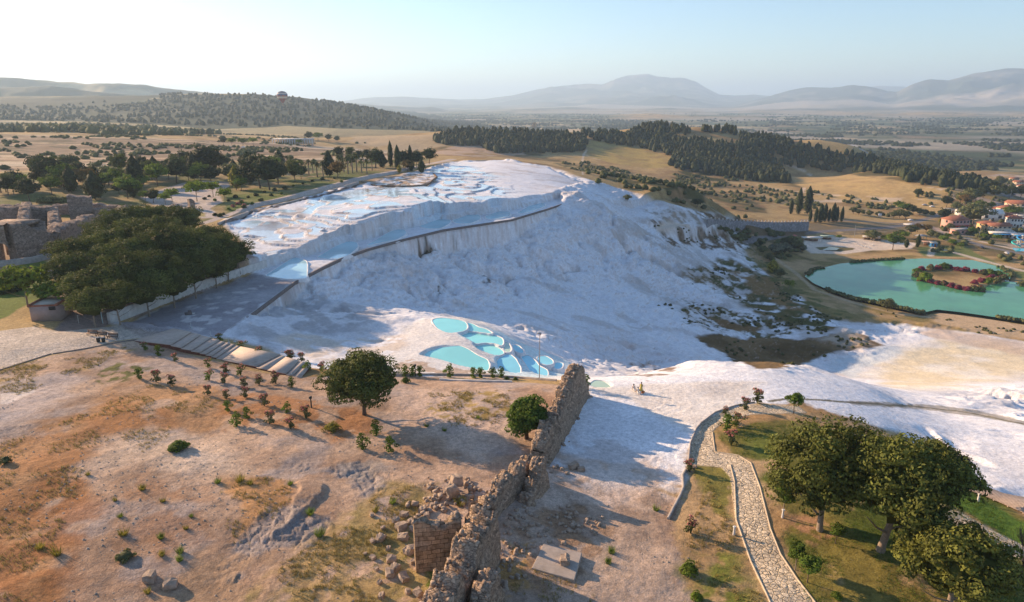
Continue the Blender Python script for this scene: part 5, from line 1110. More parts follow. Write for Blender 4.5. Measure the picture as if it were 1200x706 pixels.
# tufts
rng = np.random.default_rng(77); tf = MB()
for k_ in range(110):
    a = rng.random()*6.28; r_ = rng.random()**.5*.22; h_ = rng.uniform(.2, .5); p0 = np.array([math.cos(a)*r_, math.sin(a)*r_, -.03]); d_ = np.array([math.cos(a)*.5, math.sin(a)*.5, 1.0]); s_ = np.array([-math.sin(a), math.cos(a), 0])*.018
    tf.add([p0-s_, p0+s_, p0+d_*h_+s_*.2, p0+d_*h_-s_*.2], [[0, 1, 2, 3]], rng.random())
tg = tf.mesh('tuft', [LM['bright']]); tyl = tg.copy(); tyl.materials[0] = LM['yellow']
for x_, y_, s_ in [(67,650,1.3),(47,643,1.1),(145,627,1.2),(167,574,1.0),(141,606,.8),(135,587,.7),(191,588,.8),(255,566,1.0),(281,564,1.4),(293,568,1.0),(189,631,.9),(190,651,.8),(211,648,1.0),(211,657,.9),(173,695,.8),(218,620,.7),(224,606,.6),(103,557,.7),(340,568,.9),(364,603,1.1),(375,628,1.3),(460,590,1.0),(440,600,.9),(540,592,1.6),(500,500,.9),(521,505,.9),(560,490,.8),(769,598,1.0),(717,648,1.0),(713,660,.9)]:
    solo(random.choice([tg, tyl]), 'grass_tuft', x_, y_, s_*1.35, 'small grass tuft growing on the bare ground', 'grass tuft', 'grass tufts on the bare ground')
# ---- woods: masses of small trees (one object per wood)
def inpoly(px_, py_, poly):
    ins = np.zeros(px_.shape, bool); n = len(poly)
    for k_ in range(n):
        x1, y1 = poly[k_][:2]; x2, y2 = poly[(k_+1) % n][:2]
        if y1 == y2: continue
        ins ^= ((y1 > py_) != (y2 > py_)) & (px_ < (x2-x1)*(py_-y1)/(y2-y1)+x1)
    return ins
def scatter(pix, spacing, seed, cov=None, cs=40):
    rng = np.random.default_rng(seed); W_ = world_poly(pix); A_ = np.array(W_)[:, :2]; lo = A_.min(0); hi = A_.max(0)
    n = int(np.prod(hi-lo)/spacing**2); q = lo+rng.random((n, 2))*(hi-lo)
    q = q[inpoly(q[:, 0], q[:, 1], W_)]
    if cov is not None: q = q[fbm(q[:, 0], q[:, 1], cs, 3, seed) > cov]
    return np.column_stack([q, Hs(q[:, 0], q[:, 1])])
def wood(name, P_, h, w, leafm, seed, cards=12, kind='stuff'):
    """many small trees: a lumpy core and leafy faces around it"""
    rng = np.random.default_rng(seed); n = len(P_); 
    hh_ = h*rng.uniform(.65, 1.25, n); ww = w*rng.uniform(.7, 1.25, n); tint = rng.random(n)
    seg, zz_, rr_ = 6, np.array([.04, .35, .72, 1.0]), np.array([.7, 1.0, .82, .25])
    th = np.arange(seg)/seg*2*math.pi
    R_ = rr_[None, :, None]*ww[:, None, None]/2*rng.uniform(.7, 1.2, (n, 4, seg)); ang = th[None, None]+rng.random((n, 1, 1))*6
    V_ = np.stack([P_[:, 0, None, None]+np.cos(ang)*R_, P_[:, 1, None, None]+np.sin(ang)*R_, P_[:, 2, None, None]+zz_[None, :, None]*hh_[:, None, None]*rng.uniform(.9, 1.1, (n, 4, seg))], -1).reshape(-1, 3)
    a = np.arange(3)[:, None]*seg; b = np.arange(seg)[None]; b2 = (b+1) % seg
    F_ = np.stack([a+b, a+b2, a+seg+b2, a+seg+b], -1).reshape(-1, 4); F_ = (F_[None]+(np.arange(n)*4*seg)[:, None, None]).reshape(-1, 4)
    mb = MB(); mb.add(V_, F_, np.repeat(tint, 4*seg)*.5)
    if cards:
        d = unit(n*cards, rng); zc = rng.random(n*cards)
        rad = np.repeat(ww/2, cards)*(1.05-.75*zc)
        C_ = np.repeat(P_, cards, 0)+np.stack([d[:, 0]*rad, d[:, 1]*rad, zc*np.repeat(hh_, cards)+.1*h], 1)
        nn = d+unit(n*cards, rng)*.5; nn /= np.linalg.norm(nn, axis=1)[:, None]
        mb.leaves(C_, nn, w*.17, rng, np.clip(np.repeat(tint, cards)*.6+.4*rng.random(n*cards), 0, 1))
    o = new(name, mb.mesh(name, [leafm])); tag(o, kind=kind); return o
W1 = [scatter([(503,165),(540,155),(600,157),(680,160),(690,166),(683,178),(640,180),(580,180),(560,172),(520,170)], 5.6, 1),
      scatter([(676,156),(720,158),(760,161),(820,166),(870,170),(880,160),(930,170),(980,184),(1040,196),(1060,204),(1000,203),(950,200),(915,196),(925,215),(880,213),(840,206),(800,200),(784,196),(790,184),(760,176),(700,166)], 5.8, 2),
      scatter([(735,155),(770,149),(808,153),(812,160),(780,162),(750,161)], 6.2, 3),
      scatter([(856,158),(900,163),(960,176),(1010,184),(1060,197),(1120,211),(1158,218),(1160,224),(1120,222),(1060,214),(1040,205),(960,192),(930,186),(880,176)], 5.8, 4),
      scatter([(822,153),(862,154),(864,158),(826,156)], 6.5, 5)]
W1 = np.concatenate(W1); wood('pine_wood', W1, 8.6, 6.8, LM['wood'], 11, 14)
W2 = scatter([(-100,124),(60,126),(130,119),(200,111),(300,111),(400,121),(500,134),(592,151),(560,157),(480,153),(400,151),(340,147),(300,150),(250,152),(180,146),(100,143),(0,141),(-100,144)], 10, 6, cov=-.15, cs=260)
if len(W2) > 19000: W2 = W2[np.random.default_rng(1).permutation(len(W2))[:19000]]
wood('hillside_wood', W2, 8.0, 9.5, LM['wood'], 12, 2)
W3 = scatter([(-100,147),(0,146),(100,148),(230,153),(260,158),(150,160),(0,156),(-100,157)], 15, 7, cov=.0, cs=120)
wood('hedgerow_wood', W3, 7.0, 10.0, LM['olive'], 13, 3)
rng = np.random.default_rng(9)
qa = R(-10)+rng.random(60000)*R(56); ql = np.exp(rng.random(60000)*(math.log(7000)-math.log(1200))+math.log(1200))
q = np.stack([np.sin(qa)*ql, np.cos(qa)*ql], 1); zq = Hs(q[:, 0], q[:, 1])
kq = (zq < -74) & (fbm(q[:, 0], q[:, 1], 160, 4, 150) > .12+.1*sstep(3000, 7000, ql)); W4 = np.column_stack([q, zq])[kq][:9000]
wood('plain_trees', W4, 7.5, 13.0, LM['dark'], 14, 3)
W5 = np.concatenate([scatter([(690,205),(760,210),(830,226),(930,230),(930,250),(830,246),(780,236),(720,216)], 8, 21, cov=.05, cs=25), scatter([(640,188),(700,192),(770,212),(800,222),(760,224),(700,208)], 6, 22, cov=.0, cs=20),
      scatter([(790,200),(850,200),(870,214),(830,222),(790,214)], 7, 23, cov=-.2, cs=25), scatter([(930,228),(1040,242),(1060,262),(1000,250),(900,262),(820,246)], 9, 24, cov=.2, cs=25),
      scatter([(980,236),(1090,238),(1130,230),(1100,248),(1040,246)], 10, 25, cov=.25, cs=25), scatter([(835,268),(905,272),(940,282),(935,300),(900,310),(880,290)], 4.5, 26, cov=-.3, cs=14), scatter([(700,215),(800,232),(930,240),(1040,246),(1040,236),(930,222),(800,212)], 8, 28, cov=.12, cs=16), scatter([(1050,228),(1130,218),(1190,212),(1180,236),(1120,240)], 8, 29, cov=0, cs=20), scatter([(1100,256),(1200,262),(1200,292),(1140,286),(1105,275)], 6, 30, cov=.05, cs=12), scatter([(1090,296),(1150,300),(1200,312),(1200,302),(1130,284),(1095,284)], 7, 27, cov=.1, cs=14)])
wood('valley_scrub', W5, 2.4, 4.2, LM['olive'], 15, 8)
W6 = np.concatenate([scatter([(790,345),(840,315),(870,310),(930,345),(985,372),(960,395),(880,385),(830,372)], 2.6, 31, cov=.15, cs=10), scatter([(755,350),(820,365),(840,385),(790,380)], 3.2, 32, cov=.35, cs=9), scatter([(760,262),(840,272),(880,292),(840,290),(790,282)], 2.6, 33, cov=.1, cs=8),
      scatter([(895,318),(930,342),(960,364),(1010,378),(960,372),(915,348)], 3.0, 34, cov=.1, cs=9), scatter([(1000,360),(1100,372),(1200,388),(1200,398),(1100,388)], 3.5, 35, cov=.25, cs=9), scatter([(820,396),(900,402),(1000,392),(1020,404),(930,430),(860,418)], 3.0, 36, cov=.2, cs=8)])
wood('slope_scrub', W6, .75, 1.5, LM['olive'], 16, 6)
W7 = np.concatenate([scatter([(-40,166),(200,170),(400,178),(400,192),(200,192),(0,200),(-40,205)], 9, 51, cov=.12, cs=30), scatter([(-40,150),(200,154),(330,160),(400,166),(480,170),(400,174),(200,164),(-40,162)], 14, 52, cov=.1, cs=60)])
wood('plateau_scrub', W7, 2.2, 5.0, LM['olive'], 18, 5)
def field_of(pix, spacing, seed, cov, cs):
    q = scatter(pix, spacing, seed, cov, cs); return q
# dry grass and pebbles on the near ground
def grasses(name, P_, seed, lm, h=.22, nb=7):
    rng = np.random.default_rng(seed); n = len(P_)*nb; a = rng.random(n)*6.28; C_ = np.repeat(P_, nb, 0)+np.column_stack([rng.normal(size=(n, 2))*.09, np.full(n, -.02)]); hh_ = h*rng.uniform(.5, 1.4, n)
    d = np.column_stack([np.cos(a)*.45, np.sin(a)*.45, np.ones(n)])*hh_[:, None]; s_ = np.column_stack([-np.sin(a), np.cos(a), np.zeros(n)])*.022
    V_ = np.stack([C_-s_, C_+s_, C_+d+s_*.3, C_+d-s_*.3], 1).reshape(-1, 3); mb = MB(); mb.add(V_, np.arange(4*n).reshape(n, 4), np.repeat(rng.random(n), 4)); o = new(name, mb.mesh(name, [lm])); tag(o, kind='stuff')
GZ = [([(330,660),(400,620),(440,580),(520,560),(500,600),(490,650),(530,760),(420,800),(300,760)], .28, -.05, 3), ([(0,430),(60,420),(150,406),(110,432),(60,445),(0,480)], .35, .0, 3), ([(500,460),(600,458),(605,480),(580,500),(530,500)], .3, .1, 1.6), ([(255,560),(330,560),(345,580),(315,635),(270,640)], .35, .1, 2),
      ([(0,520),(60,500),(180,450),(260,470),(200,510),(90,580),(40,700),(-60,760)], .42, .05, 4), ([(620,650),(700,700),(640,760),(560,760)], .35, .05, 2), ([(800,650),(830,560),(860,620),(900,720),(940,820),(800,820)], .3, .0, 2)]
grasses('dry_grass', np.concatenate([scatter(a, b, 60+k_, cov=c, cs=d) for k_, (a, b, c, d) in enumerate(GZ)]), 91, LM['dry'])
grasses('green_grass', np.concatenate([scatter(a, b, 80+k_, cov=c, cs=d) for k_, (a, b, c, d) in enumerate([([(895,560),(960,540),(1100,540),(1220,615),(1330,670),(1330,900),(990,850),(930,660)], .30, -.1, 4), ([(840,510),(905,490),(960,500),(930,540),(860,535)], .3, -.3, 3), ([(400,620),(500,600),(520,700),(420,720)], .5, .2, 3)])]), 92, LM['green'], .12, 6)
PEB = scatter([(-80,520),(60,440),(200,440),(340,450),(600,455),(640,560),(790,580),(830,700),(860,800),(-80,900)], .62, 71, cov=.05, cs=5)
rng = np.random.default_rng(72); n = len(PEB); Vp = np.array([(1,0,0),(0,1,0),(-1,0,0),(0,-1,0),(0,0,.8),(0,0,-.5)], float); Fp = np.array([(0,1,4),(1,2,4),(2,3,4),(3,0,4)])
sz = .04+.13*rng.random(n)**4; VV = Vp[None]*sz[:, None, None]*rng.uniform(.6, 1.3, (n, 6, 1)); VV = VV+PEB[:, None]; mb = MB(); mb.add(VV.reshape(-1, 3), (Fp[None]+np.arange(n)[:, None, None]*6).reshape(-1, 3))
o = new('gravel', mb.mesh('gravel', [mat('pebbles', (.36,.29,.23), .95, noise=1.5, amt=.4)])); tag(o, kind='stuff')
# reeds and low growth on the pond shore
PB = np.array(POND); 
def shore(seed, n):
    rng = np.random.default_rng(seed); k_ = rng.integers(0, len(PB), n); t_ = rng.random(n)[:, None]
    q = PB[k_, :2]*(1-t_)+PB[(k_+1) % len(PB), :2]*t_; q = q+rng.normal(size=q.shape)*.7
    return np.column_stack([q, np.full(n, POND_Z-.1)])
q_ = shore(41, 2600); q_ = q_[fbm(q_[:, 0], q_[:, 1], 22, 3, 9) > .0]
wood('shore_reeds', q_, 1.1, 1.8, LM['olive'], 17, 6)
# ---------------------------------------------------------------- masonry
def masonry(name, col, mortar, sc=1.5, zs=1.9, bump=.12, dark=.55):
    m = bpy.data.materials.new(name); m.use_nodes = True; t = m.node_tree; b = t.nodes['Principled BSDF']; b.inputs['Roughness'].default_value = .95; b.inputs['Specular IOR Level'].default_value = .1
    g = t.nodes.new('ShaderNodeNewGeometry'); mp = t.nodes.new('ShaderNodeMapping'); mp.inputs['Scale'].default_value = (1, 1, zs); L = t.links.new
    L(g.outputs['Position'], mp.inputs[0])
    v = t.nodes.new('ShaderNodeTexVoronoi'); v.feature = 'DISTANCE_TO_EDGE'; v.inputs['Scale'].default_value = sc; L(mp.outputs[0], v.inputs['Vector'])
    c = t.nodes.new('ShaderNodeTexVoronoi'); c.inputs['Scale'].default_value = sc; L(mp.outputs[0], c.inputs['Vector'])
    n = t.nodes.new('ShaderNodeTexNoise'); n.inputs['Scale'].default_value = 2.2; n.inputs['Detail'].default_value = 8; n.inputs['Roughness'].default_value = .7; L(g.outputs['Position'], n.inputs['Vector'])
    r1 = t.nodes.new('ShaderNodeMapRange'); r1.inputs[1].default_value = 0; r1.inputs[2].default_value = .07; r1.inputs[3].default_value = mortar; r1.inputs[4].default_value = 1; L(v.outputs[0], r1.inputs[0])
    r2 = t.nodes.new('ShaderNodeMapRange'); r2.inputs[3].default_value = .7; r2.inputs[4].default_value = 1.35; L(c.outputs['Color'], r2.inputs[0])
    r3 = t.nodes.new('ShaderNodeMapRange'); r3.inputs[1].default_value = .32; r3.inputs[2].default_value = .68; r3.inputs[3].default_value = dark; r3.inputs[4].default_value = 1.35; L(n.outputs[0], r3.inputs[0])
    m1 = t.nodes.new('ShaderNodeMath'); m1.operation = 'MULTIPLY'; L(r1.outputs[0], m1.inputs[0]); L(r2.outputs[0], m1.inputs[1])
    m2 = t.nodes.new('ShaderNodeMath'); m2.operation = 'MULTIPLY'; L(m1.outputs[0], m2.inputs[0]); L(r3.outputs[0], m2.inputs[1])
    vm = t.nodes.new('ShaderNodeVectorMath'); vm.operation = 'SCALE'; vm.inputs[0].default_value = col; L(m2.outputs[0], vm.inputs['Scale']); L(vm.outputs[0], b.inputs['Base Color'])
    ad = t.nodes.new('ShaderNodeMath'); ad.operation = 'ADD'; L(r1.outputs[0], ad.inputs[0]); L(n.outputs[0], ad.inputs[1])
    bp = t.nodes.new('ShaderNodeBump'); bp.inputs['Distance'].default_value = bump; bp.inputs['Strength'].default_value = 1; L(ad.outputs[0], bp.inputs['Height']); L(bp.outputs[0], b.inputs['Normal'])
    return m
RM = masonry('ruin_masonry', (.42,.30,.21), .5, 2.4); BM = masonry('bath_masonry', (.33,.25,.20), .65, .9, 1.7, .25)
RB = mat('rubble_stone', (.36,.27,.20), .95, noise=2.5, amt=.35, bump=.04)
def brickmat(name, col):
    m = mat(name, col, .95, spec=.1); t = m.node_tree; b = t.nodes['Principled BSDF']; L = t.links.new
    g = t.nodes.new('ShaderNodeNewGeometry'); s = t.nodes.new('ShaderNodeSeparateXYZ'); c = t.nodes.new('ShaderNodeCombineXYZ'); L(g.outputs['Position'], s.inputs[0]); L(s.outputs[0], c.inputs[0]); L(s.outputs[2], c.inputs[1])
    br = t.nodes.new('ShaderNodeTexBrick'); br.inputs['Scale'].default_value = 1; br.inputs['Brick Width'].default_value = .78; br.inputs['Row Height'].default_value = .46; br.inputs['Mortar Size'].default_value = .018; br.inputs['Mortar Smooth'].default_value = .4
    br.inputs['Color1'].default_value = (*[v*1.25 for v in col], 1); br.inputs['Color2'].default_value = (*[v*.68 for v in col], 1); br.inputs['Mortar'].default_value = (*[v*.3 for v in col], 1); L(c.outputs[0], br.inputs['Vector'])
    n = t.nodes.new('ShaderNodeTexNoise'); n.inputs['Scale'].default_value = 1.8; n.inputs['Detail'].default_value = 8; n.inputs['Roughness'].default_value = .7; L(g.outputs['Position'], n.inputs['Vector'])
    r = t.nodes.new('ShaderNodeMapRange'); r.inputs[1].default_value = .34; r.inputs[2].default_value = .64; r.inputs[3].default_value = .5; r.inputs[4].default_value = 1.3; L(n.outputs[0], r.inputs[0])
    vm = t.nodes.new('ShaderNodeVectorMath'); vm.operation = 'SCALE'; L(br.outputs['Color'], vm.inputs[0]); L(r.outputs[0], vm.inputs['Scale']); L(vm.outputs[0], b.inputs['Base Color'])
    ad = t.nodes.new('ShaderNodeMath'); ad.operation = 'SUBTRACT'; L(n.outputs[0], ad.inputs[0]); L(br.outputs['Fac'], ad.inputs[1])
    bp = t.nodes.new('ShaderNodeBump'); bp.inputs['Distance'].default_value = .1; L(ad.outputs[0], bp.inputs['Height']); L(bp.outputs[0], b.inputs['Normal']); return m
RM2 = brickmat('ashlar_masonry', (.38,.27,.18))
def rock_mesh(seed, sub=2, ang=.5, flat=.75):
    rng_ = np.random.default_rng(seed); bm = bmesh.new(); bmesh.ops.create_cube(bm, size=1.0)
    bmesh.ops.subdivide_edges(bm, edges=bm.edges[:], cuts=sub, use_grid_fill=True)
    for v in bm.verts:
        c = np.array(v.co); d = c/np.linalg.norm(c)*.62; c = c*(1-ang)+d*ang
        c = c*(1+.16*(rng_.random()-.5)); c += .10*rng_.normal(size=3)*.5
        v.co = Vector(c*np.array([1, .8, flat]))
    me = bpy.data.meshes.new('stone'); bm.to_mesh(me); bm.free(); return me
def mesh_arrays(me):
    n = len(me.vertices); v = np.empty(n*3); me.vertices.foreach_get('co', v)
    return v.reshape(-1, 3), np.array([list(p.vertices) for p in me.polygons])
RKS = [rock_mesh(300+k_, 1 if k_ % 2 else 2, [.35, .5, .2][k_ % 3]) for k_ in range(6)]
RKA = [mesh_arrays(m_) for m_ in RKS]
def rubble_heap(pts, sizes, seed):
    rng_ = np.random.default_rng(seed); mb = MB()
    for p_, s_ in zip(pts, sizes):
        V_, F_ = RKA[rng_.integers(0, 6)]; a = rng_.random()*6.28; e = rng_.normal()*.4
        Rm = np.array(Matrix.Rotation(a, 3, 'Z') @ Matrix.Rotation(e, 3, 'X')); mb.add((V_*s_*rng_.uniform(.7, 1.3, 3))@Rm.T+np.array(p_), F_)
    return mb
def ruin(name, A, B, base, hs, th, label, cat, matl=RM, batter=0.0, seed=0, top_rub=1.0, step_=.35, block=.5, parent=None, foot=1.2, rub=True, thick_prof=None):
    """thick broken wall from A to B (x, y), base height, list of top heights, half jagged crest with loose stones"""
    A = np.array(A[:2], float); B = np.array(B[:2], float); Lw = np.linalg.norm(B-A); d = (B-A)/Lw; nrm = np.array([-d[1], d[0]])
    ns = max(3, int(Lw/step_)); s = np.linspace(0, Lw, ns)
    blk = np.floor(s/block); hv = np.interp(s/Lw, np.linspace(0, 1, len(hs)), hs)+(_hash(blk, blk*0, seed)-.5)*(1.5 if seed < 500 and seed != 405 else .9)+fbm(s, s*0+seed, .8, 3, seed)*.25
    if isinstance(base, (list, tuple)): bs = np.interp(s/Lw, np.linspace(0, 1, len(base)), base)
    else: bs = np.full(ns, base)
    nz = 16; cols = []
    for i_ in range(ns):
        H_ = max(hv[i_], .3); col = []
        zz_ = np.linspace(-foot, H_, nz)
        def off(z_, side):
            k_ = (z_/H_); o_ = th/2+(0.18 if k_ < .58 else 0)+batter*(1-k_)*(1 if side > 0 else .25)
            return o_+fbm(np.array(s[i_]), np.array(z_*1.3+side*50), 1.1, 3, seed+3)*.16
        for z_ in zz_: col.append((*(A+d*s[i_]+nrm*off(z_, 1)), bs[i_]+z_))
        for w_ in np.linspace(.8, -.8, 7):
            zt = H_+float(fbm(np.array(s[i_]*1.2), np.array(w_*2.+seed), .5, 3, seed+4))*.3+(.18-.3*abs(w_)**2)
            col.append((*(A+d*s[i_]+nrm*w_*th/2), bs[i_]+zt))
        for z_ in zz_[::-1]: col.append((*(A+d*s[i_]-nrm*off(z_, -1)), bs[i_]+z_))
        cols.append(col)
    V_ = np.array(cols); nc = V_.shape[1]; org = np.array([A[0], A[1], bs[0]])
    V_ = V_-org; mb = MB(); a = np.arange(ns-1)[:, None]*nc; b = np.arange(nc-1)[None]
    F_ = np.stack([a+b, a+b+1, a+nc+b+1, a+nc+b], -1).reshape(-1, 4)
    mb.add(V_.reshape(-1, 3), F_)
    for k_, e_ in ((0, 1), (ns-1, -1)):
        half = nc//2; E = V_[k_]
        q = np.arange(half-1)+0; fq = np.stack([q, q+1, nc-2-q, nc-1-q], 1)
        mb.add(E, fq if e_ > 0 else fq[:, ::-1])
    o = bpy.data.objects.new(name, mb.mesh(name, [matl])) if parent is None else bpy.data.objects.new('wall', mb.mesh('wall', [matl]))
    COL.objects.link(o); o.location = org
    if parent is not None: o.parent = parent; o.location = Vector(org)-parent.location
    else: tag(o, label, cat)
    if rub:
        rng_ = np.random.default_rng(seed+50); n = int(Lw*9*top_rub); ss = rng_.random(n)*Lw; ww = rng_.uniform(-.9, .9, n)*th/2
        zz_ = np.interp(ss, s, np.maximum(hv, .3))+np.interp(ss, s, bs)+.05
        P_ = np.column_stack([A[0]+d[0]*ss+nrm[0]*ww, A[1]+d[1]*ss+nrm[1]*ww, zz_])-org
        r_ = new('rubble', rubble_heap(P_, rng_.uniform(.14, .42, n), seed+51).mesh('rubble', [RB]), o); r_['kind'] = 'stuff'
    return o
wa = ruin('ruined_wall', U(679,462,-2.1), U(630,545,-1.4), [-2.1,-1.4], [3.4,6.2,5.9,5.0,4.6,3.6,3.9,2.4], 1.7, 'tall broken stone wall standing right of the bright green tree', 'ruin', batter=.7, seed=401, top_rub=1.3)
wb1 = ruin('ruined_wall', U(621,522,3.2), U(556,583,3.6), -1.0, [2.6,3.6,3.0,3.9,2.2,3.6], 1.5, 'jagged cross wall stepping down left from the tall wall', 'ruin', batter=.4, seed=402)
wb1b = ruin('ruined_wall', U(632,540,2.4), U(612,600,-1), -1.2, [3.6,3.0,2.2,1.2,.5], 1.3, 'low crumbling stretch at the near foot of the tall wall', 'ruin', batter=.5, seed=407, top_rub=1.4)
wb2 = ruin('ruined_wall', U(568,598,4.8), U(490,735,4.8), -.4, [5.4,4.6,5.2,4.0,5.4,4.6,5.2], 2.4, 'thick long ruined wall running out at the bottom edge of the view', 'ruin', batter=.25, seed=403, top_rub=1.2)
wc = ruin('ruined_wall', U(575,664,3.2), U(548,740,3.2), -.6, [3.8,3.5,3.2,3.0], 1.5, 'lower dark pier parallel to the thick long wall', 'ruin', batter=.3, seed=404)
wf = ruin('ruined_facade', U(487,667,0), U(541,659,0), -.2, [4.9,5.0,4.6,4.9,5.0], 1.0, 'square cut-stone facade with visible blocks facing the viewer', 'ruin', RM2, seed=405, top_rub=1.0)
# stones around the ruin
def stone(px, py, s_, label, group, k_=None, z_=None, sz=None):
    p = at(px, py) if z_ is None else U(px, py, z_)
    o = new('stone_block', RKS[k_ if k_ is not None else random.randrange(6)], loc=(p[0], p[1], p[2]+s_*.22)); o.scale = (s_, s_, s_*(sz or 1)); o.rotation_euler = (random.uniform(-.2, .2), random.uniform(-.2, .2), random.uniform(0, 6.28))
    tag(o, label, 'stone', group); return o
for m_ in RKS: m_.materials.append(RB)
GS = 'loose stones around the ruined walls'
for x_, y_, s_ in [(464,612,.9),(470,620,1.0),(481,613,.7),(474,605,.9),(473,632,1.0),(446,633,1.0),(437,636,.6),(481,648,1.1),(484,660,.6),(459,658,.9),(463,668,1.1),(457,674,.9),(473,680,.9),(485,622,.8),(495,600,.9),(488,634,.7),(437,655,.6),(445,684,.5),(490,697,.9),(436,605,.6),(500,606,.8),(507,594,.7),(449,620,.5),(455,644,.5),(441,668,.5),(428,650,.4),(447,700,.6),(478,695,.6)]:
    stone(x_, y_, s_*random.uniform(.85, 1.1), 'loose pale stone lying on the grass left of the square facade', GS)
rng = np.random.default_rng(12)
hp = []
for cx_, cy_, n_, sp_ in [(508,590,26,3.2),(530,572,40,4.2),(545,588,16,2.5),(515,577,16,3)]:
    c = U(cx_, cy_, 0.2)
    for _ in range(n_):
        d_ = rng.normal(size=2)*sp_*.45; hp.append((c[0]+d_[0], c[1]+d_[1], max(.08, .45*math.exp(-np.dot(d_, d_)/sp_**2*1.2))*rng.uniform(.4, 1.2)))
hp = np.array(hp); hp[:, 2] += Hs(hp[:, 0], hp[:, 1]); c0 = hp[0].copy()
o = new('rubble_heap', rubble_heap(hp-c0, rng.uniform(.2, .6, len(hp)), 61).mesh('rubble_heap', [RB]), loc=c0); tag(o, 'mound of fallen stones behind the square facade', 'rubble', kind='stuff')
for lab, cs_ in (('dark scatter of fallen stones in the shade right of the thick wall', [(592,668,26,2.2),(583,690,26,1.8),(600,640,30,2.4),(612,610,34,2.2)]), ('strip of small rubble along the foot of the tall wall', [(640,548,22,1.5),(655,520,22,1.4),(668,492,20,1.3),(684,466,16,1.0)]), ('patch of grey stones in the wall shadow above the concrete slab', [(655,605,16,1.8),(668,618,18,1.6),(690,612,12,1.6),(640,628,12,2)])):
    hp = []
    for cx_, cy_, n_, sp_ in cs_:
        c = at(cx_, cy_, 40)
        for _ in range(n_): d_ = rng.normal(size=2)*sp_*.5; hp.append((c[0]+d_[0], c[1]+d_[1], 0))
    hp = np.array(hp); hp[:, 2] = Hs(hp[:, 0], hp[:, 1])+.05; c0 = hp[0].copy()
    o = new('rubble_heap', rubble_heap(hp-c0, rng.uniform(.18, .55, len(hp)), 62).mesh('rubble_heap', [RB]), loc=c0); tag(o, lab, 'rubble', kind='stuff')
stone(535, 566, 1.5, 'large squarish block on top of the rubble mound', None, 2, .9); stone(530, 578, 1.2, 'upright dark boulder at the left end of the rubble mound', None, 4, .6, 1.5)
stone(176, 679, 1.15, 'left of two boulders alone on the dirt slope', None, 1); stone(200, 688, 1.2, 'right of two boulders alone on the dirt slope', None, 3)
stone(672, 549, 1.2, 'larger of two pale blocks lying in the sun right of the wall', None, 1); stone(681, 552, .9, 'smaller of two pale blocks lying in the sun right of the wall', None, 3); stone(665, 556, .5, 'small pale stone beside the two sunlit blocks', None)
sand = mat('sandstone', (.50,.37,.29), .95, noise=1.5, amt=.2, bump=.05); slabm = mat('slab_concrete', (.40,.34,.29), .95, noise=1.2, amt=.18, bump=.02)
def prism(pts, z0, z1, m, name, loc=None):
    """vertical prism over a ground outline with chamfered upper edge"""
    c = np.array(pts)[:, :2].mean(0); P_ = np.array(pts)[:, :2]-c; n = len(P_); Pi = P_*(1-.06/np.linalg.norm(P_, axis=1))[:, None]
    V_ = np.concatenate([np.column_stack([P_, np.full(n, z0)]), np.column_stack([P_, np.full(n, z1-.05)]), np.column_stack([Pi, np.full(n, z1)])]); bm = bmesh.new(); vs_ = [bm.verts.new(v) for v in V_]
    for k_ in range(2):
        for i_ in range(n): bm.faces.new((vs_[k_*n+i_], vs_[k_*n+(i_+1) % n], vs_[(k_+1)*n+(i_+1) % n], vs_[(k_+1)*n+i_]))
    bm.faces.new(vs_[2*n:]); bmesh.ops.recalc_face_normals(bm, faces=bm.faces); me = bpy.data.meshes.new(name); bm.to_mesh(me); bm.free(); me.materials.append(m)
    return new(name, me, loc=(c[0], c[1], 0)), c
zs_ = at(650, 660)[2]
o, c = prism([U(x_, y_, zs_+.3) for x_, y_ in [(637,637),(682,648),(673,680),(623,666)]], zs_-.5, zs_+.32, slabm, 'stone_slab'); tag(o, 'flat rectangular slab tilted on the ground right of the ruined walls', 'slab')
stone(662, 660, 1.1, 'single boulder resting on the flat rectangular slab', None, 0, zs_+.3)
# ---------------------------------------------------------------- low walls, kerbs, stairs
def strip_wall(pix3, h, w, m, name, label, cat, off=0, foot=.5, z_up=None, jag=0, mb_only=False):
    P_ = np.array([U(*q) if len(q) == 3 else at(*q) for q in (dens3(pix3, 3) if len(pix3[0]) == 3 else dens(pix3, 6, False))]); n = len(P_)
    tg = np.gradient(P_[:, :2], axis=0); tg /= np.linalg.norm(tg, axis=1)[:, None]; nn = np.column_stack([-tg[:, 1], tg[:, 0]])
    c0 = P_[0].copy(); rows = []
    hh_ = h+jag*np.array([random.uniform(-1, 1) for _ in range(n)])
    for o_, z_ in ((w/2, -foot), (w/2, 'h-'), (w/2-.04, 'h'), (-w/2+.04, 'h'), (-w/2, 'h-'), (-w/2, -foot)):
        zz_ = z_ if not isinstance(z_, str) else (hh_ if z_ == 'h' else hh_-.04)
        rows.append(np.column_stack([P_[:, :2]+nn*(o_+off), P_[:, 2]+zz_])-c0)
    V_ = np.stack(rows, 1); nc = 6; mb = MB(); a = np.arange(n-1)[:, None]*nc; b = np.arange(nc-1)[None]
    mb.add(V_.reshape(-1, 3), np.stack([a+b, a+nc+b, a+nc+b+1, a+b+1], -1).reshape(-1, 4))
    mb.add(V_[0], [[0, 1, 4, 5], [1, 2, 3, 4]]); mb.add(V_[-1], [[5, 4, 1, 0], [4, 3, 2, 1]])
    o = new(name, mb.mesh(name, [m]), loc=c0); tag(o, label, cat); return o
plaster = mat('weathered_plaster', (.60,.55,.50), .95, noise=.9, amt=.22, bump=.05); darkst = mat('dark_kerb', (.17,.14,.13), .95, noise=2, amt=.3, bump=.03); gry = mat('grey_stone', (.40,.35,.31), .95, noise=1.5, amt=.25, bump=.05)
rustm = mat('rusty_steel', (.16,.055,.035), .8, noise=2.5, amt=.4)
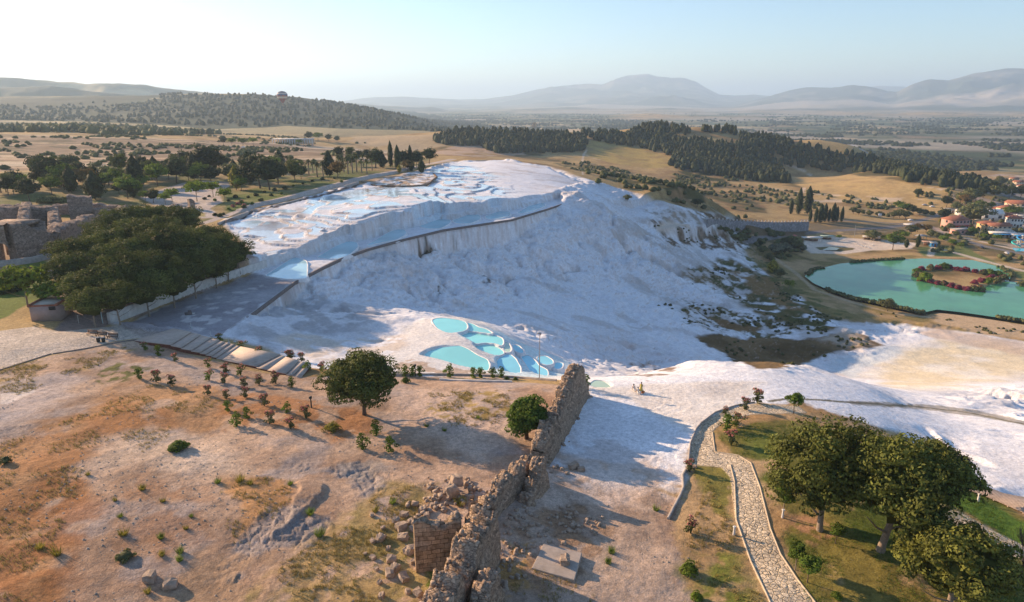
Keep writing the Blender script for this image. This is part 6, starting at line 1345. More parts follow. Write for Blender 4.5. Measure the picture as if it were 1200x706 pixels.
strip_wall([(128,378,-.9),(150,370,-1.3),(200,351,-1.8),(250,334,-2.1),(300,317,-2.4),(312,313,-2.4)], 2.0, .55, plaster, 'retaining_wall', 'long pale plastered wall between the pine grove and the dry walkway', 'wall')
strip_wall([q for q in WALK_OUT], .34, .40, darkst, 'walkway_kerb', 'thin dark channel kerb along the outer edge of the walkway', 'kerb')
strip_wall([(q[0]+1.6, q[1]-2.5, q[2]) for q in WALK_OUT[:7]], .22, .25, plaster, 'walkway_kerb', 'short pale inner kerb beside the near end of the dark channel', 'kerb')
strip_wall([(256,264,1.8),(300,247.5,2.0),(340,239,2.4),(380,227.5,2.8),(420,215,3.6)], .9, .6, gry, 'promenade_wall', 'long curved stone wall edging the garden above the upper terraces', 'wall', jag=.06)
strip_wall([(424,214,3.3),(440,218,2.9),(470,219,2.9),(500,217,2.9),(512,208,3.2),(504,200,3.4)], .4, .8, masonry('terrace_stone', (.24,.17,.12), .5, .8, 1.4, .2), 'terrace_wall', 'low brown stone wall curving round the projecting terrace below the cypresses', 'wall', jag=.15)
strip_wall([(455,440),(480,440),(520,440),(560,441),(600,443),(652,447)], .38, .35, gry, 'kerb_wall', 'low grey kerb wall between the dirt slope and the turquoise pools', 'kerb', jag=.03)
strip_wall([(515,446),(560,447.5),(600,448.5)], .3, .5, plaster, 'kerb_wall', 'short second kerb wall just below the low kerb by the pools', 'kerb', jag=.03)
strip_wall([(806,548),(809,520),(816,503),(822,496),(838,484),(862,476),(884,472)], .2, .2, gry, 'path_parapet', 'low parapet curving along the outer edge of the paved path', 'wall')
strip_wall([(806,548),(800,558),(801,572),(797,582),(789,597),(783,609)], .25, .28, gry, 'path_parapet', 'short crooked stone edge running down from the path parapet', 'wall', jag=.05)
kerbp = mat('path_kerb_stone', (.50,.41,.30), .95, noise=2, amt=.2)
strip_wall([(835,507),(838,530),(865,534),(880,543),(891,572),(903,620),(915,650),(935,680),(955,706),(975,740)], .10, .16, kerbp, 'path_kerb', 'right kerb of the winding stone paved path', 'kerb')
strip_wall([(856,545),(861,565),(863,610),(880,658),(899,698),(915,735)], .10, .16, kerbp, 'path_kerb', 'left kerb of the winding stone paved path', 'kerb')
strip_wall([(60,415),(0,434),(-60,452)], .12, .3, darkst, 'terrace_kerb', 'dark edge strip of the paved terrace left of the benches', 'kerb')
strip_wall([(160,398.5),(135,402),(100,409),(62,415)], .12, .3, darkst, 'terrace_kerb', 'dark edge strip of the paved terrace below the benches', 'kerb')
strip_wall([(1119,568),(1160,580),(1200,594),(1240,608)], .1, .2, kerbp, 'boardwalk_kerb', 'pale kerb on the white side of the boardwalk', 'kerb')
# wide stairs
fr = [(158,399),(200,405),(212,408.5),(224,411.5),(234,414),(241,416),(247.5,418),(253.5,420),(259.5,421.5),(300,430.5),(313,433.5),(335,439),(343,441),(352,443)]
bk = [(203,385),(224,390),(235,393),(247,396.5),(257,399.5),(263,401.5),(269,403),(275,404.5),(281,406),(328,416),(334,418),(350,423.5),(357,425.5),(364,428)]
zs = [-.15]; 
for k_ in range(1, 13): zs.append(zs[-1]-[.02,.17,.17,.17,.17,.17,.17,.17,.05,.17,.05,.17,.17][k_])
st = bpy.data.objects.new('stone_stairs', None); COL.objects.link(st); c0 = Vector(U(250, 410, -1)); st.location = c0; tag(st, 'wide shallow stairs of pale planks with nosing shadow painted on the risers descending right', 'stairs')
deckm = mat('stair_deck', (.50,.40,.33), .9, noise=1.2, amt=.16, bump=.01); mbs = MB(); mbr = MB(); sk = MB()
FZ = [np.array(U(*q, zs[min(k_, 12)])) for k_, q in enumerate(fr)]; BZ = [np.array(U(*q, zs[min(k_, 12)])) for k_, q in enumerate(bk)]
for k_ in range(13):
    z_ = zs[k_]; a = FZ[k_].copy(); b = FZ[k_+1].copy(); c = BZ[k_+1].copy(); d = BZ[k_].copy()
    for v in (a, b, c, d): v[2] = z_
    q = np.array([a, b, c, d])-np.array(c0); ext = (q[1]-q[0])/np.linalg.norm(q[1]-q[0])*.05; q[1] += ext; q[2] += ext
    lo = q.copy(); lo[:, 2] -= .12
    mbs.add(np.concatenate([q, lo]), [[0, 1, 2, 3], [0, 4, 5, 1], [1, 5, 6, 2], [2, 6, 7, 3], [3, 7, 4, 0]])
    r = np.array([b, c]); hi = r-np.array(c0); hi[:, 2] -= .12; lo2 = hi.copy(); lo2[:, 2] -= .25; mbr.add(np.concatenate([hi, lo2]), [[0, 1, 3, 2]])
    w_ = np.array([a, b])-np.array(c0); w_[:, 2] -= .12; w2 = w_.copy(); w2[:, 2] = np.minimum(Hs(np.array([a[0], b[0]]), np.array([a[1], b[1]]))-float(c0[2])-.4, w_[:, 2]-.9); sk.add(np.concatenate([w_, w2]), [[0, 2, 3, 1]])
    w_ = np.array([c, d])-np.array(c0); w_[:, 2] -= .12; w2 = w_.copy(); w2[:, 2] -= 1.6; sk.add(np.concatenate([w_, w2]), [[0, 2, 3, 1]])
a = np.array([FZ[13], BZ[13]])-np.array(c0); a[:, 2] = zs[12]-c0[2]-.12; b = a.copy(); b[:, 2] -= 1.2; sk.add(np.concatenate([a, b]), [[0, 1, 3, 2]])
new('deck', mbs.mesh('deck', [deckm]), st); new('riser', mbr.mesh('riser', [darkst]), st); new('skirt_wall', sk.mesh('skirt_wall', [rustm]), st)  # risers take the dark kerb colour to stand for nosing shadow
# boardwalk
bw = MB(); woodm = mat('boardwalk_wood', (.42,.32,.25), .85, noise=2.0, amt=.25)
Lp = [(1108,558),(1125,564),(1150,573),(1175,583),(1200,592),(1250,611)]; Rp = [(1104,564),(1121,571),(1147,580),(1171,590),(1196,601),(1244,621)]
LL = np.array([at(*q) for q in Lp]); RR = np.array([at(*q) for q in Rp])
tt_ = np.linspace(0, 1, 90); cum = np.linspace(0, 1, len(Lp)); LL = np.stack([np.interp(tt_, cum, LL[:, k_]) for k_ in range(3)], 1); RR = np.stack([np.interp(tt_, cum, RR[:, k_]) for k_ in range(3)], 1)
LL[:, 2] = RR[:, 2] = np.maximum(LL[:, 2], RR[:, 2])+.18; c0 = LL[0].copy()
for k_ in range(89):
    q = np.array([LL[k_], LL[k_]*.06+LL[k_+1]*.94, RR[k_]*.06+RR[k_+1]*.94, RR[k_]])-c0; lo = q.copy(); lo[:, 2] -= .06+.3*(k_ % 12 == 0)
    bw.add(np.concatenate([q, lo]), [[0, 1, 2, 3], [0, 4, 5, 1], [1, 5, 6, 2], [2, 6, 7, 3], [3, 7, 4, 0]])
o = new('boardwalk', bw.mesh('boardwalk', [woodm]), loc=c0); tag(o, 'narrow plank boardwalk between the far lawn and the white travertine', 'boardwalk')
# ---------------------------------------------------------------- buildings and furniture
def boxes(mb, c, s, rz=0, m=0, bev=0):
    """box by centre and size, added to an MB (own z up), rotated about z"""
    x_, y_, z_ = s[0]/2, s[1]/2, s[2]/2; V_ = np.array([(a*x_, b*y_, d*z_) for a in (-1, 1) for b in (-1, 1) for d in (-1, 1)])
    R_ = np.array([[math.cos(rz), -math.sin(rz), 0], [math.sin(rz), math.cos(rz), 0], [0, 0, 1]]); V_ = V_@R_.T+np.array(c)
    mb.add(V_, [(0,1,3,2),(4,6,7,5),(0,4,5,1),(2,3,7,6),(0,2,6,4),(1,5,7,3)], .5, m)
def obm(name, fn, mats_, parent, smooth=False):
    mb = MB(); fn(mb); return new(name, mb.mesh(name, mats_, smooth), parent)
def root(name, p, rz, label, cat, group=None):
    o = bpy.data.objects.new(name, None); COL.objects.link(o); o.location = p; o.rotation_euler[2] = rz; tag(o, label, cat, group); return o
wht = mat('white_render', (.72,.69,.64), .9, noise=.8, amt=.12); crm = mat('cream_render', (.62,.50,.36), .9, noise=.8, amt=.12); pinkw = mat('pink_render', (.55,.30,.25), .9, noise=.8, amt=.12); yelw = mat('ochre_render', (.60,.42,.20), .9, noise=.8, amt=.12)
tile = mat('roof_tiles', (.30,.12,.075), .85, noise=1.5, amt=.3, bump=.06); greyr = mat('grey_roof', (.38,.36,.34), .8, noise=.7, amt=.15); whr = mat('white_roof', (.70,.68,.65), .7, noise=.5, amt=.1)
glassm = mat('window_glass', (.035,.04,.05), .15, spec=.6); dkm = mat('hatch_painted_dark', (.03,.027,.025), .9); metal = mat('grey_metal', (.35,.35,.36), .45, metal=.6); redm = mat('red_fabric', (.38,.02,.015), .8, noise=1.0, amt=.25); blum = mat('blue_paint', (.04,.30,.62), .5); wood2 = mat('bench_wood', (.16,.075,.04), .7, noise=5, amt=.3); blk = mat('black_bin', (.03,.035,.03), .6); turq = mat('slide_turquoise', (.05,.50,.45), .4)
def house(px, py, w, dp, h, rz, wall, roof, rtype, label, cat='house', floors=2, awn=None, nwin=4):
    w *= .86; dp *= .86; h *= .86; p = at(px, py); o = root('house' if cat == 'house' else cat.replace(' ', '_'), (p[0], p[1], p[2]-.1), R(rz), label, cat)
    obm('wall', lambda m: boxes(m, (0, 0, h/2-.4), (w, dp, h+.8)), [wall], o)
    def rf(m):
        ov = .6
        if rtype == 'hip':
            a = np.array([(-w/2-ov, -dp/2-ov, h), (w/2+ov, -dp/2-ov, h), (w/2+ov, dp/2+ov, h), (-w/2-ov, dp/2+ov, h), (-w/2+dp*.38, 0, h+dp*.24), (w/2-dp*.38, 0, h+dp*.24)]); lo = a[:4]-np.array([0, 0, .25])
            m.add(np.concatenate([a, lo]), [(0, 1, 5, 4), (2, 3, 4, 5), (1, 2, 5, 5), (3, 0, 4, 4), (0, 6, 7, 1), (1, 7, 8, 2), (2, 8, 9, 3), (3, 9, 6, 0), (6, 9, 8, 7)])
        elif rtype == 'gable':
            a = np.array([(-w/2-ov, -dp/2-ov, h), (w/2+ov, -dp/2-ov, h), (w/2+ov, dp/2+ov, h), (-w/2-ov, dp/2+ov, h), (-w/2-ov, 0, h+dp*.22), (w/2+ov, 0, h+dp*.22)]); lo = a[:4]-np.array([0, 0, .2])
            m.add(np.concatenate([a, lo]), [(0, 1, 5, 4), (2, 3, 4, 5), (1, 2, 5, 5), (3, 0, 4, 4), (0, 6, 7, 1), (1, 7, 8, 2), (2, 8, 9, 3), (3, 9, 6, 0), (6, 9, 8, 7)])
        else:
            boxes(m, (0, 0, h+.42), (w+.5, dp+.5, .24)); boxes(m, (0, -dp/2-.12, h+.7), (w+.5, .2, .4)); boxes(m, (0, dp/2+.12, h+.7), (w+.5, .2, .4))
    r_ = obm('roof', rf, [roof], o)
    if rtype == 'hip': obm('chimney', lambda m: boxes(m, (w*.2, dp*.1, h+dp*.2), (.8, .8, 1.6)), [wall], r_)
    fh = h/floors
    wm = MB(); boxes(wm, (0, 0, 0), (w/nwin*.5, .12, fh*.42)); wmesh = wm.mesh('window', [glassm])
    fm = MB(); boxes(fm, (0, -.05, -fh*.25), (w/nwin*.6, .22, .12)); fmesh = fm.mesh('sill', [whr])
    for f_ in range(floors):
        for k_ in range(nwin):
            if f_ == 0 and k_ == nwin//2: continue
            q = new('window', wmesh, o, ((k_+.5)/nwin*w-w/2, -dp/2-.04, fh*(f_+.58))); new('sill', fmesh, q, (0, 0, 0))
        for sx_ in (-1, 1):
            q = new('window', wmesh, o, (sx_*(w/2+.04), 0, fh*(f_+.58))); q.rotation_euler[2] = R(90*sx_)
    obm('door', lambda m: boxes(m, ((nwin//2+.5)/nwin*w-w/2, -dp/2-.05, 1.05), (1.3, .12, 2.3)), [wood2], o)
    if awn: obm('awning', lambda m: (boxes(m, (0, -dp/2-1.6, fh*.95), (w*.96, 3.2, .14)), boxes(m, (-w*.4, -dp/2-3.0, fh*.45), (.15, .15, fh)), boxes(m, (w*.4, -dp/2-3.0, fh*.45), (.15, .15, fh))), [awn], o)
    return o
house(1118, 269, 18, 12, 9.5, 12, pinkw, tile, 'hip', 'pink two-storey house with a red tiled hip roof at the road bend', awn=redm, nwin=5)
house(1126, 274, 16, 7, 3.6, 12, pinkw, greyr, 'flat', 'low pink annex with a pale flat roof in front of the pink house', floors=1)
house(1156, 257, 22, 16, 6.5, -18, wht, whr, 'gable', 'large white hall with a pale shallow gable roof', 'hall', 1)
house(1156, 270, 13, 9, 6.5, 5, yelw, tile, 'hip', 'ochre house with an orange roof right of the big olive brown tree')
house(1169, 272, 16, 10, 6, 0, crm, tile, 'gable', 'cream house with a long dark red roof behind the hedge', awn=whr)
house(1187, 266, 10, 10, 8.5, -10, wht, tile, 'hip', 'tall white house with a small red roof near the right edge')
house(1197, 262, 11, 9, 7, -5, wht, greyr, 'flat', 'white flat-roofed house cut by the right edge')
house(1196, 248, 26, 13, 8.5, -12, crm, tile, 'gable', 'long cream hotel with a red roof at the right edge', 'hotel', 3, nwin=6)
house(1178, 252, 14, 11, 7.5, 20, crm, tile, 'hip', 'cream house with a stepped orange roof left of the long hotel')
house(1169, 249, 9, 8, 4, 10, crm, tile, 'gable', 'small low house with an orange roof behind the white hall', floors=1)
house(1132, 252, 17, 9, 4.5, 0, wht, greyr, 'flat', 'grey flat-roofed shed behind the pink house', 'shed', 1)
house(1113, 249, 9, 6, 3.2, 0, wht, greyr, 'flat', 'tiny grey flat-roofed building left of the grey shed', floors=1)
house(1182, 258, 12, 9, 5, 0, wht, tile, 'gable', 'low white house with a red roof between the hotel and the tall white house', floors=1)
house(1194, 217, 14, 9, 5, 0, crm, tile, 'gable', 'far cream house with a red roof beside the valley road')
house(1188, 212, 11, 8, 4, 0, crm, tile, 'gable', 'farthest small red-roofed house above the valley road', floors=1)
house(1198, 222, 12, 8, 5, 0, wht, tile, 'hip', 'far white house at the right edge above the road trees')
house(1175, 278, 20, 6, 3.4, -8, crm, whr, 'flat', 'low shop row with a white canopy roof along the street', 'shop', 1, awn=blum, nwin=6)
house(1193, 280, 12, 6, 3.4, -8, wht, whr, 'flat', 'low white shop with a flat roof right of the shop row', 'shop', 1)
# cafe terrace behind the pond
def canopy(px, py, w, dp, h, rz, roof, label):
    p = at(px, py); o = root('canopy', p, R(rz), label, 'canopy')
    obm('roof', lambda m: (boxes(m, (0, 0, h), (w, dp, .22)), boxes(m, (0, 0, h-.18), (w*.98, dp*.9, .14))), [roof], o)
    for k_ in range(max(3, int(w/4))):
        for s_ in (-1, 1): obm('post', lambda m: boxes(m, (-w/2+.4+k_*(w-.8)/(max(3, int(w/4))-1), s_*(dp/2-.3), h/2-.2), (.18, .18, h+.3)), [metal], o)
    obm('counter', lambda m: (boxes(m, (0, dp*.2, .55), (w*.7, .8, 1.1)), boxes(m, (0, dp*.2, 1.13), (w*.72, .95, .08))), [wood2], o)
canopy(951, 283, 13, 4, 2.8, 3, whr, 'white flat canopy at the left end of the pale pool terrace')
canopy(969, 281, 9, 3.5, 2.6, 0, mat('green_tint_roof', (.35,.45,.38), .6), 'pale green canopy beside the white terrace canopy')
canopy(1016, 281, 6, 2.4, 2.4, 0, whr, 'small white canopy behind the pale pool terrace near two trees')
canopy(1029, 282, 6, 2.4, 2.4, -4, whr, 'small white canopy right of its twin behind the pale terrace')
canopy(1066, 267, 8, 5, 2.6, 8, whr, 'white shelter beside the road junction')
canopy(1088, 288, 8, 5, 2.6, -20, mat('brown_awning', (.34,.22,.17), .8), 'brown shelter at the garden path behind the pond')
canopy(1078, 281, 8, 5, 3, 30, greyr, 'grey tent-like shelter among the trees behind the pond')
house(1093, 289, 4.5, 3.5, 2.6, -15, blum, whr, 'flat', 'tiny blue kiosk at the start of the garden path', 'kiosk', 1, nwin=2)
p = at(930, 281); o = root('parasol', p, 0, 'lone pink parasol among the dark trees left of the pale terrace', 'parasol')
def par(m):
    n = 12; th = np.linspace(0, 2*math.pi, n, endpoint=False); V_ = np.concatenate([[(0, 0, 3.4)], np.column_stack([np.cos(th)*2.2, np.sin(th)*2.2, np.full(n, 2.5)])]); m.add(V_, [(0, k_+1, (k_+1) % n+1, (k_+1) % n+1) for k_ in range(n)])
obm('canopy', par, [LM['pink']], o); obm('pole', lambda m: m.tube([(0, 0, -.2), (0, 0, 3.3)], [.05, .05], 6), [metal], o)
for k_, (x_, y_) in enumerate([(1004,286),(1007,288),(1010,289),(1014,290),(1018,291),(1022,288),(1012,286)]):
    p = at(x_, y_)
    mb = MB(); boxes(mb, (0, 0, .38), (2.0, .75, .1)); boxes(mb, (.85, 0, .62), (.12, .75, .5))
    for a in (-.8, .8):
        for b in (-.3, .3): boxes(mb, (a, b, .17), (.08, .08, .36))
    o = new('sun_lounger', mb.mesh('sun_lounger', [whr]), loc=p); o.rotation_euler[2] = random.uniform(0, 3); tag(o, 'white lounger on the pale terrace above the pond', 'sun lounger', 'loungers on the pale terrace')
w_ = ngon('water', world_poly([(957,290),(975,289.6),(984,291),(980,293.5),(966,293.2)], at(970, 291)[2]+.06, 3), at(970, 291)[2]+.06, water_mat('green_pool', (.10,.11,.03), .1, .01)); o = new('water', w_); tag(o, kind='structure')
# long road wall with posts along its top
RWp = [at(828, 266), at(870, 269), at(910, 270.5), at(947, 270.5)]
RW = np.array(RWp); ww_ = MB(); tops = [px2m(828, 266, 9), px2m(870, 269, 9), px2m(910, 270, 9), px2m(947, 270, 9.5)]; Np = 60
tt_ = np.linspace(0, 3, Np); PW = np.stack([np.interp(tt_, range(4), RW[:, k_]) for k_ in range(3)], 1); HW = np.interp(tt_, range(4), tops); c0 = PW[0].copy(); rws = []
for dy, zz_ in ((-.5, -2), (-.35, 1), (.5, 1), (1.2, -2)): rws.append(np.column_stack([PW[:, 0], PW[:, 1]+dy, np.where(np.full(Np, zz_) > 0, PW[:, 2]+HW, PW[:, 2]-2)])-c0)
V_ = np.stack(rws, 1); a = np.arange(Np-1)[:, None]*4; b = np.arange(3)[None]; ww_.add(V_.reshape(-1, 3), np.stack([a+b, a+4+b, a+4+b+1, a+b+1], -1).reshape(-1, 4)); ww_.add(V_[0], [[0, 1, 2, 3]]); ww_.add(V_[-1], [[3, 2, 1, 0]])
o = new('road_wall', ww_.mesh('road_wall', [masonry('road_masonry', (.27,.25,.25), .6, .7, 1.3, .1)]), loc=c0); tag(o, 'long tall grey stone wall carrying the road left of the cypresses', 'wall')
pm_ = MB(); boxes(pm_, (0, 0, .4), (.7, .5, .8)); boxes(pm_, (0, 0, .85), (.85, .6, .12)); pmesh = pm_.mesh('parapet_post', [plaster])
for k_ in range(2, Np, 2): new('parapet_post', pmesh, o, tuple(PW[k_]-c0+np.array([0, .0, HW[k_]])))
# ---- bath ruins, far left
bath = bpy.data.objects.new('bath_ruin', None); COL.objects.link(bath); bath.location = at(30, 300); tag(bath, 'large roofless stone bath ruin with a dark arch at the far left edge', 'ruin')
bz = at(30, 300)[2]; B = lambda x_, y_: U(x_, y_, bz)
ruin('w', B(-60, 303), B(-2, 308), bz, [11, 10.5, 10.6, 10.2], 4.0, '', '', BM, seed=501, parent=bath, block=1.6, step_=.8, rub=False)
ruin('w', B(17, 307), B(62, 299), bz, [10.2, 9.8, 8, 6], 4.0, '', '', BM, seed=502, parent=bath, block=1.6, step_=.8, rub=False)
# arch over the opening
aL = np.array(B(-2, 308)); aR = np.array(B(17, 307)); mid = (aL+aR)/2; hw_ = np.linalg.norm(aR-aL)/2; dx_ = (aR-aL)/np.linalg.norm(aR-aL); am_ = MB(); n = 12; zt = 10.3
ang = np.linspace(math.pi, 0, n); inner = [(math.cos(a)*hw_, 3.8+math.sin(a)*hw_*.95) for a in ang]
for dep in (0,):
    VV = []
    for (u_, z_) in inner: VV += [(u_, z_), (u_, zt)]
    for s_ in (-2.05, 2.0):
        n2 = np.array([-dx_[1], dx_[0]]); P3 = np.array([(dx_[0]*u_+n2[0]*s_, dx_[1]*u_+n2[1]*s_, z_) for u_, z_ in VV]); q = np.arange(n-1)*2; am_.add(P3, np.stack([q, q+1, q+3, q+2], 1) if s_ > 0 else np.stack([q, q+2, q+3, q+1], 1))
    so = np.array([(dx_[0]*u_+n2[0]*s_, dx_[1]*u_+n2[1]*s_, z_) for (u_, z_) in inner for s_ in (-2.05, 2.0)]); q = np.arange(n-1)*2; am_.add(so, np.stack([q, q+1, q+3, q+2], 1))
    to = np.array([(dx_[0]*u_+n2[0]*s_, dx_[1]*u_+n2[1]*s_, zt) for (u_, z_) in inner for s_ in (-2.05, 2.0)]); am_.add(to, np.stack([q, q+2, q+3, q+1], 1))
new('arch', am_.mesh('arch', [BM]), bath, tuple(np.array([mid[0], mid[1], bz])-np.array(bath.location)))
mb = MB(); boxes(mb, (mid[0]-bath.location[0], mid[1]-bath.location[1]+9, 4.8), (hw_*2+8, 1.0, 9.4)); boxes(mb, (mid[0]-bath.location[0], mid[1]-bath.location[1]+5.5, 9.6), (hw_*2+6, 8, .8)); new('arch_shade_box', mb.mesh('arch_shade_box', [BM]), bath)  # back wall and roof slab added to keep the arch opening dark
for A_, B__, hs_, th_, sd_ in [(B(62, 299), B(108, 270), [6, 6.5, 5.5, 5.5], 3.5, 503), (B(-60, 275), B(70, 268), [8.5, 9, 7.5, 8, 6.5], 3.5, 504), (B(-60, 256), B(140, 252), [4.5, 5, 4.5, 4, 4.5, 3.5], 3.0, 505), (B(84, 262), B(112, 260), [9.5, 10, 9, 9.6], 5.0, 506), (B(112, 262), B(150, 258), [4.5, 5, 4, 3.5], 3.0, 507), (B(68, 298), B(66, 262), [6, 6.5, 6], 3.0, 508), (B(32, 300), B(36, 262), [8, 8.5, 7], 3.0, 509), (B(140, 258), B(150, 250), [3.5, 3], 4, 510)]:
    ruin('w', A_, B__, bz, hs_, th_, '', '', BM, seed=sd_, parent=bath, block=1.8, step_=.9, rub=False)
ruin('ruined_wall', at(282-60, 246), at(228, 245), at(225, 246)[2], [3.5, 4, 3.6], 3, 'small chunk of ancient wall between the grove and the pale plaza', 'ruin', BM, seed=511, step_=.6, rub=False)
ruin('ruined_wall', at(200, 250), at(214, 249), at(205, 250)[2], [2.5, 3, 2.4], 3, 'low ancient wall stub behind the grove left of the small chunk', 'ruin', BM, seed=512, step_=.6, rub=False)
strip_wall([(0,338),(15,333),(40,327),(52,322)], .7, .5, gry, 'garden_wall', 'low stone wall beside the red flower bed', 'wall')
strip_wall([(-30,316),(10,312),(40,308),(60,303)], 1.6, .8, gry, 'terrace_wall', 'stone terrace wall at the foot of the bath ruins', 'wall')
# ---- kiosk
p = at(63, 384); kz = p[2]
o = root('stone_kiosk', (*U(62, 371, kz)[:2], kz), R(8), 'small pinkish flat-roofed kiosk with red trim beside the paved terrace', 'kiosk')
obm('wall', lambda m: boxes(m, (0, 0, 1.35), (5.2, 5.6, 3.3)), [mat('kiosk_render', (.36,.27,.235), .9, noise=1.2, amt=.12)], o)
obm('roof', lambda m: boxes(m, (0, 0, 3.06), (4.6, 5.0, .16)), [mat('kiosk_roof', (.52,.44,.34), .9, noise=1.2, amt=.15)], o)
for s_ in (-1, 1): obm('roof_trim', lambda m: (boxes(m, (s_*2.48, 0, 3.16), (.5, 5.9, .34)), boxes(m, (s_*2.48, 0, 3.36), (.34, 5.9, .12))), [tile], o)
obm('parapet', lambda m: (boxes(m, (0, -2.75, 3.1), (4.5, .22, .3)), boxes(m, (0, 2.75, 3.1), (4.5, .22, .3))), [tile], o)
obm('hatch', lambda m: (boxes(m, (1.6, -2.84, 2.5), (1.2, .12, .7)),), [dkm], o)  # black plate; the unlit inside of the hatch is put into its colour
obm('air_unit', lambda m: (boxes(m, (2.0, 3.2, 2.4), (1.0, .8, 1.4)), boxes(m, (2.0, 2.78, 2.4), (.7, .06, .9))), [whr], o)
# red stall umbrellas
def shade(px, py, r_, h, label):
    p = at(px, py); o = root('parasol', p, random.random(), label, 'parasol', None)
    def f(m):
        n = 8; th = np.linspace(0, 2*math.pi, n, endpoint=False)
        rings = [(0.05, h), (r_*.5, h-.45), (r_, h-1.0), (r_*.99, h-1.35)]; V_ = np.concatenate([np.column_stack([np.cos(th)*a, np.sin(th)*a, np.full(n, b)]) for a, b in rings])
        a = np.arange(3)[:, None]*n; b = np.arange(n)[None]; b2 = (b+1) % n; m.add(V_, np.stack([a+b, a+n+b, a+n+b2, a+b2], -1).reshape(-1, 4))
    obm('canopy', f, [redm], o); obm('pole', lambda m: m.tube([(0, 0, -.1), (0, 0, h)], [.05, .05], 6), [metal], o)
shade(84, 361, 1.4, 3.2, 'near red stall parasol beside the kiosk wall'); shade(91, 358, 1.9, 3.9, 'largest red stall parasol behind the kiosk'); shade(88, 351, 1.4, 5.2, 'tallest red parasol at the back of the stall')
# pale arched tent under the trees
p = at(134, 360)
def tent(m):
    n = 10; th = np.linspace(0, math.pi, n); V_ = np.concatenate([np.column_stack([np.cos(th)*2.2, np.full(n, y_), np.sin(th)*2.6+.4]) for y_ in (-1.6, 1.6)]); q = np.arange(n-1); m.add(V_, np.stack([q, q+n, q+n+1, q+1], 1))
o = root('arched_tent', p, R(20), 'pale arched tent glowing under the pine grove', 'tent'); obm('cover', tent, [wht], o)
obm('frame', lambda m: [m.tube([(math.cos(a)*2.22, y_, math.sin(a)*2.62+.4) for a in np.linspace(0, math.pi, 9)], np.full(9, .05), 5) for y_ in (-1.62, 0, 1.62)], [metal], o)
# benches and bins
def bench(px, py, rz, label):
    p = at(px, py); o = root('park_bench', p, R(rz), label, 'bench', 'benches on the paved terrace')
    obm('seat', lambda m: [boxes(m, (0, y_, .46), (2.0, .11, .05)) for y_ in (-.18, -.04, .1, .22)], [wood2], o)
    obm('backrest', lambda m: [boxes(m, (0, .34+z_*.1, .62+z_), (2.0, .05, .11)) for z_ in (0, .16, .32)], [wood2], o)
    for s_ in (-1, 1): obm('leg', lambda m: (boxes(m, (s_*.85, -.15, .22), (.08, .08, .46)), boxes(m, (s_*.85, .3, .45), (.08, .08, .95)), boxes(m, (s_*.85, .08, .4), (.07, .5, .06))), [blk], o)
for x_, y_, rz_, l_ in [(108,393.5,-5,'leftmost dark wooden bench on the paved terrace'),(119,395.5,-8,'middle dark wooden bench on the paved terrace'),(132,397.5,-6,'rightmost dark wooden bench above the two bins')]: bench(x_, y_, rz_, l_)
for x_, l_ in ((115.5,'left one of two black litter bins beside the benches'),(121.5,'right one of two black litter bins beside the benches')):
    o = root('litter_bin', at(x_, 401), 0, l_, 'bin', 'litter bins by the benches')
    obm('body', lambda m: m.tube([(0, 0, 0), (0, 0, .05), (0, 0, .85)], [.26, .30, .33], 10), [blk], o); obm('rim', lambda m: m.tube([(0, 0, .85), (0, 0, .95)], [.36, .34], 10), [metal], o)
# posts and lamps
def post(px, py, h, r_, m_, name, label, cat, head=None, group=None):
    p = at(px, py) if not isinstance(px, tuple) else px; o = root(name, p, 0, label, cat, group); obm('pole', lambda m: m.tube([(0, 0, -.3), (0, 0, h*.5), (0, 0, h)], [r_*1.2, r_, r_*.8], 7), [m_], o)
    if head == 'lamp': obm('lamp_head', lambda m: (boxes(m, (-.12, 0, h+.05), (.75, .35, .16)), boxes(m, (.1, 0, h-.1), (.12, .12, .3))), [metal], o)
    if head == 'cap': obm('cap', lambda m: m.tube([(0, 0, h), (0, 0, h+.08)], [r_*1.6, r_*1.2], 8), [m_], o)
    if head == 'box': obm('spotlight', lambda m: (boxes(m, (0, 0, h+.12), (.34, .26, .30)), boxes(m, (0, -.16, h+.12), (.40, .05, .36))), [blk], o)
    if head == 'base': obm('base_plate', lambda m: boxes(m, (0, 0, .06), (.45, .45, .12)), [m_], o)
    return o
post(U(632, 441.5, -2.2), 0, 7.6, .07, metal, 'street_lamp', 'tall slim grey lamp post standing in front of the blue pools', 'street lamp', 'lamp')
post(487, 441, 1.9, .06, blk, 'spotlight_post', 'short dark post with a spotlight in the shrub row by the pools', 'spotlight', 'box')
post(365, 478, 1.5, .10, blk, 'spotlight_post', 'dark short post among the oleanders on the slope', 'post', 'box')
post(120.5, 379, 4.0, .08, mat('pale_green_post', (.45,.52,.48), .6), 'light_post', 'pale thin post at the near end of the plastered wall', 'post', 'cap')
post(92.5, 379, 1.6, .09, gry, 'light_post', 'short grey post on the shaded ground right of the kiosk', 'post', 'cap')
whp = mat('white_post', (.62,.60,.57), .7)
for x_, y_, l_ in [(860,627,'white bollard light on the left edge of the paved path'),(1155,634,'white bollard light beside the second stone path'),(917,607,'white stub post under the slender tree'),(1146,588,'white bollard at the foot of the boardwalk sapling')]:
    post(x_, y_, .95, .12, whp, 'bollard_light', l_, 'bollard', 'cap')
for k_, (x_, y_) in enumerate([(224,384),(247,394),(268,402),(275,401),(331,413),(347,347),(353,338),(335,357),(315,369)]):
    post(x_, y_, 1.0, .05, whp, 'rope_post', ['', ''][0] or 'small white rope post beside the stairs and the walkway kerb', 'post', 'base', 'white rope posts by the walkway')
# pale stones by the path
for x_, y_, s_ in [(806,551,.6),(811,552,.7),(814,548,.55),(809,546,.5)]: stone(x_, y_, s_, 'whitish stone in the little pile under the oleander at the parapet', 'white stones at the parapet')
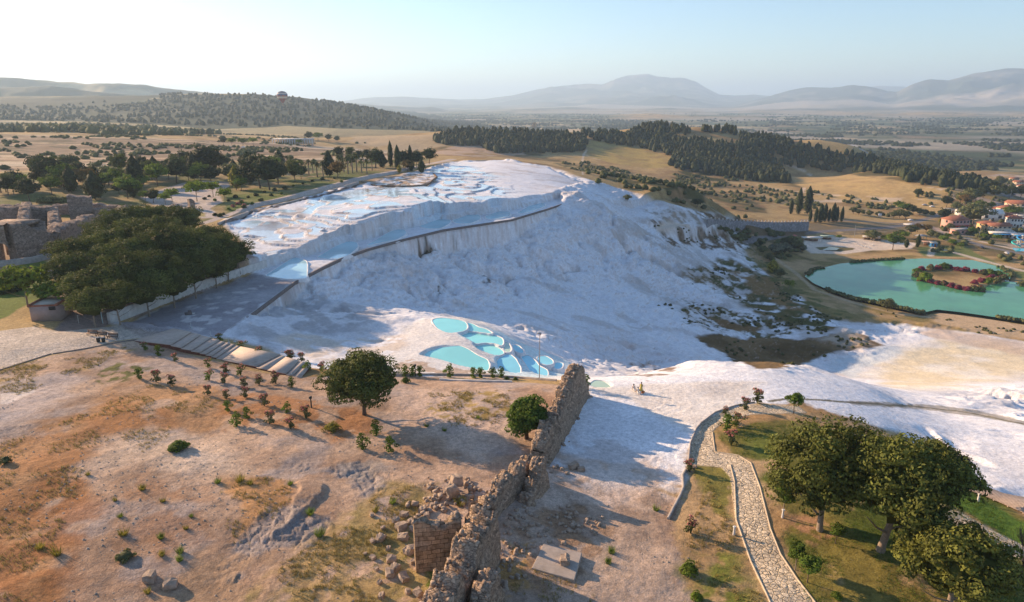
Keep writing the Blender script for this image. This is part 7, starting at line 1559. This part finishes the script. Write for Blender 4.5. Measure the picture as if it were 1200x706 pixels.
# dark seat-like object and white bag on the dry flat
o = root('plastic_crate', at(221, 369), .6, 'small dark object lying on the dry walkway flat', 'crate'); obm('body', lambda m: (boxes(m, (0, 0, .3), (1.4, .7, .5)), boxes(m, (.3, 0, .7), (.6, .6, .35))), [darkst], o); obm('sheet', lambda m: boxes(m, (.9, .1, .1), (.8, .5, .16)), [whp], o)
# ---- people
skin = mat('skin', (.45,.27,.19), .6); hairm = mat('hair', (.02,.015,.012), .7); yellowd = mat('yellow_dress', (.62,.48,.12), .8); whited = mat('white_shirt', (.72,.68,.64), .8)
def person(p, rz, sit, body_m, label):
    J = {'pel': (0, 0, .95), 'sp': (0, 0, 1.2), 'ch': (0, 0, 1.42), 'nk': (0, 0, 1.55), 'hd': (0, .01, 1.66), 'tp': (0, .01, 1.76)}
    V_ = [(0,0,.95),(0,0,1.2),(0,0,1.42),(0,0,1.53),(0,.01,1.63),(0,.01,1.75), (.11,0,.9),(.12,.02,.5),(.12,-.02,.08),(.12,.12,.03), (-.11,0,.9),(-.10,.05,.5),(-.10,0,.08),(-.10,.14,.03), (.2,0,1.42),(.26,.02,1.15),(.28,.12,.93),(-.2,0,1.42),(-.27,.02,1.15),(-.22,.16,.98)]
    Rr = [.17,.14,.17,.06,.10,.08,.11,.075,.05,.04,.11,.075,.05,.04,.07,.05,.035,.07,.05,.035]
    if sit:
        V_ = [(x_, y_, z_-.75) for x_, y_, z_ in V_]
        V_[6:10] = [(.11,.05,.14),(.15,.42,.42),(.14,.62,.08),(.14,.74,.04)]; V_[10:14] = [(-.11,.05,.14),(-.15,.40,.38),(-.14,.62,.08),(-.14,.74,.04)]
    E_ = [(0,1),(1,2),(2,3),(3,4),(4,5),(0,6),(6,7),(7,8),(8,9),(0,10),(10,11),(11,12),(12,13),(2,14),(14,15),(15,16),(2,17),(17,18),(18,19)]
    me = bpy.data.meshes.new('person'); me.from_pydata(V_, E_, []); o = new('person', me, loc=p); o.rotation_euler[2] = rz
    me.materials.append(skin); sk_ = o.modifiers.new('skin', 'SKIN'); ss = o.modifiers.new('sub', 'SUBSURF'); ss.levels = ss.render_levels = 1
    for v, r_ in zip(me.skin_vertices[0].data, Rr): v.radius = (r_, r_*.8)
    me.skin_vertices[0].data[0].use_root = True
    tag(o, label, 'person')
    dz = -.75 if sit else 0
    obm('hair', lambda m: (m.blob((0, -.03, 1.72+dz), (.115, .12, .11), np.random.default_rng(1), .5, rough=.05), m.blob((0, -.09, 1.58+dz), (.09, .05, .14), np.random.default_rng(2), .5, rough=.05)), [hairm], o, True)
    if sit: obm('shirt', lambda m: m.tube([(0,0,.16),(0,0,.45),(0,0,.68),(0,0,.78)], [.2,.18,.2,.09], 10), [body_m], o, True); obm('trousers', lambda m: [m.tube([(s_*.11,.03,.16),(s_*.15,.41,.41),(s_*.14,.6,.12)], [.13,.1,.08], 8) for s_ in (-1,1)], [body_m], o, True)
    else: obm('dress', lambda m: m.tube([(0,0,.38),(0,0,.7),(0,0,1.1),(0,0,1.4),(0,0,1.5)], [.30,.25,.175,.20,.09], 12), [body_m], o, True)
    return o
pp = at(751, 460.5); person(pp, R(150), False, yellowd, 'person standing in a yellow dress on the white travertine edge')
pw = at(747.5, 461); person(pw, R(190), True, whited, 'person in white sitting close beside the one in yellow')
ps = at(742.5, 457.5); person(ps, R(200), True, whited, 'person with dark hair in white sitting apart on the travertine, farther left')
o = root('bag', at(753.6, 461), .3, 'small orange bag beside the person in yellow', 'bag'); obm('body', lambda m: m.blob((0, 0, .2), (.32, .22, .22), np.random.default_rng(3), .5, rough=.12), [mat('orange_bag', (.5,.16,.05), .7)], o, True); obm('strap', lambda m: m.tube([(-.2, 0, .3), (0, 0, .55), (.2, 0, .3)], [.025]*3, 5), [darkst], o)
# ---- balloon
bc = UD(331, 115.5, 1500); o = root('hot_air_balloon', (bc[0], bc[1], bc[2]-13), 0, 'striped hot air balloon floating above the distant wooded hill', 'balloon')
def env(m):
    n = 24; prof = [(1.2, 3.5), (2.8, 6.0), (5.6, 9.6), (8.4, 13), (10.1, 16.5), (10.6, 19), (10.2, 21.5), (8.8, 23.8), (6.2, 25.6), (3, 26.6), (.2, 26.9)]; th = np.linspace(0, 2*math.pi, n, endpoint=False)
    V_ = np.concatenate([np.column_stack([np.cos(th)*a, np.sin(th)*a, np.full(n, b)]) for a, b in prof])
    for r_ in range(len(prof)-1):
        k_ = np.arange(n); k2 = (k_+1) % n; idx = [1, 1, 1, 2, 1, 3, 2, 0, 0, 0][r_]
        for q in range(n):
            mi = idx if not (idx == 1 and q % 3 == 0) else 3
            m.add(V_[[r_*n+q, r_*n+k2[q], (r_+1)*n+k2[q], (r_+1)*n+q]], [[0, 1, 2, 3]], .5, mi)
obm('envelope', env, [mat('balloon_navy', (.03,.035,.09), .7), mat('balloon_red', (.28,.06,.05), .7), mat('balloon_cream', (.55,.50,.46), .7), mat('balloon_blue', (.10,.12,.22), .7)], o)
obm('basket', lambda m: (boxes(m, (0, 0, .7), (2.0, 1.5, 1.3)), boxes(m, (0, 0, 1.4), (2.15, 1.65, .15))), [wood2], o); obm('ropes', lambda m: [m.tube([(a, b, 1.4), (a*1.1, b*1.4, 3.7)], [.05, .05], 4) for a in (-.9, .9) for b in (-.7, .7)], [darkst], o)
# ---- far structures
p = UD(344, 169, math.hypot(*at(344, 169)[:2])); o = root('long_shelter', p, R(0), 'long low white arcaded shelter far behind the palm trees', 'shelter')
Ls = px2m(344, 169, 44)
obm('roof', lambda m: boxes(m, (0, 0, 6.2), (Ls, 9, .8)), [whr], o); obm('rear_wall', lambda m: boxes(m, (0, 4, 3), (Ls, .6, 6.4)), [crm], o)
sp = MB(); boxes(sp, (0, 0, 0), (.9, .9, 6.4)); sp = sp.mesh('post', [whr])
for k_ in range(17): new('post', sp, o, (-Ls/2+.6+k_*(Ls-1.2)/16, -4.2, 3))
for x_, y_ in [(627.5,154),(630.5,154)]:
    hh_ = px2m(x_, y_, 11); post(x_, y_, hh_, .9, mat('tower_steel', (.16,.14,.14), .7) if x_ < 629 else gry, 'chimney_stack' if x_ > 629 else 'mast_tower', 'slim dark tower rising above the pine wood on the skyline' if x_ < 629 else 'slim pale stack right beside the dark tower on the skyline', 'tower', 'cap')
tree(T['oc'], 'tall_tree', 626, 154, px2m(626, 154, 10)/7, 'single tall reddish tree left of the skyline towers', 'tree', sx=.5)
# ---- vehicles
carb = {c: mat('car_paint_'+c, v, .35, spec=.5) for c, v in {'white': (.7,.7,.7), 'silver': (.4,.41,.43), 'dark': (.05,.055,.07), 'blue': (.05,.12,.3)}.items()}
tyre = mat('tyre', (.02,.02,.02), .9)
def car(px, py, rz, c_, label, group=None):
    p = at(px, py); o = root('parked_car', p, R(rz), label, 'car', group)
    def body(m):
        prof = [(-2.1,.35),(-2.15,.75),(-1.95,.95),(-1.2,1.0),(-.6,1.42),(.7,1.45),(1.35,1.02),(2.0,.9),(2.15,.65),(2.1,.35)]; n = len(prof)
        V_ = np.array([(a, s_*(.86 if b < 1.1 else .66), b) for s_ in (-1, 1) for a, b in prof]); q = np.arange(n-1); m.add(V_, np.stack([q, q+1, q+1+n, q+n], 1)); m.add(V_, [(0, n-1, n+n-1, n)])
        for s_ in (0, n): m.add(V_[s_:s_+n], [(0, 1, 8, 9), (1, 2, 7, 8), (2, 3, 6, 7), (3, 4, 5, 6)])
    obm('body', body, [carb[c_]], o)
    obm('windows', lambda m: (boxes(m, (.05, 0, 1.2), (1.5, 1.5, .26)),), [glassm], o)
    wm = MB(); wm.tube([(0, -.11, 0), (0, .11, 0)], [.32, .32], 12); wmm = wm.mesh('wheel', [tyre])
    for a in (-1.3, 1.3):
        for b in (-.8, .8): new('wheel', wmm, o, (a, b, .32))
car(1067, 259, 10, 'white', 'white car near the road junction in the village'); car(1083.5, 241, 0, 'silver', 'silver car on the pale track in the golden field'); car(1092.5, 243, 0, 'white', 'white car parked at the end of the pale field track')
for x_, c_, l_ in [(254,'white','white car parked at the far left end of the distant field'),(261,'silver','silver car parked in the distant field'),(269,'dark','dark car parked in the distant field'),(285,'white','rightmost white car parked in the distant field')]: car(x_, 173.5, 0, c_, l_)
for x_, y_, c_, l_ in [(366,171,'blue','blue car in the yard of the long white shelter'),(357,172,'dark','dark car in the yard of the long white shelter'),(1185,222,'white','white car on the far valley road'),(1188,229,'dark','dark car on the valley road behind the trees'),(1150,291,'dark','dark car on the street behind the pond gardens'),(1180,298,'silver','silver car on the street at the right edge')]: car(x_, y_, 80 if x_ > 1100 else 0, c_, l_)
# water park at the right edge
zp = at(1190, 292)[2]
o = new('water', ngon('water', world_poly([(1182,287),(1200,285),(1214,288),(1212,294),(1190,295)], zp+.08, 4), zp+.08, water_mat('swimming_pool', (.05,.42,.55), .1, .01))); tag(o, kind='structure')
for x_, y_, m_, l_ in [(1190,290,turq,'turquoise water slide at the right edge of the village'),(1196,284,blum,'blue water slide behind the turquoise one')]:
    p = at(x_, y_); o = root('water_slide', p, .5, l_, 'water slide')
    obm('chute', lambda m: [m.tube([(math.cos(t)*(2.5)+s_*.4, math.sin(t)*2.5, 4.5-t*.65) for t in np.linspace(0, 6.0, 16)], np.full(16, .45), 7) for s_ in (0,)], [m_], o, True); obm('tower', lambda m: [boxes(m, (a, b, 2.2), (.25, .25, 4.8)) for a in (1.9, 3.4) for b in (-.8, .8)]+[boxes(m, (2.65, 0, 4.4), (2.0, 2.0, .2))], [whr], o)
canopy(1197, 281, 10, 4, 3, 0, blum, 'blue and white canopy above the swimming pool')
# white road sign board by the track, village street lamps
o = root('sign_board', at(1030.5, 256), 0, 'blank white board standing beside the valley road', 'sign'); obm('board', lambda m: (boxes(m, (0, 0, 2.6), (3.0, .15, 2.6)), boxes(m, (0, -.09, 2.6), (2.6, .05, 2.2))), [whr], o); obm('post', lambda m: (boxes(m, (-1.1, 0, .8), (.15, .15, 2)), boxes(m, (1.1, 0, .8), (.15, .15, 2))), [metal], o)
for x_, y_, h_, l_ in [(1147,279,9,'street lamp in front of the big olive brown tree'),(1001,278,8,'street lamp behind the pale pool terrace'),(1158,243,8,'street lamp behind the white hall'),(1183,236,10,'street lamp beside the valley road at the right')]: post(x_, y_, h_, .12, metal, 'street_lamp', l_, 'street lamp', 'lamp')
# ---------------------------------------------------------------- labels: things that share a look get their place in the row
ORD = ['first','second','third','fourth','fifth','sixth','seventh','eighth','ninth','tenth','eleventh','twelfth','thirteenth','fourteenth','fifteenth','sixteenth','seventeenth','eighteenth','nineteenth','twentieth']
def ordn(k_):
    if k_ < 20: return ORD[k_]
    return ['twenty', 'thirty', 'forty', 'fifty'][k_//10-2 if (k_+1) % 10 else (k_+1)//10-2]+('-'+ORD[(k_+1) % 10-1] if (k_+1) % 10 else 'th')
bylab = {}
for o in SC.objects:
    if o.parent is None and 'category' in o: bylab.setdefault(o['label'], []).append(o)
for lab, os_ in bylab.items():
    n = len(os_)
    if n < 2: continue
    os_.sort(key=lambda o: (o.location.x/(o.location.y*math.cos(PITCH)+(CAMZ-o.location.z)*math.sin(PITCH))))
    words = lab.split()
    while len(words) > 12: words.pop()
    while words[-1] in ('the', 'of', 'a', 'and', 'in', 'on', 'by', 'beside', 'behind', 'below', 'above'): words.pop()
    for k_, o in enumerate(os_):
        o['label'] = ' '.join(words)+', '+('leftmost' if k_ == 0 else 'rightmost' if k_ == n-1 else ordn(k_)+' from left')
